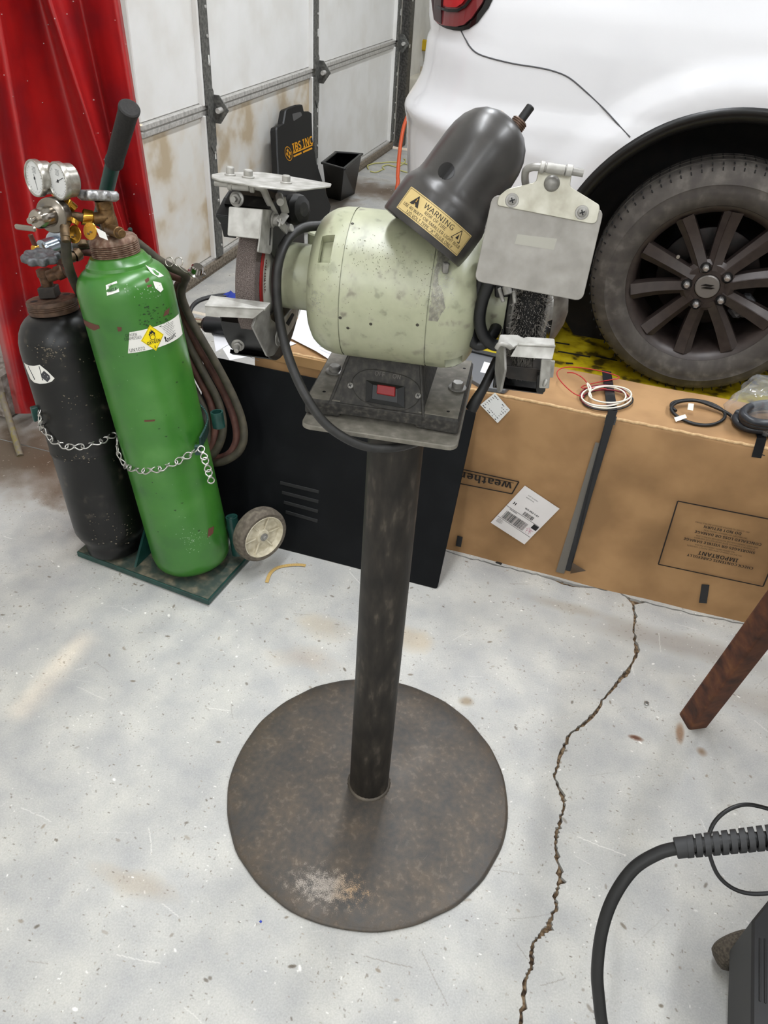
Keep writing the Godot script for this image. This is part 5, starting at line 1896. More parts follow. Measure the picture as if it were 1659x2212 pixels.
	var pt := facing(Vector3(0.158, 1.07, 0.085), Vector3(0.03, 0.1, 0.99))
	cut(s, [Vector2(1086, 790), Vector2(1166, 797), Vector2(1170, 804), Vector2(1168, 820), Vector2(1156, 826), Vector2(1095, 817), Vector2(1087, 808)], pt, 0.003, 0.003)
	for e in [[1088, 770, 1088, 806], [1168, 772, 1168, 816]]: bar(s, gl(e[0], e[1], 2, 0.07), gl(e[2], e[3], 2, 0.084), 0.003, 0.02, Vector3.RIGHT, 0.0006)
	put("guard_tray", s, worn([[0.2, Color(0.10, 0.088, 0.078)], [0.8, Color(0.19, 0.165, 0.145)]], 7.0, 0.5, 0.3, 0.03, 125), t)
	s = st()
	var ph := facing(Vector3(0.186, 1.07, 0.10), Vector3(0.05, 0.05, 1))
	cut(s, [Vector2(1160, 812), Vector2(1170, 808), Vector2(1180, 814), Vector2(1178, 846), Vector2(1170, 851), Vector2(1158, 848)], ph, 0.010, 0.002)
	put("rest_clamp", s, dark, t)
	s = st()
	bar(s, gl(1180, 776, 2, 0.10), gl(1175, 838, 2, 0.102), 0.004, 0.012, Vector3.RIGHT, 0.001)
	bar(s, gl(1188, 778, 2, 0.085), gl(1184, 815, 2, 0.085), 0.003, 0.012, Vector3.RIGHT, 0.001)
	cyl(s, gl(1174, 826, 2, 0.112), gl(1180, 828, 2, 0.112), 0.005, 12, 0.001)
	put("rest_strap", s, zinc, t)

func lamp_shade(t: Node3D) -> void:
	var inv := GT.affine_inverse()
	var D := 0.925
	var k := D / FOC
	var eyeray := (inv.basis * ray(915, 515)).normalized()
	var axis := (inv.basis * (cam_x * 0.59 - cam_d * 0.81)).normalized()
	axis = (axis - eyeray * (axis.dot(eyeray) - 0.02)).normalized()
	var toward := (inv.basis * -ray(915, 515)).normalized()
	toward = (toward - axis * toward.dot(axis)).normalized()
	var side := axis.cross(toward)          # screen right-down
	var xf := Transform3D(Basis(side, axis, toward * -1.0 if side.cross(axis).dot(toward) < 0 else toward), gd(911, 514, D))
	xf.basis.z = xf.basis.x.cross(xf.basis.y)
	var pf := []
	for p in [[98, 2], [101, 0], [103, 3], [104, 40], [103, 78], [100, 90], [95, 98], [91, 108], [89.5, 122], [89, 170], [88.5, 196], [86, 220], [79.5, 243], [68, 263], [52, 278], [30, 288.5], [12, 291.5], [0, 292]]: pf.append(Vector2(p[0], p[1]) * k)
	var s := st()
	lathe(s, pf, xf, 72, 0, TAU, 0.75)
	# inside of the shade
	var pin := []
	for p in [[0, 270], [50, 265], [80, 236], [84, 120], [97, 88], [98, 2]]: pin.append(Vector2(p[0], p[1]) * k)
	lathe(s, pin, xf, 48)
	var paint := worn([[0.2, Color(0.185, 0.178, 0.172)], [0.55, Color(0.225, 0.216, 0.208)], [0.85, Color(0.30, 0.285, 0.27)]], 5.0, 0.36, 0.1, 0.012, 131)
	paint.clearcoat_enabled = true
	paint.clearcoat = 0.12
	paint.clearcoat_roughness = 0.2
	var sh := put("lamp_shade", s, paint, t)
	# switch at the crown
	var knob := xf * (Vector3(22, 285, 0) * k)
	s = st()
	cyl(s, knob - axis * 0.004, knob + axis * 0.010, 0.0088, 18, 0.001)
	for i in 4: cyl(s, knob + axis * (0.001 + i * 0.0022), knob + axis * (0.0022 + i * 0.0022), 0.0094, 18, 0.0004)
	put("switch_nut", s, mat(Color(0.38, 0.30, 0.25), 0.4, 0.7), sh)
	s = st()
	cyl(s, knob + axis * 0.008, knob + axis * 0.028, 0.0050, 14, 0.001)
	put("switch_stem", s, mat(Color(0.05, 0.05, 0.052), 0.5), sh)
	s = st()
	box(s, Transform3D(xf.basis, xf * (Vector3(-14, 290, 2) * k)), Vector3(0.010, 0.003, 0.006), 0.001)
	put("crown_scuff", s, mat(Color(0.70, 0.66, 0.60), 0.4, 0.5), sh)
	# dark bruise on the neck
	s = st()
	var tow := 1.0 if xf.basis.z.dot(toward) > 0 else -1.0
	var neck := func(p: Vector2) -> Vector3:
		var a := p.x / (89.6 * k)
		return xf * Vector3(sin(a) * 90.6 * k, p.y, cos(a) * 90.6 * k * tow)
	var bru := PackedVector2Array()
	for i in 18: bru.append(Vector2(-40 + cos(TAU * i / 18.0) * 18, 128 + sin(TAU * i / 18.0) * 17) * k)
	patch(s, bru, neck, 0.004)
	put("oil_spot", s, mat(Color(0.085, 0.083, 0.085), 0.25), sh)
	# brass warning plate on the rim
	s = st()
	var rim := func(off: float) -> Callable:
		return func(p: Vector2) -> Vector3:
			var r := 104.2 * k + off
			var a := p.x / r + 0.02
			return xf * Vector3(sin(a) * r, p.y, cos(a) * r * tow)
	var hw := 90.0 * k
	var y0 := 14.0 * k
	var y1 := 64.0 * k
	patch(s, rounded(PackedVector2Array([Vector2(-hw, y0), Vector2(hw, y0), Vector2(hw, y1), Vector2(-hw, y1)]), 0.0008, 2), rim.call(0.0002), 0.004)
	var lb := put("warning_plate", s, mat(Color(0.78, 0.685, 0.46), 0.45, 0.2), sh)
	s = st()
	var ink: Callable = rim.call(0.0005)
	var m := 2.5 * k
	for e in [[-hw + m, y0 + m, hw - m, y0 + m], [hw - m, y0 + m, hw - m, y1 - m], [hw - m, y1 - m, -hw + m, y1 - m], [-hw + m, y1 - m, -hw + m, y0 + m]]: line2(s, Vector2(e[0], e[1]), Vector2(e[2], e[3]), 0.0004, ink, 10)
	words(s, "WARNING", 10.0 * k, Vector2(2 * k, 51 * k), ink, false, 0, 0, 1.22)
	words(s, "RISK OF FIRE", 6.2 * k, Vector2(0, 40 * k), ink, false, 0, 0, 1.12)
	words(s, "USE 40 WATT OR SMALLER LIGHT BULB", 6.2 * k, Vector2(0, 30 * k), ink, false, 0, 0, 1.06)
	words(s, "120 VOLT TYPE \"A\" BULB ONLY", 6.2 * k, Vector2(0, 20.5 * k), ink, false, 0, 0, 1.06)
	var T0 := Vector2(-68, 37) * k
	patch(s, PackedVector2Array([T0, T0 + Vector2(24, 0) * k, T0 + Vector2(12, 22) * k]), ink)
	var T1 := Vector2(46, 36) * k
	var tp := [T1, T1 + Vector2(26, 0) * k, T1 + Vector2(13, 23) * k]
	for i in 3: line2(s, tp[i], tp[(i + 1) % 3], 1.6 * k, ink)
	patch(s, PackedVector2Array([T1 + Vector2(9, 4) * k, T1 + Vector2(17, 4) * k, T1 + Vector2(15, 9) * k, T1 + Vector2(13, 14) * k, T1 + Vector2(11, 8) * k]), ink)
	put("warning_lettering", s, mat(Color(0.10, 0.08, 0.06), 0.6), lb)
	s = st()
	var mark: Callable = rim.call(0.0007)
	line2(s, T0 + Vector2(12, 8) * k, T0 + Vector2(12, 15) * k, 2.0 * k, mark)
	line2(s, T0 + Vector2(12, 3) * k, T0 + Vector2(12, 5) * k, 2.0 * k, mark)
	put("warning_mark", s, mat(Color(0.70, 0.55, 0.28), 0.4, 0.4), lb)
	# strap that carries the shade
	s = st()
	var b0 := gl(962, 578, 2, 0.062)
	box(s, Transform3D(Basis(Vector3.UP, 0.3), b0), Vector3(0.007, 0.012, 0.008), 0.001)
	bar(s, gl(958, 572, 2, 0.058), gl(986, 590, 2, 0.045), 0.010, 0.004, Vector3(0, 0.3, 1), 0.001)
	bar(s, gl(990, 560, 2, 0.05), gl(1046, 478, 2, 0.0), 0.012, 0.004, Vector3(0, 0.3, 1), 0.001)
	cyl(s, gl(1046, 478, 2, 0.0), Vector3(0.06, AY + 0.088, AZ), 0.006, 12, 0.001)
	put("lamp_bracket", s, M["steel"], t)

func cords(t: Node3D) -> void:
	var s := st()
	var p := smoothed([gl(770, 470, 2, -0.10), gl(730, 488, 2, -0.07), gl(690, 488, 2, -0.045), gl(650, 494, 2, -0.015), gl(620, 520, 2, 0.022), gl(603, 560, 2, 0.045), gl(597, 610, 2, 0.055), gl(600, 665, 2, 0.062), gl(612, 730, 2, 0.072), gl(632, 795, 2, 0.085), gl(662, 858, 2, 0.102), gl(700, 912, 2, 0.108), gl(745, 946, 2, 0.106), gl(795, 966, 2, 0.098), gl(845, 968, 2, 0.085), gl(885, 960, 2, 0.068), gl(912, 950, 2, 0.04)], 8)
	tube(s, p, 0.0061, 14)
	put("power_cord", s, M["rubber"], t)
	s = st()
	p = smoothed([gl(1048, 560, 2, 0.045), gl(1040, 605, 2, 0.045), gl(1026, 650, 2, 0.045), gl(1017, 695, 2, 0.045), gl(1018, 728, 2, 0.045), gl(1029, 744, 2, 0.045), gl(1046, 742, 2, 0.045), gl(1060, 728, 2, 0.04), gl(1072, 705, 2, 0.02), gl(1076, 670, 2, -0.03)], 8)
	tube(s, p, 0.0074, 14)
	p = smoothed([gl(1068, 570, 2, 0.058), gl(1056, 612, 2, 0.058), gl(1042, 650, 2, 0.058), gl(1036, 690, 2, 0.058), gl(1043, 722, 2, 0.058), gl(1062, 743, 2, 0.058), gl(1086, 746, 2, 0.056), gl(1104, 736, 2, 0.05), gl(1116, 716, 2, 0.03)], 8)
	tube(s, p, 0.0074, 14)
	put("lamp_cord", s, mat(Color(0.065, 0.066, 0.07), 0.45), t)
	s = st()
	p = smoothed([gl(1075, 775, 2, -0.02), gl(1062, 802, 2, -0.01), gl(1046, 835, 2, 0.0), gl(1030, 862, 2, 0.006), gl(1018, 884, 2, 0.008)], 8)
	tube(s, p, 0.0066, 14, func(f): return 1.0 + 0.25 * sm3(0.5, 0.9, f))
	put("cord_boot", s, mat(Color(0.075, 0.075, 0.075), 0.5), t)

# ---------------------------------------------------------------- gas cylinders on their hand cart
var GB := Vector3(-0.9422, 0.022, -1.4522)
var GD := Vector3(-0.1494, 0.988, -0.0382).normalized()
func on_cyl(x: float, y: float, b: Vector3, d: Vector3, r: float) -> Vector3:
	var v := ray(x, y)
	var o := EYE - b
	var vp := v - d * v.dot(d)
	var op := o - d * o.dot(d)
	var A := vp.dot(vp)
	var B := 2.0 * vp.dot(op)
	var C := op.dot(op) - r * r
	var q := B * B - 4 * A * C
	if q < 0: return EYE + v * (-B / (2 * A))
	return EYE + v * ((-B - sqrt(q)) / (2 * A))
func handwheel(s: SurfaceTool, xf: Transform3D, r: float, h: float, lobes := 7) -> void:
	var rows := []
	for e in [[0.30, -0.5], [0.86, -0.5], [1.0, -0.25], [1.0, 0.25], [0.90, 0.5], [0.70, 0.42], [0.55, 0.25], [0.35, 0.28], [0.22, 0.55], [0.0, 0.58]]:
		var row := PackedVector3Array()
		for j in 85:
			var a := TAU * (j % 84) / 84.0
			var lob := 1.0 + 0.13 * cos(a * lobes) * sm3(0.5, 0.95, e[0])
			row.append(xf * Vector3(cos(a) * r * e[0] * lob, e[1] * h, sin(a) * r * e[0] * lob))
		rows.append(row)
	grid(s, rows)
func link(s: SurfaceTool, a: Vector3, b: Vector3, out: Vector3, wide: float, r: float) -> void:
	var u := (b - a)
	var l := u.length()
	u /= l
	out = (out - u * out.dot(u)).normalized()
	var w := u.cross(out)
	# a knotted wire link: a long eye, a wrap in the middle and a second eye
	var p := []
	for e in [[0.52, 0.10], [0.80, 0.42], [1.0, 0.30], [1.08, 0.0], [1.0, -0.30], [0.80, -0.42], [0.52, -0.10], [0.46, 0.14], [0.20, 0.42], [0.0, 0.30], [-0.08, 0.0], [0.0, -0.30], [0.20, -0.42], [0.46, -0.14], [0.52, 0.10]]:
		p.append(a + u * (l * e[0]) + w * (wide * e[1]) + out * (r * 0.9 * (1.0 if absf(e[1]) < 0.2 and absf(e[0] - 0.5) < 0.1 else 0.0)))
	tube(s, smoothed(p, 4), r, 8, null, false)
	for k in 2: cyl(s, a + u * (l * (0.44 + 0.07 * k)) - w * wide * 0.16, a + u * (l * (0.47 + 0.07 * k)) + w * wide * 0.16 + out * r, r * 1.7, 8)
func chain(called: String, label: String, path: Array, centre: Vector3, pitch: float) -> void:
	var sp := smoothed(path, 10)
	var tot := 0.0
	for i in sp.size() - 1: tot += sp[i].distance_to(sp[i + 1])
	var n := maxi(2, int(round(tot / pitch)))
	var t := thing(called, label, "chain", sp[0])
	var inv := Transform3D(Basis.IDENTITY, -sp[0])
	var acc := 0.0
	var pts := [sp[0]]
	for i in sp.size() - 1:
		acc += sp[i].distance_to(sp[i + 1])
		if acc >= tot / n * pts.size() - 0.0001: pts.append(sp[i + 1])
	var mm := mat(Color(0.72, 0.71, 0.69), 0.28, 0.9)
	for i in pts.size() - 1:
		var s := st()
		var out: Vector3 = (pts[i] - centre)
		out.y *= 0.2
		if i % 2 == 1: out = out.normalized() + Vector3(0, 0.75, 0.0)
		link(s, inv * pts[i], inv * pts[i + 1], out, 0.019, 0.0019)
		put("link", s, mm, t)

func cart_and_cylinders() -> void:
	var zinc: Material = M["zinc"]
	# ---- oxygen cylinder
	var gx := frame(GB, GD, Vector3(0.1, 0.1, -1))
	var t := thing("oxygen_cylinder", "tall green gas cylinder with a yellow diamond label chained on the hand cart", "gas cylinder", GB, gx.basis)
	var green := worn([[0.08, Color(0.17, 0.37, 0.14)], [0.3, Color(0.20, 0.42, 0.145)], [0.65, Color(0.23, 0.455, 0.16)], [0.9, Color(0.30, 0.51, 0.23)]], 1.7, 0.28, 0.0, 0.012, 141)
	green.metallic_specular = 0.55
	var s := st()
	lathe(s, [Vector2(0.0, 0.004), Vector2(0.060, 0.000), Vector2(0.082, 0.003), Vector2(0.096, 0.012), Vector2(0.1045, 0.027), Vector2(0.108, 0.048), Vector2(0.108, 0.3), Vector2(0.108, 0.55), Vector2(0.108, 0.740), Vector2(0.1078, 0.770), Vector2(0.1062, 0.786), Vector2(0.1025, 0.799), Vector2(0.0965, 0.810), Vector2(0.0885, 0.819), Vector2(0.0800, 0.8255), Vector2(0.0745, 0.828), Vector2(0.0728, 0.835), Vector2(0.0690, 0.8375), Vector2(0.0600, 0.851), Vector2(0.050, 0.853)], Transform3D.IDENTITY, 72, 0, TAU, 0.75)
	var body := put("shell", s, green, t)
	s = st()
	for i in 7: lathe(s, [Vector2(0.051, 0.848 + i * 0.0042), Vector2(0.0535, 0.8493 + i * 0.0042), Vector2(0.0535, 0.851 + i * 0.0042), Vector2(0.051, 0.8522 + i * 0.0042)], Transform3D.IDENTITY, 48)
	lathe(s, [Vector2(0.0515, 0.876), Vector2(0.0535, 0.879), Vector2(0.0525, 0.885), Vector2(0.047, 0.891), Vector2(0.034, 0.8955), Vector2(0.0, 0.897)], Transform3D.IDENTITY, 48)
	put("neck_ring", s, worn([[0.2, Color(0.35, 0.24, 0.19)], [0.5, Color(0.47, 0.36, 0.29)], [0.85, Color(0.60, 0.53, 0.47)]], 9.0, 0.55, 0.4, 0.03, 142), t)
	s = st()
	lathe(s, [Vector2(0.021, 0.8955), Vector2(0.0225, 0.897), Vector2(0.021, 0.8995), Vector2(0.017, 0.900)], Transform3D.IDENTITY, 28)
	put("seal_tape", s, mat(Color(0.86, 0.84, 0.80), 0.6), t)
	var brass := worn([[0.2, Color(0.36, 0.27, 0.17)], [0.8, Color(0.50, 0.39, 0.25)]], 12.0, 0.45, 0.75, 0.03, 143)
	var gold := mat(Color(0.80, 0.62, 0.26), 0.25, 0.9)
	var inv := gx.affine_inverse()
	var gp := func(x: float, y: float, d: float) -> Vector3: return inv * dp(x, y, d)
	s = st()
	lathe(s, [Vector2(0.016, 0.888), Vector2(0.017, 0.905), Vector2(0.019, 0.912), Vector2(0.019, 0.930), Vector2(0.0178, 0.932), Vector2(0.0178, 0.948), Vector2(0.0185, 0.949), Vector2(0.0185, 0.966), Vector2(0.014, 0.969), Vector2(0, 0.969)], Transform3D.IDENTITY, 28)
	cyl(s, gp.call(236, 496, 1.71), gp.call(258, 503, 1.665), 0.0125, 20, 0.0015)
	cyl(s, gp.call(247, 498, 1.68), gp.call(264, 505, 1.65), 0.0085, 16, 0.001)
	cyl(s, gp.call(232, 470, 1.70), gp.call(201, 472, 1.69), 0.0125, 20, 0.001)
	var valve := put("valve_body", s, brass, t)
	s = st()
	var hw := frame(gp.call(213, 423, 1.672), Vector3(0, 1, 0))
	hw.basis = Basis(Vector3.RIGHT, 0.25)
	handwheel(s, hw, 0.0385, 0.021)
	put("valve_handwheel", s, worn([[0.2, Color(0.52, 0.52, 0.52)], [0.8, Color(0.76, 0.755, 0.75)]], 12.0, 0.36, 0.8, 0.03, 144), t)
	s = st()
	var white := mat(Color(0.88, 0.87, 0.84), 0.55)
	extr(s, outline([Vector2(206, 491), Vector2(227, 502), Vector2(233, 519), Vector2(215, 512)], facing(gp.call(220, 505, 1.66), inv.basis * Vector3(-0.1, 0.4, 0.9)), gx), facing(gp.call(220, 505, 1.66), inv.basis * Vector3(-0.1, 0.4, 0.9)), 0.0006)
	put("valve_tag", s, white, valve)
	# stickers: a polar print on the shell, u along the girth, v up the axis
	var face := func(off: float) -> Callable:
		return func(p: Vector2) -> Vector3:
			var r := lut([[0.74, 0.108], [0.77, 0.1078], [0.786, 0.1062], [0.799, 0.1025], [0.81, 0.0965], [0.819, 0.0885], [0.8255, 0.080]], p.y) + off
			var a := p.x / 0.108
			return Vector3(cos(a) * r, p.y, sin(a) * r)
	var uv := func(x: float, y: float, r := 0.108) -> Vector2:
		var q := inv * on_cyl(x, y, GB, GD, r)
		return Vector2((atan2(-q.z, -q.x) + PI) * 0.108, q.y)
	var c0: Vector2 = uv.call(330, 730)
	var sgn := -1.0 if (uv.call(350, 730) as Vector2).x < c0.x else 1.0
	var fl_ := func(f: Callable) -> Callable:
		return func(p: Vector2) -> Vector3: return f.call(Vector2(c0.x + sgn * p.x, c0.y + p.y))
	var pr: Callable = fl_.call(face.call(0.0005))
	var pi: Callable = fl_.call(face.call(0.0008))
	var pj: Callable = fl_.call(face.call(0.0011))
	var tilt := 0.02
	s = st()
	var lab := PackedVector2Array()
	for i in 15: lab.append(Vector2(lerpf(-0.062, 0.100, i / 14.0), -0.0245))
	for i in 15: lab.append(Vector2(lerpf(0.104, -0.047, i / 14.0), 0.0235))
	patch(s, lab, pr, 0.006)
	var gl_ := put("white_label", s, white, body)
	s = st()
	patch(s, PackedVector2Array([Vector2(0, 0.0305), Vector2(0.0275, 0), Vector2(0, -0.0305), Vector2(-0.0275, 0)]), pi, 0.005)
	put("yellow_diamond", s, mat(Color(0.93, 0.83, 0.02), 0.5), gl_)
	var ink := mat(Color(0.10, 0.10, 0.10), 0.7)
	s = st()
	words(s, "OXYGEN", 0.0062, Vector2(-0.032, 0.0165), pi, false, 2, 0, 0.8)
	words(s, "COMPRESSED", 0.0062, Vector2(-0.024, 0.0085), pi, false, 2, 0, 0.72)
	words(s, "UN1072", 0.0078, Vector2(-0.040, -0.0185), pi, false, 0, 0, 0.9)
	words(s, "OXYGEN", 0.0072, Vector2(0.0, -0.0095), pj, true, 0, 0, 0.8)
	words(s, "2", 0.0058, Vector2(0.0, -0.021), pj, true, 0)
	words(s, "oxarc", 0.0105, Vector2(0.048, -0.0135), pi, true, 0, 0.10, 0.85, 0.25)
	for i in 8: line2(s, Vector2(0.026 + 0.0018 * i, 0.0175 - i * 0.0036), Vector2(0.066 - 0.0008 * i * (i % 3), 0.0185 - i * 0.0036), 0.0007, pi, 6)
	# ring with the flame above it
	for i in 20:
		var a := TAU * i / 20.0
		var b := TAU * (i + 1) / 20.0
		line2(s, Vector2(cos(a), sin(a)) * 0.0058 + Vector2(0, 0.002), Vector2(cos(b), sin(b)) * 0.0058 + Vector2(0, 0.002), 0.0013, pj)
	line2(s, Vector2(-0.010, -0.0042), Vector2(0.010, -0.0042), 0.0006, pj, 4)
	patch(s, PackedVector2Array([Vector2(-0.0068, 0.005), Vector2(-0.0078, 0.0105), Vector2(-0.0052, 0.0125), Vector2(-0.0048, 0.0168), Vector2(-0.0020, 0.0152), Vector2(-0.0002, 0.0215), Vector2(0.0016, 0.0158), Vector2(0.0042, 0.0172), Vector2(0.0046, 0.013), Vector2(0.0074, 0.0112), Vector2(0.0066, 0.005), Vector2(0.0036, 0.0088), Vector2(0.0018, 0.0118), Vector2(-0.0004, 0.0095), Vector2(-0.0028, 0.0108)]), pj)
	for i in 4:
		var e := [Vector2(0, 0.0285), Vector2(0.0255, 0), Vector2(0, -0.0285), Vector2(-0.0255, 0)]
		line2(s, e[i], e[(i + 1) % 4], 0.0005, pj, 6)
	patch(s, PackedVector2Array([Vector2(0.0275, -0.019), Vector2(0.0285, -0.0125), Vector2(0.0268, -0.008), Vector2(0.030, -0.0045), Vector2(0.0322, -0.009), Vector2(0.031, -0.0135), Vector2(0.0325, -0.0195), Vector2(0.0300, -0.0165)]), pi)
	put("label_print", s, ink, gl_)
	# small shoulder stickers
	var sh := face.call(0.0012)
	var quad_px := func(px: Array, r: float) -> PackedVector2Array:
		var o := PackedVector2Array()
		for p in px: o.append(uv.call(p[0], p[1], r))
		return o
	s = st()
	var sp: PackedVector2Array = quad_px.call([[227, 617], [251, 609], [258, 629], [233, 637]], 0.1005)
	patch(s, sp, sh, 0.004)
	var pt := put("part_sticker", s, white, body)
	s = st()
	var sc := (sp[0] + sp[1] + sp[2] + sp[3]) / 4.0
	var sd := (sp[2] - sp[3])
	var shi := face.call(0.0016)
	words(s, "PART #", 0.0062, Vector2.ZERO, func(p): return shi.call(sc + Vector2(sgn * p.x, p.y - 0.003)), false, 0, 0.22, 0.78)
	words(s, "USED", 0.0035, Vector2.ZERO, func(p): return shi.call(sc + Vector2(sgn * p.x + sgn * -0.004, p.y + 0.006)), false, 0, 0.22, 0.9)
	put("sticker_print", s, ink, pt)
	s = st()
	patch(s, quad_px.call([[327, 573], [341, 580], [351, 596], [341, 599], [333, 592]], 0.099), sh, 0.004)
	patch(s, quad_px.call([[331, 607], [346, 611], [349, 625], [343, 631], [333, 622]], 0.1035), sh, 0.004)
	put("torn_sticker", s, white, body)
	# scrapes down to rusty primer
	s = st()
	var sf := face.call(0.0006)
	for e in [[[180, 688], [196, 697], [214, 703], [216, 709], [204, 714], [190, 707], [181, 698]], [[253, 706], [263, 707], [262, 715], [255, 716]], [[311, 907], [335, 906], [334, 910], [312, 911]], [[450, 1142], [462, 1136], [460, 1152], [448, 1162]], [[318, 606], [328, 600], [330, 618], [320, 622]], [[356, 672], [366, 664], [364, 678], [352, 684]]]: patch(s, quad_px.call(e, 0.108), sf, 0.004)
	put("rust_scrape", s, mat(Color(0.36, 0.20, 0.15), 0.7), body)
	s = st()
	var rr := RandomNumberGenerator.new()
	rr.seed = 55
	for i in 150:
		var q: Vector2
		if i < 70: q = uv.call(rr.randf_range(395, 460), 0, 0.108) if false else uv.call(400 + rr.randfn(18, 16), 1160 + rr.randfn(5, 14))
		elif i < 110: q = uv.call(rr.randf_range(265, 350), 628 + rr.randfn(0, 9), 0.103)
		else: q = uv.call(rr.randf_range(240, 430), rr.randf_range(690, 1180))
		var e := rr.randf_range(0.0004, 0.0016) * (0.6 if i >= 110 else 1.0)
		var k := PackedVector2Array()
		for j in 5: k.append(q + Vector2(cos(j * 1.26 + i), sin(j * 1.26 + i)) * e * rr.randf_range(0.5, 1.6))
		patch(s, k, sf)
	put("pale_scuff", s, mat(Color(0.56, 0.66, 0.54), 0.5), body).set_meta("kind", "stuff")
	s = st()
	for i in 90:
		var q: Vector2 = uv.call(rr.randf_range(300, 372), rr.randf_range(655, 705)) if i < 60 else uv.call(rr.randf_range(230, 440), rr.randf_range(720, 1150))
		var e := rr.randf_range(0.0005, 0.0022)
		var k := PackedVector2Array()
		for j in 5: k.append(q + Vector2(cos(j * 1.26 + i) * 1.8, sin(j * 1.26 + i)) * e * rr.randf_range(0.4, 1.5))
		patch(s, k, sf)
	put("dark_scuff", s, mat(Color(0.13, 0.24, 0.10), 0.6), body).set_meta("kind", "stuff")

	# ---- black cylinder
	var kb := fl(253, 1178, 0.022)
	var kd := (dp(112, 652, 1.885) - kb)
	var L := kd.length()
	kd = kd.normalized()
	var kx := frame(kb, kd, Vector3(0.1, 0.1, -1))
	var kinv := kx.affine_inverse()
	t = thing("black_cylinder", "black scuffed gas cylinder with a rusty collar, left of the green one on the cart", "gas cylinder", kb, kx.basis)
	s = st()
	lathe(s, [Vector2(0.0, 0.002), Vector2(0.076, 0.0), Vector2(0.080, 0.004), Vector2(0.082, 0.030), Vector2(0.084, 0.043), Vector2(0.092, 0.056), Vector2(0.0985, 0.075), Vector2(0.1, 0.10), Vector2(0.1, 0.2), Vector2(0.1, L - 0.385), Vector2(0.1025, L - 0.382), Vector2(0.1025, L - 0.374), Vector2(0.101, L - 0.37), Vector2(0.102, L - 0.2), Vector2(0.102, L - 0.105), Vector2(0.1, L - 0.085), Vector2(0.094, L - 0.064), Vector2(0.084, L - 0.046), Vector2(0.073, L - 0.034), Vector2(0.066, L - 0.029), Vector2(0.060, L - 0.0265), Vector2(0.052, L - 0.022)], Transform3D.IDENTITY, 72, 0, TAU, 0.8)
	var blk := worn([[0.15, Color(0.028, 0.027, 0.027)], [0.55, Color(0.040, 0.038, 0.037)], [0.80, Color(0.075, 0.07, 0.066)], [0.97, Color(0.26, 0.235, 0.20)]], 2.6, 0.36, 0.1, 0.02, 145)
	var kb_ := put("shell", s, blk, t)
	s = st()
	lathe(s, [Vector2(0.054, L - 0.024), Vector2(0.0585, L - 0.022), Vector2(0.0590, L - 0.013), Vector2(0.0575, L - 0.012), Vector2(0.0590, L - 0.010), Vector2(0.0575, L - 0.008), Vector2(0.0590, L - 0.006), Vector2(0.0575, L - 0.004), Vector2(0.0590, L - 0.002), Vector2(0.0590, L + 0.004), Vector2(0.057, L + 0.008), Vector2(0.030, L + 0.0095), Vector2(0.0, L + 0.0095)], Transform3D.IDENTITY, 48)
	put("neck_ring", s, worn([[0.2, Color(0.26, 0.185, 0.14)], [0.8, Color(0.38, 0.29, 0.225)]], 8.0, 0.6, 0.2, 0.03, 146), t)
	s = st()
	for a in [1.9, 5.2]: lathe(s, [Vector2(0.009, 0.0), Vector2(0.0, 0.0004)], Transform3D(Basis.IDENTITY, Vector3(cos(a) * 0.040, L + 0.0097, sin(a) * 0.040)), 14)
	put("fuse_plug", s, mat(Color(0.05, 0.04, 0.035), 0.7), t)
	s = st()
	box(s, Transform3D(Basis(Vector3.UP, 0.5), Vector3(0.0, L + 0.025, 0.0)), Vector3(0.040, 0.026, 0.040), 0.002)
	put("valve_base", s, worn([[0.2, Color(0.13, 0.11, 0.095)], [0.8, Color(0.21, 0.18, 0.155)]], 9.0, 0.6, 0.2, 0.03, 147), t)
	s = st()
	var kp := func(x: float, y: float, d: float) -> Vector3: return kinv * dp(x, y, d)
	lathe(s, [Vector2(0.0140, L + 0.036), Vector2(0.0145, L + 0.060), Vector2(0.0172, L + 0.061), Vector2(0.0172, L + 0.077), Vector2(0.012, L + 0.079), Vector2(0.0, L + 0.079)], Transform3D.IDENTITY, 24)
	cyl(s, kp.call(103, 598, 1.80), kp.call(126, 590, 1.80), 0.0135, 18, 0.001)
	hexbolt(s, frame(kp.call(122, 592, 1.80), kp.call(142, 583, 1.80) - kp.call(122, 592, 1.80)), 0.0165, 0.018)
	put("valve_body", s, worn([[0.2, Color(0.25, 0.175, 0.125)], [0.8, Color(0.40, 0.29, 0.20)]], 10.0, 0.5, 0.6, 0.03, 148), t)
	s = st()
	var kw := Transform3D(kinv.basis * Basis(Vector3.RIGHT, 0.0), kp.call(88, 556, 1.735))
	handwheel(s, kw, 0.0375, 0.019, 8)
	put("valve_handwheel", s, worn([[0.2, Color(0.32, 0.325, 0.33)], [0.8, Color(0.46, 0.465, 0.47)]], 12.0, 0.5, 0.5, 0.03, 149), t)
	var kuv := func(x: float, y: float) -> Vector2:
		var q := kinv * on_cyl(x, y, kb, kd, 0.102)
		return Vector2(atan2(q.z, q.x), q.y)
	var kf := func(p: Vector2) -> Vector3: return Vector3(cos(p.x) * 0.1026, p.y, sin(p.x) * 0.1026)
	var kf2 := func(p: Vector2) -> Vector3: return Vector3(cos(p.x) * 0.1030, p.y, sin(p.x) * 0.1030)
	s = st()
	var kl := PackedVector2Array()
	for p in [[52, 783], [62, 789], [74, 790], [86, 788], [102, 801], [118, 817], [112, 824], [100, 828], [86, 829], [74, 826], [66, 818]]: kl.append(kuv.call(p[0], p[1]))
	patch(s, kl, kf, 0.05)
	var klb := put("white_label", s, white, kb_)
	s = st()
	var dm := []
	for p in [[96, 804], [108, 814], [102, 822], [90, 812]]: dm.append(kuv.call(p[0], p[1]))
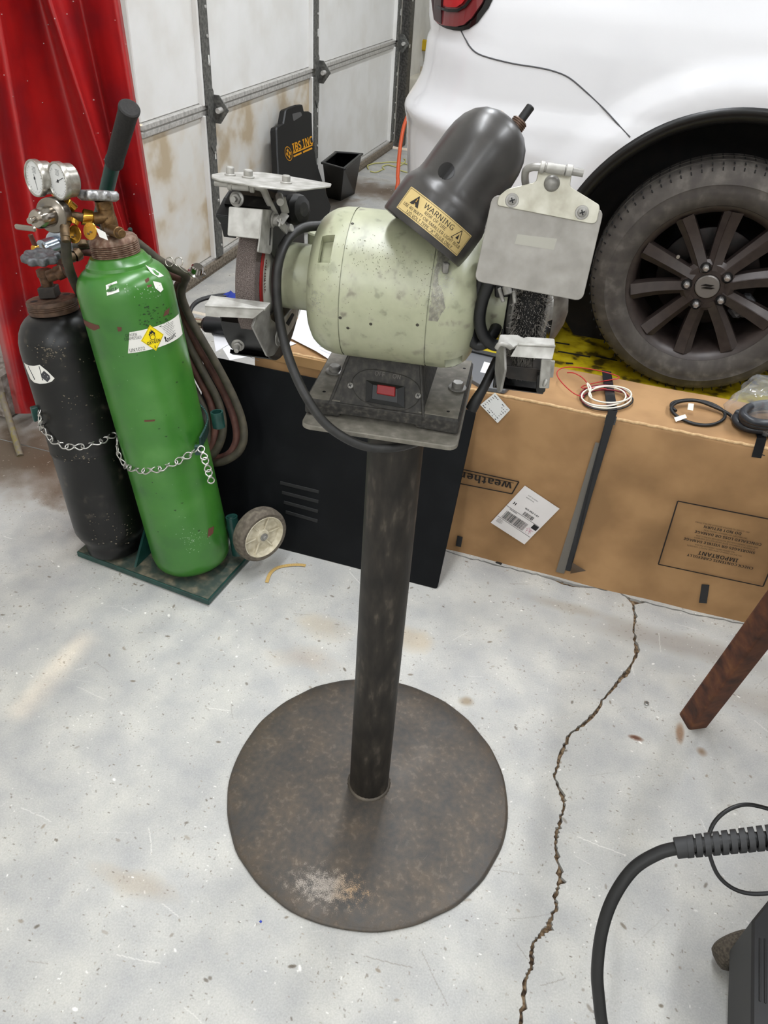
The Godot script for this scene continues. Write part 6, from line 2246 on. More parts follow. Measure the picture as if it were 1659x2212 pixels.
	for i in 4: line2(s, dm[i], dm[(i + 1) % 4], 0.008, kf2)
	line2(s, kuv.call(95, 816), kuv.call(102, 811), 0.012, kf2)
	for i in 7: line2(s, kuv.call(62 + i * 2, 793 + i * 4.2), kuv.call(86 + i * 1.2, 793 + i * 4.4), 0.005, kf2)
	put("label_print", s, mat(Color(0.22, 0.22, 0.24), 0.7), klb)
	s = st()
	for i in 190:
		var x: float
		var y: float
		if i < 70:
			x = 95 + rr.randfn(10, 22); y = 748 + rr.randfn(10, 13)
		elif i < 110:
			x = rr.randf_range(130, 230); y = rr.randf_range(770, 930)
		elif i < 140:
			x = 175 + rr.randfn(0, 28); y = 990 + (rr.randfn(0, 4))
		else:
			x = rr.randf_range(190, 290); y = rr.randf_range(1110, 1175)
		var q: Vector2 = kuv.call(x, y)
		var e := rr.randf_range(0.0005, 0.0020)
		var k := PackedVector2Array()
		for j in 5: k.append(q + Vector2(cos(j * 1.26 + i) * 13.0, sin(j * 1.26 + i)) * e * rr.randf_range(0.4, 1.5))
		patch(s, k, kf)
	put("paint_chip", s, mat(Color(0.43, 0.39, 0.33), 0.6), kb_).set_meta("kind", "stuff")

	# ---- hand cart
	var teal := worn([[0.2, Color(0.07, 0.19, 0.17)], [0.8, Color(0.11, 0.26, 0.235)]], 4.0, 0.35, 0.0, 0.02, 151)
	var cb := Basis(Vector3.UP, -0.10)
	var co := (fl(170, 1190, 0.02) + fl(442, 1300, 0.02)) * 0.5
	co.y = 0
	t = thing("cylinder_cart", "dark green steel hand cart with small white wheels carrying the two gas cylinders", "hand cart", co, cb)
	var ci := t.transform.affine_inverse()
	var cp := func(x: float, y: float, d: float) -> Vector3: return ci * dp(x, y, d)
	s = st()
	box(s, Transform3D(Basis.IDENTITY, Vector3(0.002, 0.012, -0.115)), Vector3(0.440, 0.018, 0.23), 0.002)
	var deck := put("foot_plate", s, teal, t)
	s = st()
	box(s, Transform3D(Basis.IDENTITY, Vector3(0.002, 0.0214, -0.115)), Vector3(0.432, 0.0012, 0.222))
	put("plate_dust", s, worn([[0.25, Color(0.20, 0.25, 0.22)], [0.6, Color(0.33, 0.33, 0.28)], [0.85, Color(0.45, 0.42, 0.35)]], 4.0, 0.7, 0.1, 0.02, 152), deck)
	s = st()
	var g0: Vector3 = ci * fl(291, 1226, 0.022)
	var g1: Vector3 = ci * fl(326, 1192, 0.022)
	var gt: Vector3 = ci * dp(318, 1122, 2.20)
	var gn := (g1 - g0).cross(gt - g0).normalized() * 0.004
	for e in [1.0, -1.0]:
		if e > 0: tri(s, g0 + gn, gt + gn, g1 + gn)
		else: tri(s, g0 - gn, g1 - gn, gt - gn)
	quad(s, g0 - gn, gt - gn, gt + gn, g0 + gn); quad(s, gt - gn, g1 - gn, g1 + gn, gt + gn)
	put("gusset", s, teal, t)
	# uprights and handle
	s = st()
	var lean := Vector3(-0.13, 1, -0.07)
	var p0 := Vector3(0.205, 0.02, -0.30)
	var p1 := Vector3(-0.20, 0.02, -0.30)
	var up0: Vector3 = cp.call(508, 1190, 2.30)
	cyl(s, cp.call(514, 1196, 2.20), cp.call(500, 1116, 2.14), 0.0165, 20)
	cyl(s, cp.call(501, 1120, 2.142), cp.call(500, 1114, 2.139), 0.0130, 20)
	put("axle_tube", s, teal, t)
	s = st()
	cyl(s, Vector3(0.02, 0.02, -0.22), cp.call(225, 470, 1.86), 0.017, 20)
	cyl(s, cp.call(214, 480, 1.86), cp.call(244, 352, 1.74), 0.0165, 20)
	put("upright", s, teal, t)
	s = st()
	var ga: Vector3 = cp.call(246, 352, 1.735)
	var gb: Vector3 = cp.call(280, 232, 1.59)
	lathe(s, [Vector2(0.0, 0.0), Vector2(0.0205, 0.0), Vector2(0.0205, 0.010), Vector2(0.0188, 0.013), Vector2(0.0195, 0.06), Vector2(0.0205, ga.distance_to(gb) - 0.012), Vector2(0.0222, ga.distance_to(gb) - 0.008), Vector2(0.0222, ga.distance_to(gb) - 0.002), Vector2(0.019, ga.distance_to(gb)), Vector2(0.0, ga.distance_to(gb) - 0.001)], frame(ga, gb - ga), 32)
	put("handle_grip", s, worn([[0.2, Color(0.11, 0.105, 0.10)], [0.8, Color(0.17, 0.16, 0.15)]], 10.0, 0.85, 0, 0.06, 153, 0.05), t)
	s = st()
	cyl(s, cp.call(284, 520, 1.90), cp.call(281, 494, 1.87), 0.0048, 12)
	put("hook_rod", s, teal, t)
	# retaining strap and hose ring
	s = st()
	var st_ := smoothed([cp.call(400, 862, 2.06), cp.call(422, 876, 2.06), cp.call(440, 893, 2.04), cp.call(449, 912, 2.01), cp.call(445, 932, 1.97), cp.call(432, 958, 1.925)], 5)
	for i in st_.size() - 1: bar(s, st_[i], st_[i + 1], 0.005, 0.036, Vector3(0.1, 1, 0.1), 0.001)
	put("strap", s, teal, t)
	s = st()
	lathe(s, [Vector2(0.0125, 0.0), Vector2(0.016, 0.0), Vector2(0.016, 0.042), Vector2(0.0125, 0.042), Vector2(0.0125, 0.0)], Transform3D(frame(Vector3.ZERO, Vector3(-0.12, 1, -0.05)).basis, cp.call(473, 922, 1.985)), 28)
	put("hose_ring", s, teal, t)
	s = st()
	box(s, Transform3D(Basis(Vector3.UP, 0.5), cp.call(427, 972, 1.905)), Vector3(0.014, 0.026, 0.010), 0.001)
	box(s, Transform3D(Basis(Vector3.UP, -0.5), cp.call(82, 892, 1.97)), Vector3(0.014, 0.040, 0.030), 0.002)
	put("chain_lug", s, teal, t)
	# wheels
	for e in [0, 1]:
		var wc: Vector3 = cp.call(571, 1161, 2.13) if e == 0 else Vector3(-0.275, 0.080, -0.22)
		var ax := (ci.basis * Vector3(0.86, 0.06, 0.50)).normalized() * (1.0 if e == 0 else -1.0)
		var wx := frame(wc, ax)
		s = st()
		lathe(s, [Vector2(0.055, -0.044), Vector2(0.068, -0.045), Vector2(0.0750, -0.041), Vector2(0.0785, -0.033), Vector2(0.0795, -0.022), Vector2(0.0785, -0.010), Vector2(0.0750, -0.002), Vector2(0.070, 0.002), Vector2(0.0625, 0.001)], wx, 56)
		var ty := put("wheel_tyre", s, worn([[0.2, Color(0.28, 0.25, 0.215)], [0.8, Color(0.42, 0.385, 0.335)]], 8.0, 0.85, 0, 0.03, 154), t)
		s = st()
		lathe(s, [Vector2(0.0630, 0.0005), Vector2(0.0605, 0.0015), Vector2(0.060, -0.004), Vector2(0.054, -0.014), Vector2(0.030, -0.016), Vector2(0.022, -0.012), Vector2(0.019, -0.004), Vector2(0.012, -0.003), Vector2(0, -0.003)], wx, 48)
		for k in 6:
			var a := TAU * k / 6.0 + 0.3
			var u := wx.basis * Vector3(cos(a), 0, sin(a))
			bar(s, wc + u * 0.018 - ax * 0.012, wc + u * 0.058 - ax * 0.011, 0.004, 0.006, ax, 0.001)
		put("wheel_hub", s, worn([[0.2, Color(0.70, 0.66, 0.56)], [0.8, Color(0.83, 0.80, 0.72)]], 6.0, 0.5, 0, 0.03, 155), t)
		s = st()
		cyl(s, wc - ax * 0.06, wc + ax * 0.006, 0.0062, 14, 0.001)
		cyl(s, wc - ax * 0.002, wc, 0.0115, 18)
		put("axle_pin", s, M["steel"], t)
	s = st()
	cyl(s, Vector3(-0.24, 0.080, -0.22), cp.call(556, 1165, 2.145), 0.008, 12)
	put("axle", s, teal, t)

	# ---- chains
	var on_g := func(x, y): return on_cyl(x, y, GB, GD, 0.1125)
	chain("retaining_chain", "bright knotted wire chain round the green gas cylinder with a loose tail", [dp(253, 948, 1.99), on_g.call(254, 975), on_g.call(264, 1000), on_g.call(284, 1012), on_g.call(312, 1018), on_g.call(342, 1014), on_g.call(375, 1001), on_g.call(402, 987), dp(427, 969, 1.895)], GB, 0.043)
	chain("retaining_chain", "bright knotted wire chain tail hanging loose from the strap beside the green cylinder", [dp(433, 966, 1.89), dp(440, 985, 1.885), dp(447, 1005, 1.89), dp(452, 1025, 1.895), dp(457, 1042, 1.90)], GB + Vector3(-0.2, 0, -0.3), 0.034)
	var on_k := func(x, y): return on_cyl(x, y, kb, kd, 0.1065)
	chain("retaining_chain", "bright knotted wire chain round the black gas cylinder", [dp(85, 884, 1.955), dp(86, 908, 1.93), on_k.call(93, 930), on_k.call(106, 946), on_k.call(128, 960), on_k.call(155, 967), on_k.call(185, 964), on_k.call(215, 955), on_k.call(248, 938)], kb, 0.043)
	regulators()
	hoses()

func gauge(t: Node3D, inv: Transform3D, c: Vector3, n: Vector3, r: float, needle: float, called: String) -> void:
	var xf := frame(inv * c, inv.basis * n, inv.basis * Vector3.UP)
	var s := st()
	lathe(s, [Vector2(0.0, -0.030), Vector2(r * 0.80, -0.030), Vector2(r * 0.88, -0.027), Vector2(r * 0.9, -0.006), Vector2(r, -0.005), Vector2(r, 0.004), Vector2(r * 0.97, 0.006), Vector2(r * 0.90, 0.006), Vector2(r * 0.88, 0.003)], xf, 48)
	var g := put(called, s, worn([[0.2, Color(0.62, 0.60, 0.56)], [0.8, Color(0.78, 0.77, 0.74)]], 10.0, 0.3, 0.85, 0.03, 161), t)
	s = st()
	lathe(s, [Vector2(r * 0.89, 0.003), Vector2(0, 0.0031)], xf, 40)
	put("dial", s, mat(Color(0.84, 0.84, 0.83), 0.4), g)
	s = st()
	var on_d := func(p: Vector2) -> Vector3: return xf * Vector3(p.x, 0.0036, -p.y)
	for i in 24:
		var a := lerpf(-0.8, PI + 0.8, i / 23.0)
		var d := Vector2(cos(a), sin(a)) * r
		line2(s, d * (0.66 if i % 4 == 0 else 0.72), d * 0.80, 0.0007, on_d)
	var nd := Vector2(cos(needle), sin(needle)) * r
	line2(s, nd * -0.22, nd * 0.62, 0.0012, on_d)
	patch(s, disc(r * 0.09, 12), on_d)
	for i in 5: line2(s, Vector2(-r * 0.2, -r * (0.30 + 0.07 * i)), Vector2(r * (0.2 - 0.05 * (i % 2)), -r * (0.30 + 0.07 * i)), 0.0006, on_d)
	put("dial_print", s, mat(Color(0.16, 0.16, 0.17), 0.6), g)

func regulators() -> void:
	var gold := mat(Color(0.80, 0.60, 0.24), 0.24, 0.9)
	var old := worn([[0.2, Color(0.33, 0.27, 0.20)], [0.8, Color(0.48, 0.40, 0.30)]], 12.0, 0.45, 0.7, 0.03, 162)
	var chrome := mat(Color(0.66, 0.63, 0.59), 0.20, 1.0)
	var o := dp(112, 465, 1.63)
	var t := thing("oxygen_regulator", "brass and chrome pressure regulator with two round dials on the green cylinder valve", "regulator", o)
	var inv := Transform3D(Basis.IDENTITY, -o)
	var q := func(x: float, y: float, d: float) -> Vector3: return inv * dp(x, y, d)
	var ax: Vector3 = (q.call(62, 478, 1.565) - q.call(118, 464, 1.64)).normalized()
	var bx := frame(q.call(121, 463, 1.645), ax)
	var s := st()
	lathe(s, [Vector2(0.0, -0.012), Vector2(0.028, -0.012), Vector2(0.034, -0.006), Vector2(0.0355, 0.0), Vector2(0.0355, 0.017), Vector2(0.034, 0.019), Vector2(0.026, 0.021), Vector2(0.021, 0.024), Vector2(0.021, 0.027)], bx, 44)
	var body := put("body", s, mat(Color(0.52, 0.49, 0.45), 0.28, 0.9), t)
	s = st()
	lathe(s, [Vector2(0.0362, 0.002), Vector2(0.0362, 0.015)], bx, 44, 3.5, 5.6)
	put("warning_band", s, mat(Color(0.80, 0.77, 0.70), 0.5), body)
	s = st()
	lathe(s, [Vector2(0.0366, 0.004), Vector2(0.0366, 0.010)], bx, 44, 4.2, 5.4)
	put("orange_band", s, mat(Color(0.85, 0.52, 0.06), 0.5), body)
	s = st()
	lathe(s, [Vector2(0.021, 0.025), Vector2(0.0205, 0.046), Vector2(0.0195, 0.064), Vector2(0.016, 0.071), Vector2(0.008, 0.073), Vector2(0.0, 0.073)], bx, 40)
	put("bonnet", s, chrome, t)
	s = st()
	cyl(s, bx * Vector3(0, 0.072, 0), bx * Vector3(0, 0.092, 0), 0.0065, 14, 0.001)
	bar(s, q.call(32, 489, 1.545), q.call(78, 495, 1.545), 0.008, 0.011, Vector3.UP, 0.003)
	put("tee_screw", s, chrome, t)
	s = st()
	cyl(s, q.call(141, 512, 1.64), q.call(138, 470, 1.64), 0.010, 16, 0.001)
	cyl(s, q.call(140, 505, 1.64), q.call(142, 522, 1.64), 0.0085, 14, 0.001)
	put("outlet", s, old, t)
	s = st()
	cyl(s, q.call(132, 462, 1.66), q.call(180, 470, 1.68), 0.0095, 18, 0.001)
	put("inlet_stem", s, old, t)
	s = st()
	hexbolt(s, frame(q.call(178, 468, 1.68), q.call(199, 473, 1.69) - q.call(178, 468, 1.68)), 0.0175, 0.022)
	put("inlet_nut", s, gold, t)
	s = st()
	cyl(s, q.call(140, 450, 1.655), q.call(150, 434, 1.66), 0.010, 14, 0.001)
	cyl(s, q.call(148, 440, 1.66), q.call(142, 424, 1.655), 0.0075, 14, 0.001)
	cyl(s, q.call(150, 440, 1.66), q.call(162, 452, 1.67), 0.009, 14, 0.001)
	hexbolt(s, frame(q.call(158, 482, 1.65), q.call(163, 474, 1.65) - q.call(158, 482, 1.65)), 0.0105, 0.010)
	put("brass_elbow", s, gold, t)
	for e in [[160, 510], [194, 503]]:
		s = st()
		var f := facing(q.call(e[0], e[1] - 4, 1.665), Vector3(0.1, 0.35, 0.93))
		extr(s, disc(0.0155, 22, 0.0185), f, 0.004, 0.001)
		var ear := put("relief_cap", s, gold, t)
		s = st()
		for k in 2: cyl(s, f * Vector3(-0.003 + k * 0.006, -0.006 + k * 0.004, 0), f * Vector3(-0.003 + k * 0.006, -0.006 + k * 0.004, 0.003), 0.0022, 10)
		put("cap_pin", s, old, ear)
	var gn := (Vector3(-0.31, 0.08, 0.75)).normalized()
	gauge(t, inv, dp(78, 385, 1.62), gn, 0.0370, 1.9, "pressure_gauge")
	gauge(t, inv, dp(128, 391, 1.60), gn, 0.0375, 3.6, "pressure_gauge")
	s = st()
	cyl(s, q.call(86, 384, 1.64), q.call(140, 440, 1.66), 0.007, 12)
	put("gauge_stem", s, gold, t)
	s = st()
	var cn := frame(q.call(146, 391, 1.645), gn)
	lathe(s, [Vector2(0.0, -0.014), Vector2(0.028, -0.014), Vector2(0.031, -0.008), Vector2(0.031, 0.006)], cn, 36)
	put("gauge_back", s, mat(Color(0.03, 0.03, 0.03), 0.4), t)
	# second regulator, mostly hidden behind the black cylinder's handwheel
	o = dp(120, 535, 1.82)
	t = thing("acetylene_regulator", "small chrome pressure regulator behind the black cylinder handwheel", "regulator", o)
	inv = Transform3D(Basis.IDENTITY, -o)
	s = st()
	cyl(s, q.call(92, 540, 1.80) - o + o, q.call(120, 533, 1.83), 0.024, 30, 0.004)
	s = st()
	cyl(s, inv * dp(90, 541, 1.80), inv * dp(122, 531, 1.83), 0.0225, 30, 0.004)
	put("bonnet", s, mat(Color(0.62, 0.66, 0.70), 0.2, 0.9), t)
	s = st()
	cyl(s, inv * dp(122, 534, 1.83), inv * dp(134, 530, 1.845), 0.036, 36, 0.005)
	put("body", s, mat(Color(0.66, 0.69, 0.73), 0.25, 0.85), t)
	s = st()
	cyl(s, inv * dp(72, 538, 1.78), inv * dp(81, 536, 1.79), 0.0085, 14, 0.001)
	put("screw_boss", s, gold, t)
	s = st()
	cyl(s, inv * dp(65, 506, 1.765), inv * dp(78, 536, 1.785), 0.0055, 12, 0.001)
	put("tee_screw", s, mat(Color(0.34, 0.20, 0.15), 0.5, 0.4), t)
	s = st()
	cyl(s, inv * dp(132, 560, 1.82), inv * dp(160, 555, 1.84), 0.012, 16, 0.001)
	hexbolt(s, frame(inv * dp(160, 553, 1.84), inv * dp(186, 540, 1.86) - inv * dp(160, 553, 1.84)), 0.015, 0.018)
	cyl(s, inv * dp(178, 520, 1.85), inv * dp(180, 532, 1.85), 0.012, 16, 0.002)
	put("inlet_stem", s, old, t)

func hoses() -> void:
	var olive := worn([[0.2, Color(0.17, 0.155, 0.11)], [0.8, Color(0.28, 0.255, 0.195)]], 5.0, 0.7, 0, 0.02, 163)
	var rust := worn([[0.2, Color(0.24, 0.13, 0.10)], [0.8, Color(0.37, 0.235, 0.19)]], 5.0, 0.7, 0, 0.02, 164)
	var o := dp(460, 800, 2.0)
	var t := thing("welding_hose", "coiled twin welding hose, olive and rust red, hanging beside the green gas cylinder", "hose", o)
	var mk := func(called: String, px: Array, r: float, m: Material) -> void:
		var s := st()
		var p := []
		for e in px: p.append(dp(e[0], e[1], e[2]) - o)
		tube(s, smoothed(p, 8), r * 1.2, 14)
		put(called, s, m, t)
	mk.call("olive_hose", [[142, 515, 1.66], [143, 545, 1.68], [148, 575, 1.72], [158, 603, 1.80], [175, 640, 1.95]], 0.0090, olive)
	mk.call("olive_hose", [[148, 540, 1.86], [172, 531, 1.86], [200, 528, 1.88], [240, 520, 1.92], [283, 518, 1.94], [310, 535, 1.92], [340, 560, 1.90], [370, 578, 1.89], [393, 588, 1.89], [402, 598, 1.91], [396, 612, 1.95], [392, 640, 1.97], [412, 690, 2.0], [440, 740, 2.02], [472, 795, 2.05], [503, 855, 2.08], [522, 905, 2.10], [527, 945, 2.11], [516, 975, 2.12], [492, 993, 2.13], [466, 1000, 2.14], [440, 996, 2.16]], 0.0090, olive)
	mk.call("red_hose", [[130, 570, 1.83], [150, 548, 1.86], [175, 543, 1.87], [205, 545, 1.89], [260, 545, 1.95], [300, 550, 1.96], [340, 577, 1.94], [368, 594, 1.93], [388, 600, 1.93], [393, 607, 1.95], [384, 618, 1.98], [384, 640, 1.99], [400, 690, 2.02], [428, 748, 2.04], [458, 800, 2.07], [488, 858, 2.10], [507, 910, 2.12], [511, 948, 2.13], [500, 975, 2.14], [480, 988, 2.15], [455, 990, 2.16]], 0.0088, rust)
	mk.call("olive_hose", [[380, 625, 2.00], [390, 690, 2.02], [412, 750, 2.04], [442, 810, 2.06], [468, 860, 2.08], [480, 900, 2.09], [481, 935, 2.10], [470, 968, 2.11], [452, 988, 2.12], [436, 995, 2.14]], 0.0090, olive)
	mk.call("red_hose", [[372, 640, 2.01], [382, 700, 2.03], [402, 760, 2.05], [428, 815, 2.07], [452, 862, 2.09], [463, 905, 2.10], [464, 940, 2.11], [455, 970, 2.12], [440, 988, 2.13]], 0.0088, rust)
	mk.call("olive_hose", [[366, 680, 2.03], [376, 740, 2.05], [398, 800, 2.07], [424, 850, 2.09], [444, 895, 2.10], [448, 945, 2.11], [442, 980, 2.12]], 0.0090, olive)
	# flint striker hooked in the hoses
	var k := dp(425, 588, 1.86)
	t = thing("flint_striker", "chrome cup flint striker with a looped wire handle hooked over the welding hose", "tool", k)
	var s := st()
	lathe(s, [Vector2(0.0, 0.018), Vector2(0.011, 0.018), Vector2(0.0145, 0.015), Vector2(0.0155, 0.002), Vector2(0.021, 0.0), Vector2(0.0215, -0.0015), Vector2(0.014, -0.001)], Transform3D(Basis(Vector3.BACK, -0.35) * Basis(Vector3.RIGHT, 0.15), Vector3.ZERO), 32)
	put("cup", s, mat(Color(0.62, 0.60, 0.58), 0.12, 1.0), t)
	s = st()
	for e in [[366, 566], [386, 566]]:
		var p := []
		for i in 13:
			var a := TAU * i / 12.0
			p.append(dp(e[0] + cos(a) * 8.5, e[1] + sin(a) * 10.0, 1.875) - k)
		tube(s, smoothed(p, 3), 0.0014, 8)
	tube(s, smoothed([dp(386, 576, 1.875) - k, dp(400, 588, 1.872) - k, dp(418, 592, 1.865) - k], 4), 0.0014, 8)
	put("wire_handle", s, mat(Color(0.66, 0.64, 0.60), 0.25, 0.9), t)

func curtain() -> void:
	var A := Vector3(-1.42, 1.0, -2.30)
	var B := Vector3(-1.93, 1.0, -1.86)
	var n := (B - A).cross(Vector3.UP).normalized()
	if n.z < 0: n = -n
	# columns: pixel x at y = -40, 560 and 893, and how far the fold stands off the hanging plane
	var cols := [[-170, -40, 33, 0.0], [-150, -28, 45, 0.035], [-120, -5, 62, 0.03], [-85, 22, 82, -0.02], [-55, 45, 105, -0.03], [-22, 88, 140, 0.055], [0, 100, 155, 0.03], [25, 130, 180, -0.01], [55, 180, 225, -0.035], [80, 245, 290, -0.05], [89, 288, 318, 0.055], [110, 290, 322, 0.035], [135, 292, 328, 0.012], [160, 294, 334, -0.05], [178, 300, 340, -0.035], [205, 315, 352, 0.005], [232, 333, 368, 0.035], [246, 342, 376, 0.045], [253, 347, 382, 0.03]]
	var t := thing("welding_curtain", "red glossy vinyl welding curtain hanging in folds behind the gas cylinders", "curtain", Vector3(-1.7, 0.0, -2.05))
	var ys := [-60, 0, 70, 140, 210, 280, 350, 420, 490, 560, 640, 720, 800, 850, 893]
	var rows := []
	for y in ys:
		var r := PackedVector3Array()
		for i in cols.size() * 4 - 3:
			var ci := i / 4
			var f := (i % 4) / 4.0
			var v := []
			for k in 4: v.append(cubic_interpolate(cols[ci][k], cols[mini(ci + 1, cols.size() - 1)][k], cols[maxi(ci - 1, 0)][k], cols[mini(ci + 2, cols.size() - 1)][k], f) if k == 3 else lerpf(cols[ci][k], cols[mini(ci + 1, cols.size() - 1)][k], f))
			var x: float
			if y <= 560: x = lerpf(v[0], v[1], (y + 40.0) / 600.0)
			else: x = lerpf(v[1], v[2], (y - 560.0) / 333.0)
			r.append(on(x, y, A + n * (v[3] * 1.5), n) - t.position)
		rows.append(r)
	# carry the curtain on above the frame
	var top := PackedVector3Array()
	for i in rows[0].size():
		var p: Vector3 = rows[0][i]
		var d: Vector3 = (rows[0][i] - rows[1][i])
		top.append(p + d * ((2.3 - p.y) / maxf(d.y, 0.01)))
	rows.push_front(top)
	var s := st()
	grid(s, rows, true)
	var back := []
	for r in rows:
		var q := PackedVector3Array()
		for p in r: q.append(p - n * 0.002)
		back.append(q)
	grid(s, back)
	var m := worn([[0.15, Color(0.55, 0.12, 0.145)], [0.5, Color(0.65, 0.11, 0.12)], [0.85, Color(0.71, 0.12, 0.12)]], 1.6, 0.32, 0, 0.012, 171)
	m.clearcoat_enabled = true
	m.clearcoat = 0.5
	m.clearcoat_roughness = 0.3
	m.backlight_enabled = true
	m.backlight = Color(0.22, 0.02, 0.02)
	put("sheet", s, m, t)
	s = st()
	var hem := []
	for k in [rows.size() - 2, rows.size() - 1]:
		var q := PackedVector3Array()
		for p in rows[k]: q.append(p + n * 0.002)
		hem.append(q)
	grid(s, hem, true)
	put("hem", s, m, t)
	s = st()
	cyl(s, Vector3(-2.0, 2.3, -1.75) - t.position, Vector3(-1.35, 2.3, -2.36) - t.position, 0.016, 14)
	put("curtain_rail", s, M["steel"], t)
	s = st()
	var rr := RandomNumberGenerator.new()
	rr.seed = 20
	for i in 70:
		var a := rr.randi_range(2, rows.size() - 3)
		var b := rr.randi_range(8, rows[0].size() - 3)
		var p: Vector3 = (rows[a][b] as Vector3).lerp(rows[a + 1][b + 1], rr.randf()) + n * 0.003
		box(s, Transform3D(Basis.IDENTITY, p), Vector3.ONE * rr.randf_range(0.0012, 0.0028))
	put("paint_spatter", s, mat(Color(0.80, 0.72, 0.70), 0.6), t).set_meta("kind", "stuff")
	# thin pole that leans in the corner below the curtain
	var f := fl(44, 985, 0.0)
	var pt := thing("leaning_pole", "thin chipped grey and yellow pole leaning in the corner under the red curtain", "pole", f)
	s = st()
	cyl(s, Vector3(0, 0.0, 0), onx(3, 850, f.x - 0.17) - f, 0.011, 14)
	put("pole", s, worn([[0.3, Color(0.42, 0.39, 0.34)], [0.6, Color(0.46, 0.43, 0.37)], [0.72, Color(0.50, 0.45, 0.18)], [0.85, Color(0.44, 0.40, 0.33)]], 4.0, 0.6, 0, 0.03, 172), pt)

# ---------------------------------------------------------------- what lies on the carton
func ring_path(cx: float, cy: float, rx: float, ry: float, h: float, a0: float, a1: float, o: Vector3, lift := 0.0, n := 18) -> Array:
	var p := []
	for i in n + 1:
		var a := lerpf(a0, a1, float(i) / n)
		p.append(fl(cx + cos(a) * rx, cy + sin(a) * ry, h + lift * sin(a * 1.7)) - o)
	return p
func carton_clutter() -> void:
	var T := 0.5385
	# bundle of wires
	var o := fl(1305, 852, T)
	var t := thing("wire_bundle", "coil of red, white and black electrical wires on the carton top", "wire", o)
	var s := st()
	for e in [[1310, 858, 54, 24, 0.0], [1304, 856, 48, 21, 0.004], [1318, 852, 46, 18, 0.008]]: tube(s, smoothed(ring_path(e[0], e[1], e[2], e[3], T + 0.005 + e[4], 0, TAU, o), 3), 0.0022, 8)
	tube(s, smoothed([fl(1272, 850, T + 0.012) - o, fl(1276, 838, T + 0.02) - o, fl(1268, 828, T + 0.02) - o, fl(1278, 858, T + 0.012) - o], 5), 0.002, 8)
	put("white_wire", s, mat(Color(0.86, 0.84, 0.78), 0.5), t)
	s = st()
	for e in [[1303, 854, 50, 22, 0.002], [1308, 862, 52, 20, 0.0]]: tube(s, smoothed(ring_path(e[0], e[1], e[2], e[3], T + 0.004 + e[4], 0, TAU, o), 3), 0.0020, 8)
	put("maroon_wire", s, mat(Color(0.45, 0.05, 0.13), 0.45), t)
	s = st()
	tube(s, smoothed([fl(1262, 858, T + 0.008) - o, fl(1240, 850, T + 0.012) - o, fl(1215, 828, T + 0.02) - o, fl(1203, 808, T + 0.025) - o, fl(1212, 796, T + 0.03) - o, fl(1240, 793, T + 0.03) - o, fl(1290, 800, T + 0.02) - o, fl(1338, 815, T + 0.008) - o, fl(1300, 824, T + 0.004) - o, fl(1262, 833, T + 0.008) - o, fl(1258, 838, T + 0.01) - o, fl(1280, 838, T + 0.01) - o, fl(1310, 840, T + 0.008) - o], 6), 0.0014, 8)
	tube(s, smoothed([fl(1225, 805, T + 0.012) - o, fl(1240, 806, T + 0.016) - o, fl(1258, 816, T + 0.014) - o, fl(1272, 832, T + 0.012) - o], 6), 0.0014, 8)
	put("red_wire", s, mat(Color(0.66, 0.10, 0.10), 0.45), t)
	s = st()
	tube(s, smoothed(ring_path(1312, 864, 55, 22, T + 0.003, -0.4, 4.2, o), 3), 0.0020, 8)
	put("black_wire", s, mat(Color(0.05, 0.05, 0.05), 0.5), t)
	# black cable with a paper flag and a plug
	o = fl(1505, 890, T)
	t = thing("black_cable", "looped black cable with a white paper flag lying on the carton top", "cable", o)
	s = st()
	tube(s, smoothed([fl(1460, 888, T + 0.005) - o, fl(1450, 878, T + 0.006) - o, fl(1456, 869, T + 0.008) - o, fl(1490, 864, T + 0.010) - o, fl(1530, 870, T + 0.010) - o, fl(1558, 884, T + 0.006) - o, fl(1566, 896, T + 0.004) - o, fl(1560, 908, T + 0.004) - o, fl(1540, 917, T + 0.004) - o, fl(1515, 918, T + 0.004) - o, fl(1488, 912, T + 0.004) - o, fl(1462, 899, T + 0.006) - o, fl(1450, 884, T + 0.009) - o, fl(1458, 872, T + 0.010) - o, fl(1480, 866, T + 0.012) - o, fl(1510, 867, T + 0.012) - o, fl(1545, 880, T + 0.008) - o, fl(1572, 893, T + 0.006) - o, fl(1588, 906, T + 0.006) - o], 6), 0.0042, 10)
	put("cable", s, mat(Color(0.045, 0.045, 0.048), 0.45), t)
	s = st()
	cyl(s, fl(1582, 901, T + 0.006) - o, fl(1596, 913, T + 0.006) - o, 0.0065, 14, 0.001)
	put("plug", s, mat(Color(0.50, 0.48, 0.45), 0.3, 0.5), t)
	s = st()
	var f := facing(fl(1470, 902, T + 0.010) - o, Vector3(0, 0.9, 0.4))
	extr(s, outline([Vector2(1456, 902), Vector2(1480, 895), Vector2(1484, 902), Vector2(1460, 911)], f, Transform3D(Basis.IDENTITY, o)), f, 0.0006)
	f = facing(fl(1490, 878, T + 0.018) - o, Vector3(0, 0.7, 0.7))
	extr(s, outline([Vector2(1487, 871), Vector2(1499, 872), Vector2(1497, 887), Vector2(1485, 885)], f, Transform3D(Basis.IDENTITY, o)), f, 0.0005)
	put("paper_flag", s, mat(Color(0.85, 0.83, 0.78), 0.6), t)
	# parts bag
	o = fl(1650, 892, T)
	t = thing("plastic_bag", "crumpled clear plastic bag of dark hose at the right end of the carton", "bag", o)
	s = st()
	for e in [[1655, 905, 66, 26, 0.012], [1660, 900, 56, 22, 0.030], [1665, 893, 60, 22, 0.046]]: tube(s, smoothed(ring_path(e[0], e[1], e[2], e[3], T + e[4], 0, TAU, o), 3), 0.0095, 10)
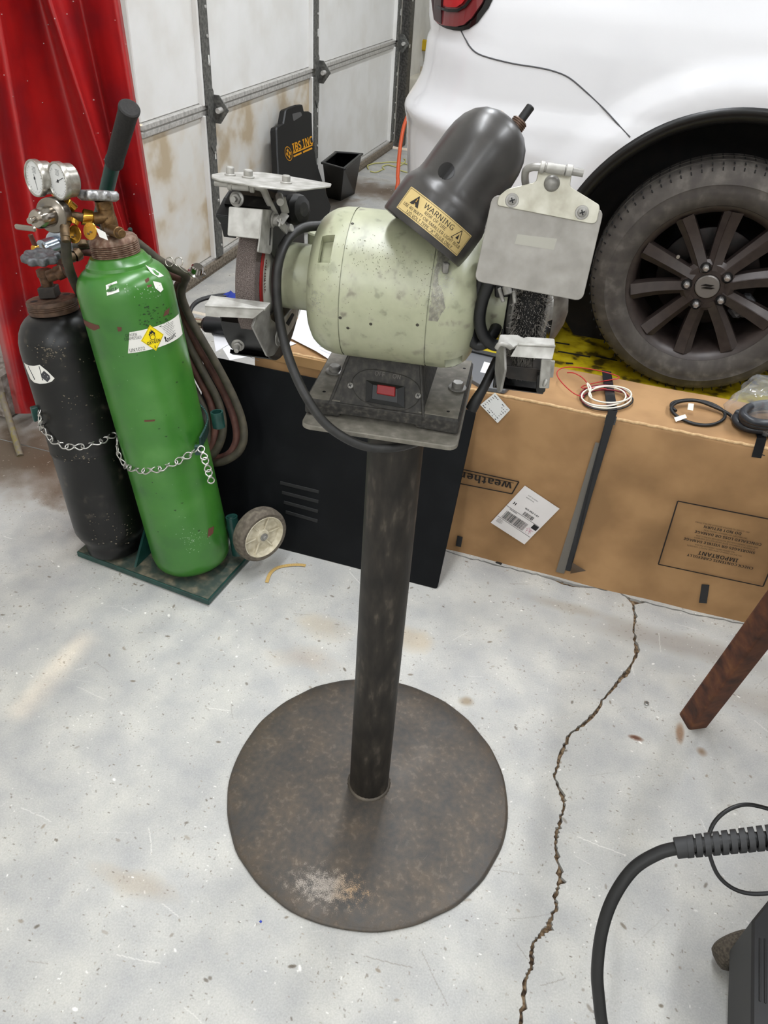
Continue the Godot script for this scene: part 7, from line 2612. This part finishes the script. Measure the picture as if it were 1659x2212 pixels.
	for e in [[1600, 905, 1690, 955, 0.008], [1590, 890, 1660, 930, 0.02]]: cyl(s, fl(e[0], e[1], T + e[4]) - o, fl(e[2], e[3], T + e[4]) - o, 0.007, 10)
	put("dark_hose", s, mat(Color(0.13, 0.14, 0.16), 0.35), t)
	s = st()
	var nz := noise(9.0, 77, 3)
	nz.fractal_type = FastNoiseLite.FRACTAL_RIDGED
	var bx := [fl(1568, 893, T), fl(1600, 850, T), fl(1720, 870, T), fl(1740, 960, T), fl(1650, 945, T)]
	var cc := Vector3.ZERO
	for b in bx: cc += b / 5.0
	var rows := []
	for k in 12:
		var v := k / 11.0
		var r := PackedVector3Array()
		for j in 49:
			var w := 5.0 * (j % 48) / 48.0
			var i := int(w)
			var q: Vector3 = (bx[i] as Vector3).lerp(bx[(i + 1) % 5], smoothstep(0.0, 1.0, w - i))
			var p := cc + (q - cc) * cos(v * PI / 2 * 0.97) + Vector3(0, 0.003 + sin(v * PI / 2) * 0.078, 0)
			var d := nz.get_noise_3dv(p * 1.0) * 0.016 + nz.get_noise_3dv(p * 2.6 + Vector3.ONE) * 0.008
			p += (p - cc - Vector3(0, -0.05, 0)).normalized() * d * (0.2 if k == 0 else 1.0)
			p.y = maxf(p.y, T + 0.001)
			r.append(p - o)
		rows.append(r)
	grid(s, rows, true)
	var film := mat(Color(0.80, 0.82, 0.84, 0.16), 0.10)
	film.transparency = BaseMaterial3D.TRANSPARENCY_ALPHA
	film.metallic_specular = 0.9
	put("film", s, film, t)
	# grey tablet under the grinder's right side
	var sheet := func(called: String, label: String, cat: String, px: Array, h: float, th: float, m: Material, r := 0.0, group := "") -> Node3D:
		var c := fl(px[0][0], px[0][1], h)
		var nd := thing(called, label, cat, c, Basis.IDENTITY, group)
		var xf := Transform3D(Basis(Vector3.RIGHT, -PI / 2), Vector3.ZERO)
		var po := PackedVector2Array()
		for p in px:
			var q := fl(p[0], p[1], h) - c
			po.append(Vector2(q.x, -q.z))
		if r > 0: po = rounded(po, r)
		var ss := st()
		extr(ss, po, xf, th, minf(0.001, th * 0.3))
		put("sheet" if th < 0.002 else "casing", ss, m, nd)
		return nd
	var tb: Node3D = sheet.call("tablet", "flat grey tablet case with a white sticker on the carton behind the grinder", "tablet", [[985, 752], [1060, 768], [1135, 790], [1112, 822], [1092, 843], [1046, 836], [985, 800]], T + 0.012, 0.011, mat(Color(0.33, 0.335, 0.345), 0.45), 0.006)
	s = st()
	var b0 := fl(985, 750, T + 0.013) - tb.position
	var b1 := fl(1075, 771, T + 0.013) - tb.position
	bar(s, b0, b1, 0.018, 0.012, Vector3.UP, 0.002)
	box(s, Transform3D(Basis(Vector3.UP, -0.3), fl(1069, 820, T + 0.0125) - tb.position), Vector3(0.006, 0.001, 0.008))
	put("rubber_edge", s, mat(Color(0.03, 0.03, 0.032), 0.5), tb)
	s = st()
	var sx := []
	for p in [[1046, 781], [1064, 786], [1058, 808], [1037, 804]]: sx.append(fl(p[0], p[1], T + 0.0126) - tb.position)
	quad(s, sx[0], sx[1], sx[2], sx[3])
	put("white_sticker", s, mat(Color(0.82, 0.82, 0.82), 0.5), tb)
	# papers
	var white := mat(Color(0.84, 0.84, 0.85), 0.6)
	var ink := mat(Color(0.52, 0.54, 0.60), 0.7)
	var dark_ink := mat(Color(0.12, 0.13, 0.15), 0.7)
	var papers := [["white form sheet curling over the carton edge left of the grinder motor", [[652, 664], [690, 672], [765, 742], [722, 783], [682, 758], [627, 730]], 0.006], ["white printed sheet under the black tool on the left end of the carton", [[446, 706], [520, 690], [640, 742], [600, 757], [496, 778], [480, 752]], 0.0025], ["white instruction page half hidden behind the coiled welding hose", [[455, 690], [512, 672], [545, 705], [500, 740], [466, 760]], 0.0045]]
	for k in 3:
		var e = papers[k]
		var nd: Node3D = sheet.call("paper_sheet", e[0], "paper", e[1], T + e[2], 0.0008, white)
		s = st()
		var px: Array = e[1]
		var c := Vector2.ZERO
		for p in px: c += Vector2(p[0], p[1]) / px.size()
		for i in 9:
			var y := -0.45 + i * 0.11
			var a := c + Vector2(-22 + i * 3.0, y * 70)
			var b := a + Vector2(22 + (i * 7) % 13, 10 + (i % 3))
			var q0 := fl(a.x, a.y, T + e[2] + 0.0003) - nd.position
			var q1 := fl(b.x, b.y, T + e[2] + 0.0003) - nd.position
			var w := (q1 - q0).cross(Vector3.UP).normalized() * 0.0009
			quad(s, q0 - w, q1 - w, q1 + w, q0 + w)
		put("print", s, ink if k == 0 else dark_ink, nd)
		if k == 1:
			s = st()
			for p in [[527, 742], [540, 765], [505, 725]]:
				var q := fl(p[0], p[1], T + e[2] + 0.0004) - nd.position
				quad(s, q + Vector3(-0.010, 0, -0.006), q + Vector3(0.010, 0, -0.004), q + Vector3(0.009, 0, 0.006), q + Vector3(-0.011, 0, 0.004))
			put("photo_print", s, mat(Color(0.10, 0.11, 0.13), 0.6), nd)
	# black power tool with a steel nose
	o = fl(480, 705, T)
	t = thing("air_tool", "black hand tool with a bright steel nose lying on papers behind the hoses", "tool", o)
	s = st()
	var ta := fl(440, 700, T + 0.028) - o
	var tb2 := fl(545, 712, T + 0.030) - o
	lathe(s, [Vector2(0.0, 0.0), Vector2(0.018, 0.0), Vector2(0.023, 0.006), Vector2(0.0235, 0.05), Vector2(0.026, 0.08), Vector2(0.026, ta.distance_to(tb2) - 0.01), Vector2(0.020, ta.distance_to(tb2)), Vector2(0, ta.distance_to(tb2))], frame(ta, tb2 - ta), 9, 0, TAU, 0.3)
	put("body", s, mat(Color(0.055, 0.06, 0.068), 0.5), t)
	s = st()
	cyl(s, fl(422, 696, T + 0.028) - o, ta, 0.014, 20, 0.002)
	cyl(s, fl(414, 695, T + 0.028) - o, fl(424, 696, T + 0.028) - o, 0.009, 16, 0.001)
	put("nose", s, mat(Color(0.70, 0.66, 0.58), 0.2, 0.95), t)
	o = fl(440, 660, T)
	t = thing("black_lead", "black electrical lead looped at the left end of the carton", "cable", o)
	s = st()
	for k in 2: tube(s, smoothed([fl(412, 684 + k * 6, T + 0.008) - o, fl(413, 664 + k * 4, T + 0.012 + k * 0.01) - o, fl(430, 648 + k * 3, T + 0.02) - o, fl(462, 639 + k * 3, T + 0.02) - o, fl(500, 636 + k * 5, T + 0.012) - o, fl(530, 645 + k * 5, T + 0.006) - o], 6), 0.0048, 10)
	put("lead", s, mat(Color(0.05, 0.05, 0.052), 0.5), t)
	o = fl(490, 640, T)
	t = thing("blue_rag", "crumpled bright blue rag behind the grinding wheel on the carton", "rag", o)
	s = st()
	rows = []
	for i in 10:
		var r := PackedVector3Array()
		for j in 10:
			var p := fl(lerpf(466, 540, i / 9.0), lerpf(662, 640, j / 9.0), T)
			var edge := sin(i / 9.0 * PI) * sin(j / 9.0 * PI)
			p.y = T + 0.001 + edge * (0.022 + 0.018 * sin(i * 1.9) * cos(j * 1.7))
			r.append(p - o)
		rows.append(r)
	grid(s, rows)
	put("cloth", s, mat(Color(0.06, 0.16, 0.50), 0.8), t)

# ---------------------------------------------------------------- far side of the shop
func rear_items() -> void:
	# black moulded stand with yellow lettering, leaning on the garage door
	var pb := fl(655, 470, 0.0)
	var n := Vector3(0.93, 0.30, 0.10).normalized()
	var base := Vector3(-1.80, 0.0, -4.42)
	var t := thing("sign_board", "tall black moulded board with a handle and yellow lettering leaning on the garage door", "sign", base)
	var xf := facing(Vector3(0.02, 0.28, 0.0), n)
	var W := Transform3D(Basis.IDENTITY, base)
	var s := st()
	var px := [[640, 226], [650, 225], [654, 226], [657, 240], [668, 240], [674, 244], [676, 300], [684, 350], [700, 400], [716, 447], [712, 462], [690, 480], [640, 490], [604, 470], [602, 400], [597, 280], [598, 274], [612, 266], [617, 238], [620, 234]]
	var po := PackedVector2Array()
	for p in outline(px.map(func(p): return Vector2(p[0], p[1])), xf, W): po.append(p)
	extr(s, po, xf, 0.045, 0.006)
	put("board", s, mat(Color(0.030, 0.029, 0.030), 0.5), t)
	var pr := Transform3D(xf.basis, xf.origin + n * 0.0008)
	s = st()
	extr(s, rounded(outline([Vector2(631, 246), Vector2(650, 241), Vector2(653, 250), Vector2(634, 262)], pr, W), 0.01), pr, 0.002)
	put("hand_hole", s, mat(Color(0.30, 0.295, 0.29), 0.8), t)
	var a: Vector2 = outline([Vector2(632, 320)], pr, W)[0]
	var b: Vector2 = outline([Vector2(673, 303)], pr, W)[0]
	var wd := a.distance_to(b)
	var ang := (b - a).angle()
	var bend := func(p: Vector2) -> Vector3: return pr * Vector3(p.x, p.y, 0.0006)
	s = st()
	words(s, "IBS INC", wd * 0.188, a.lerp(b, 0.52), bend, true, 0, ang, 1.12, 0.2)
	var c: Vector2 = outline([Vector2(623, 332)], pr, W)[0]
	var rr := wd * 0.155
	for i in 24:
		var q0 := Vector2(cos(TAU * i / 24.0), sin(TAU * i / 24.0)) * rr
		var q1 := Vector2(cos(TAU * (i + 1) / 24.0), sin(TAU * (i + 1) / 24.0)) * rr
		line2(s, c + q0, c + q1, rr * 0.10, bend)
	for e in [Vector2(0, 0.45), Vector2(-0.45, 0.0), Vector2(0.45, 0.0), Vector2(0, -0.45)]:
		var star := PackedVector2Array()
		for i in 10: star.append(c + e * rr + Vector2(sin(TAU * i / 10.0), cos(TAU * i / 10.0)) * rr * (0.38 if i % 2 == 0 else 0.17))
		patch(s, star, bend)
	var la: Vector2 = outline([Vector2(633, 331)], pr, W)[0]
	var lb: Vector2 = outline([Vector2(675, 313)], pr, W)[0]
	line2(s, la, lb, wd * 0.03, bend)
	var lc: Vector2 = outline([Vector2(634, 338)], pr, W)[0]
	var ld: Vector2 = outline([Vector2(674, 320)], pr, W)[0]
	line2(s, lc, lc.lerp(ld, 0.42), wd * 0.04, bend)
	line2(s, lc.lerp(ld, 0.50), ld, wd * 0.04, bend)
	put("yellow_lettering", s, mat(Color(0.80, 0.55, 0.02), 0.5), t)
	# tapered black bin
	var P := [fl(706, 427), fl(736, 434), fl(766, 418)]
	var bl: Vector3 = P[0]
	var bn: Vector3 = P[1]
	var br: Vector3 = P[2]
	var bf := bl + br - bn
	var mid := (bl + br) * 0.5
	t = thing("waste_bin", "small tapered black plastic bin standing on the floor by the garage door", "bin", mid)
	var H := 0.30
	var tops := [fl(697, 352, H), fl(743, 365, H), fl(781, 333, H), fl(726, 329, H)]
	var bots := [bl, bn, br, bf]
	s = st()
	for i in 4:
		var j := (i + 1) % 4
		var e0: Vector3 = bots[i] - mid
		var e1: Vector3 = bots[j] - mid
		var g0: Vector3 = tops[i] - mid
		var g1: Vector3 = tops[j] - mid
		quad(s, g0, g1, e1, e0)
		var k := 0.95
		quad(s, e0 * k + Vector3(0, 0.006, 0), e1 * k + Vector3(0, 0.006, 0), Vector3(g1.x * k, g1.y, g1.z * k), Vector3(g0.x * k, g0.y, g0.z * k))
	quad(s, (bots[0] - mid) * 0.96 + Vector3(0, 0.008, 0), (bots[3] - mid) * 0.96 + Vector3(0, 0.008, 0), (bots[2] - mid) * 0.96 + Vector3(0, 0.008, 0), (bots[1] - mid) * 0.96 + Vector3(0, 0.008, 0))
	put("tub", s, mat(Color(0.022, 0.022, 0.024), 0.45), t)
	s = st()
	for i in 4: bar(s, tops[i] - mid, tops[(i + 1) % 4] - mid, 0.022, 0.012, Vector3.UP, 0.004)
	for i in 4: cyl(s, tops[i] - mid - Vector3(0, 0.006, 0), tops[i] - mid + Vector3(0, 0.006, 0), 0.011, 12, 0.002)
	put("rim", s, mat(Color(0.05, 0.05, 0.053), 0.35), t)
	# orange cord hanging beside the car
	var o := dp(862, 330, 4.2)
	t = thing("orange_cord", "orange extension cord hanging down between the garage door track and the car", "cord", Vector3(o.x, 0, o.z))
	s = st()
	var p := []
	for e in [[960, 110, 4.6], [935, 170, 4.5], [896, 222, 4.4], [876, 262, 4.35], [867, 300, 4.3], [862, 340, 4.25], [859, 380, 4.2], [857, 410, 4.15]]: p.append(dp(e[0], e[1], e[2]) - t.position)
	p.append(Vector3(p[-1].x + 0.02, 0.02, p[-1].z + 0.25)); p.append(Vector3(p[-1].x + 0.4, 0.012, p[-1].z + 0.3))
	tube(s, smoothed(p, 6), 0.0105, 12)
	put("cord", s, mat(Color(0.72, 0.27, 0.06), 0.5), t)
	# pale string on the floor
	o = fl(850, 362, 0.0)
	t = thing("string", "pale yellow string lying loose on the floor behind the black bin", "string", o)
	s = st()
	for l in [[[796, 365], [794, 358], [808, 353], [822, 352], [845, 350], [870, 352], [882, 356]], [[830, 366], [826, 360], [838, 356], [856, 360], [870, 354], [876, 346], [872, 343]], [[800, 370], [812, 372], [826, 366]], [[865, 368], [880, 372], [890, 366]]]:
		p = []
		for e in l: p.append(fl(e[0], e[1], 0.006) - o)
		tube(s, smoothed(p, 6), 0.0045, 6)
	put("strand", s, mat(Color(0.74, 0.72, 0.46), 0.7), t)
	# grey conduit, yellow rail and the white drum behind the car
	var z := -7.6
	o = onz(893, 100, z)
	t = thing("conduit_post", "thin grey steel post standing before the white wall behind the car", "post", Vector3(o.x, 0, o.z))
	s = st()
	cyl(s, Vector3(0, 0, 0), Vector3(0, 3.2, 0), 0.028, 16)
	box(s, Transform3D(Basis.IDENTITY, Vector3(0, 0.01, 0)), Vector3(0.14, 0.02, 0.14), 0.003)
	put("post", s, worn([[0.2, Color(0.34, 0.34, 0.28)], [0.8, Color(0.46, 0.46, 0.40)]], 6.0, 0.5, 0.2, 0.03, 181), t)
	var y := onz(900, 96, z + 0.07)
	t = thing("yellow_rail", "yellow guard rail bolted across the grey post behind the car", "rail", Vector3(y.x, y.y, y.z))
	s = st()
	box(s, Transform3D(Basis.IDENTITY, Vector3(0.60, 0, 0)), Vector3(1.5, 0.085, 0.045), 0.01)
	put("rail", s, mat(Color(0.70, 0.58, 0.03), 0.45), t)
	s = st()
	lathe(s, [Vector2(0.016, 0), Vector2(0.012, 0.006), Vector2(0, 0.008)], frame(Vector3(onz(896, 92, z + 0.09).x - y.x, 0.01, 0.023), Vector3.BACK), 12)
	put("rail_bolt", s, mat(Color(0.28, 0.18, 0.04), 0.6), t)
	var bk := Vector3(-2.02 + 0.30, 0, -7.2)
	o = onz(880, 250, -7.25)
	t = thing("white_drum", "white plastic drum standing in the corner behind the garage door track", "drum", Vector3(o.x - 0.02, 0, -7.3))
	s = st()
	lathe(s, [Vector2(0.0, 0.0), Vector2(0.13, 0.0), Vector2(0.14, 0.02), Vector2(0.15, 0.40), Vector2(0.155, 0.41), Vector2(0.155, 0.43), Vector2(0.14, 0.435), Vector2(0.0, 0.44)], Transform3D.IDENTITY, 36)
	put("drum", s, mat(Color(0.78, 0.76, 0.70), 0.5), t)
	t = thing("plywood_offcut", "pale plywood offcut leaning behind the car by the white wall", "board", onz(910, 150, -7.5) * Vector3(1, 0, 1))
	s = st()
	box(s, Transform3D(Basis(Vector3.RIGHT, -0.08), Vector3(0.25, 0.24, 0.0)), Vector3(0.55, 0.48, 0.02), 0.002)
	put("board", s, worn([[0.2, Color(0.60, 0.55, 0.47)], [0.8, Color(0.74, 0.70, 0.62)]], 4.0, 0.8, 0, 0.03, 182), t)

# ---------------------------------------------------------------- right foreground
func front_right() -> void:
	var rust := worn([[0.12, Color(0.17, 0.09, 0.055)], [0.45, Color(0.30, 0.165, 0.10)], [0.7, Color(0.375, 0.215, 0.125)], [0.9, Color(0.45, 0.29, 0.16)]], 4.0, 0.75, 0.1, 0.02, 191, 0.08)
	var f := fl(1497, 1556, 0.0)
	var up := dp(1760, 1205, 1.42)
	var t := thing("rusty_leg", "rusty square steel leg slanting up from the floor at the right edge", "table leg", f)
	var d := (up - f)
	var s := st()
	var xf := frame(Vector3.ZERO, d, Vector3(0.45, 0.25, 0.85))
	var po := rounded(rect(0.050, 0.050), 0.006, 3)
	var l := d.length()
	var n := po.size()
	# foot cut level with the floor
	var lo := PackedVector3Array()
	var hi := PackedVector3Array()
	for i in n + 1:
		var q := po[i % n]
		var b := xf.basis * Vector3(q.x, 0, q.y)
		var k := -b.y / xf.basis.y.y
		lo.append(b + xf.basis.y * k)
		hi.append(b + d)
	for i in n: quad(s, lo[i], hi[i], hi[i + 1], lo[i + 1])
	for i in range(1, n - 1): tri(s, lo[0], lo[i], lo[i + 1])
	put("square_tube", s, rust, t)
	# steel table top the leg belongs to, beyond the frame
	s = st()
	box(s, Transform3D(Basis.IDENTITY, d + Vector3(0.30, 0.03, 0.15)), Vector3(0.7, 0.03, 0.6), 0.003)
	put("bench_top", s, rust, t)
	# torch cable with its spiral strain relief
	var o := dp(1463, 1832, 1.16)
	t = thing("torch_cable", "thick black welding torch cable with a ribbed strain relief sleeve in the right foreground", "cable", Vector3(o.x, 0, o.z))
	var w := func(x: float, y: float, dd: float) -> Vector3: return dp(x, y, dd) - t.position
	s = st()
	var p := smoothed([w.call(1660, 1810, 1.13), w.call(1560, 1818, 1.14), w.call(1463, 1832, 1.16), w.call(1416, 1846, 1.17), w.call(1366, 1879, 1.18), w.call(1324, 1941, 1.19), w.call(1300, 2012, 1.20), w.call(1290, 2095, 1.21), w.call(1294, 2160, 1.22), w.call(1303, 2225, 1.23), fl(1330, 2330, 0.012) - t.position, fl(1420, 2480, 0.012) - t.position], 8)
	tube(s, p, 0.0096, 18)
	put("cable", s, worn([[0.2, Color(0.055, 0.055, 0.056)], [0.8, Color(0.085, 0.085, 0.085)]], 6.0, 0.5, 0, 0.02, 192), t)
	s = st()
	var a: Vector3 = w.call(1460, 1832, 1.16)
	var c: Vector3 = w.call(1690, 1806, 1.125)
	var dirv := (c - a).normalized()
	cyl(s, a - dirv * 0.001, a + dirv * 0.020, 0.0150, 24, 0.001)
	var fx := frame(a, dirv)
	var prev := []
	var rows := []
	for i in 260:
		var f2 := i / 259.0
		var ang := f2 * TAU * 10.5
		var r := 0.0150 + 0.0022 * f2
		var cen := fx * Vector3(cos(ang) * r * 0.88, 0.016 + f2 * 0.128, sin(ang) * r * 0.88)
		var rad := fx.basis * Vector3(cos(ang), 0, sin(ang))
		var row := PackedVector3Array()
		for e in [[-0.0024, -0.0042], [0.0026, -0.0042], [0.0026, 0.0042], [-0.0024, 0.0042], [-0.0024, -0.0042]]: row.append(cen + rad * e[0] + dirv * e[1])
		rows.append(row)
	for g in 4:
		var strip := []
		for r in rows: strip.append(PackedVector3Array([r[g], r[g + 1]]))
		grid(s, strip)
	cyl(s, fx * Vector3(0, 0.142, 0), fx * Vector3(0, 0.20, 0), 0.021, 24, 0.002)
	put("strain_relief", s, mat(Color(0.135, 0.135, 0.138), 0.6), t)
	# thin lead loop
	o = dp(1640, 1835, 1.27)
	t = thing("thin_lead", "thin black lead making a round loop behind the torch cable", "cable", o)
	s = st()
	p = smoothed([dp(1700, 1760, 1.27) - o, dp(1659, 1747, 1.27) - o, dp(1612, 1738, 1.27) - o, dp(1572, 1750, 1.27) - o, dp(1542, 1778, 1.27) - o, dp(1530, 1815, 1.27) - o, dp(1534, 1850, 1.27) - o, dp(1552, 1892, 1.27) - o, dp(1585, 1920, 1.27) - o, dp(1630, 1931, 1.27) - o, dp(1700, 1925, 1.27) - o], 8)
	tube(s, p, 0.0034, 10)
	put("lead", s, mat(Color(0.06, 0.06, 0.063), 0.45), t)
	# welder base and caster
	var H := 0.20
	var q0 := fl(1625, 1987, H)
	var q1 := fl(1623, 2230, H)
	var q2 := fl(1665, 1938, H)
	t = thing("welder_base", "dark grey ribbed plastic base of a wheeled welding machine at the lower right edge", "machine", Vector3(q0.x, 0, q0.z))
	s = st()
	var xfm := Transform3D(Basis(Vector3.RIGHT, -PI / 2), Vector3(0, H, 0))
	var bp := PackedVector2Array()
	for q in [q0, q2, q2 + Vector3(0.5, 0, 0.0), q1 + Vector3(0.5, 0, 0.15), q1 + (q1 - q0) * 0.4]: bp.append(Vector2(q.x - t.position.x, -(q.z - t.position.z)))
	extr(s, bp, xfm, 0.12, 0.004)
	put("base_tray", s, mat(Color(0.105, 0.103, 0.105), 0.55), t)
	s = st()
	for i in 5:
		var k := 0.012 + i * 0.008
		var u := (q1 - q0).normalized()
		bar(s, q0 + Vector3(k, 0.0008, 0) + u * (0.03 - k * 0.2) - t.position, q0 + Vector3(k, 0.0008, 0) + u * 0.13 - t.position, 0.003, 0.003, Vector3.UP, 0.0008)
	put("rib", s, mat(Color(0.09, 0.088, 0.09), 0.5), t)
	var cc := fl(1598, 2052, 0.048)
	var ax := Vector3(0.50, -0.06, 0.86).normalized()
	var cx := frame(cc - t.position, ax)
	s = st()
	lathe(s, [Vector2(0.026, -0.020), Vector2(0.040, -0.020), Vector2(0.0455, -0.016), Vector2(0.048, -0.007), Vector2(0.048, 0.007), Vector2(0.0455, 0.016), Vector2(0.040, 0.020), Vector2(0.034, 0.0205), Vector2(0.032, 0.018)], cx, 44)
	put("caster_tyre", s, worn([[0.2, Color(0.20, 0.175, 0.145)], [0.8, Color(0.36, 0.33, 0.285)]], 12.0, 0.9, 0, 0.05, 193, 0.1), t)
	s = st()
	lathe(s, [Vector2(0.0325, 0.0185), Vector2(0.030, 0.012), Vector2(0.018, 0.010), Vector2(0.013, 0.015), Vector2(0.0, 0.0155)], cx, 36)
	put("caster_hub", s, mat(Color(0.06, 0.058, 0.056), 0.5), t)
	s = st()
	cyl(s, cx * Vector3(0, 0.012, 0), cx * Vector3(0, 0.022, 0), 0.008, 16, 0.001)
	bar(s, cx * Vector3(0, 0.024, 0), Vector3(0.06, 0.10, 0.0), 0.022, 0.004, ax, 0.001)
	put("caster_fork", s, mat(Color(0.30, 0.28, 0.26), 0.5, 0.3), t)

func floor_litter() -> void:
	var o := fl(1396, 1521, 0.0)
	var t := thing("hex_nut", "single small bright hex nut lying on the floor near the rusty leg", "nut", o)
	var s := st()
	lathe(s, [Vector2(0.0034, 0.0005), Vector2(0.0062, 0.0), Vector2(0.0066, 0.0008), Vector2(0.0066, 0.0048), Vector2(0.0060, 0.0055), Vector2(0.0036, 0.0055), Vector2(0.0034, 0.0005)], Transform3D(Basis(Vector3.UP, 0.4), Vector3.ZERO), 6, 0, TAU, 0.3)
	put("nut", s, mat(Color(0.70, 0.70, 0.69), 0.25, 0.9), t)
	o = fl(605, 1232, 0.0)
	t = thing("yellow_strap", "short curved yellow strap lying on the floor below the black panel", "strap", o)
	s = st()
	var p := []
	for e in [[576, 1258], [584, 1238], [600, 1226], [625, 1221], [648, 1220], [660, 1222]]: p.append(fl(e[0], e[1], 0.003) - o)
	var sp := smoothed(p, 5)
	for i in sp.size() - 1: bar(s, sp[i], sp[i + 1], 0.010, 0.0022, Vector3.UP, 0.0005)
	put("strap", s, mat(Color(0.72, 0.60, 0.36), 0.7), t)
	for e in [[1078, 1215, "scrap of black tape on the floor in front of the carton", Color(0.09, 0.09, 0.09), 0.020, 0.014], [563, 1991, "tiny crumb of blue plastic on the floor left of the grinder base", Color(0.08, 0.20, 0.62), 0.005, 0.004], [1336, 1272, "tiny white chip on the floor joint beside the crack", Color(0.88, 0.87, 0.85), 0.005, 0.004]]:
		o = fl(e[0], e[1], 0.0)
		t = thing("floor_scrap", e[2], "scrap", o)
		s = st()
		extr(s, PackedVector2Array([Vector2(-0.5, -0.3) * e[4], Vector2(0.4, -0.5) * e[4], Vector2(0.5, 0.2) * e[4], Vector2(-0.2, 0.5) * e[4]]), Transform3D(Basis(Vector3.RIGHT, -PI / 2), Vector3(0, 0.0015, 0)), 0.0015, 0.0002)
		put("scrap", s, mat(e[3], 0.6), t)
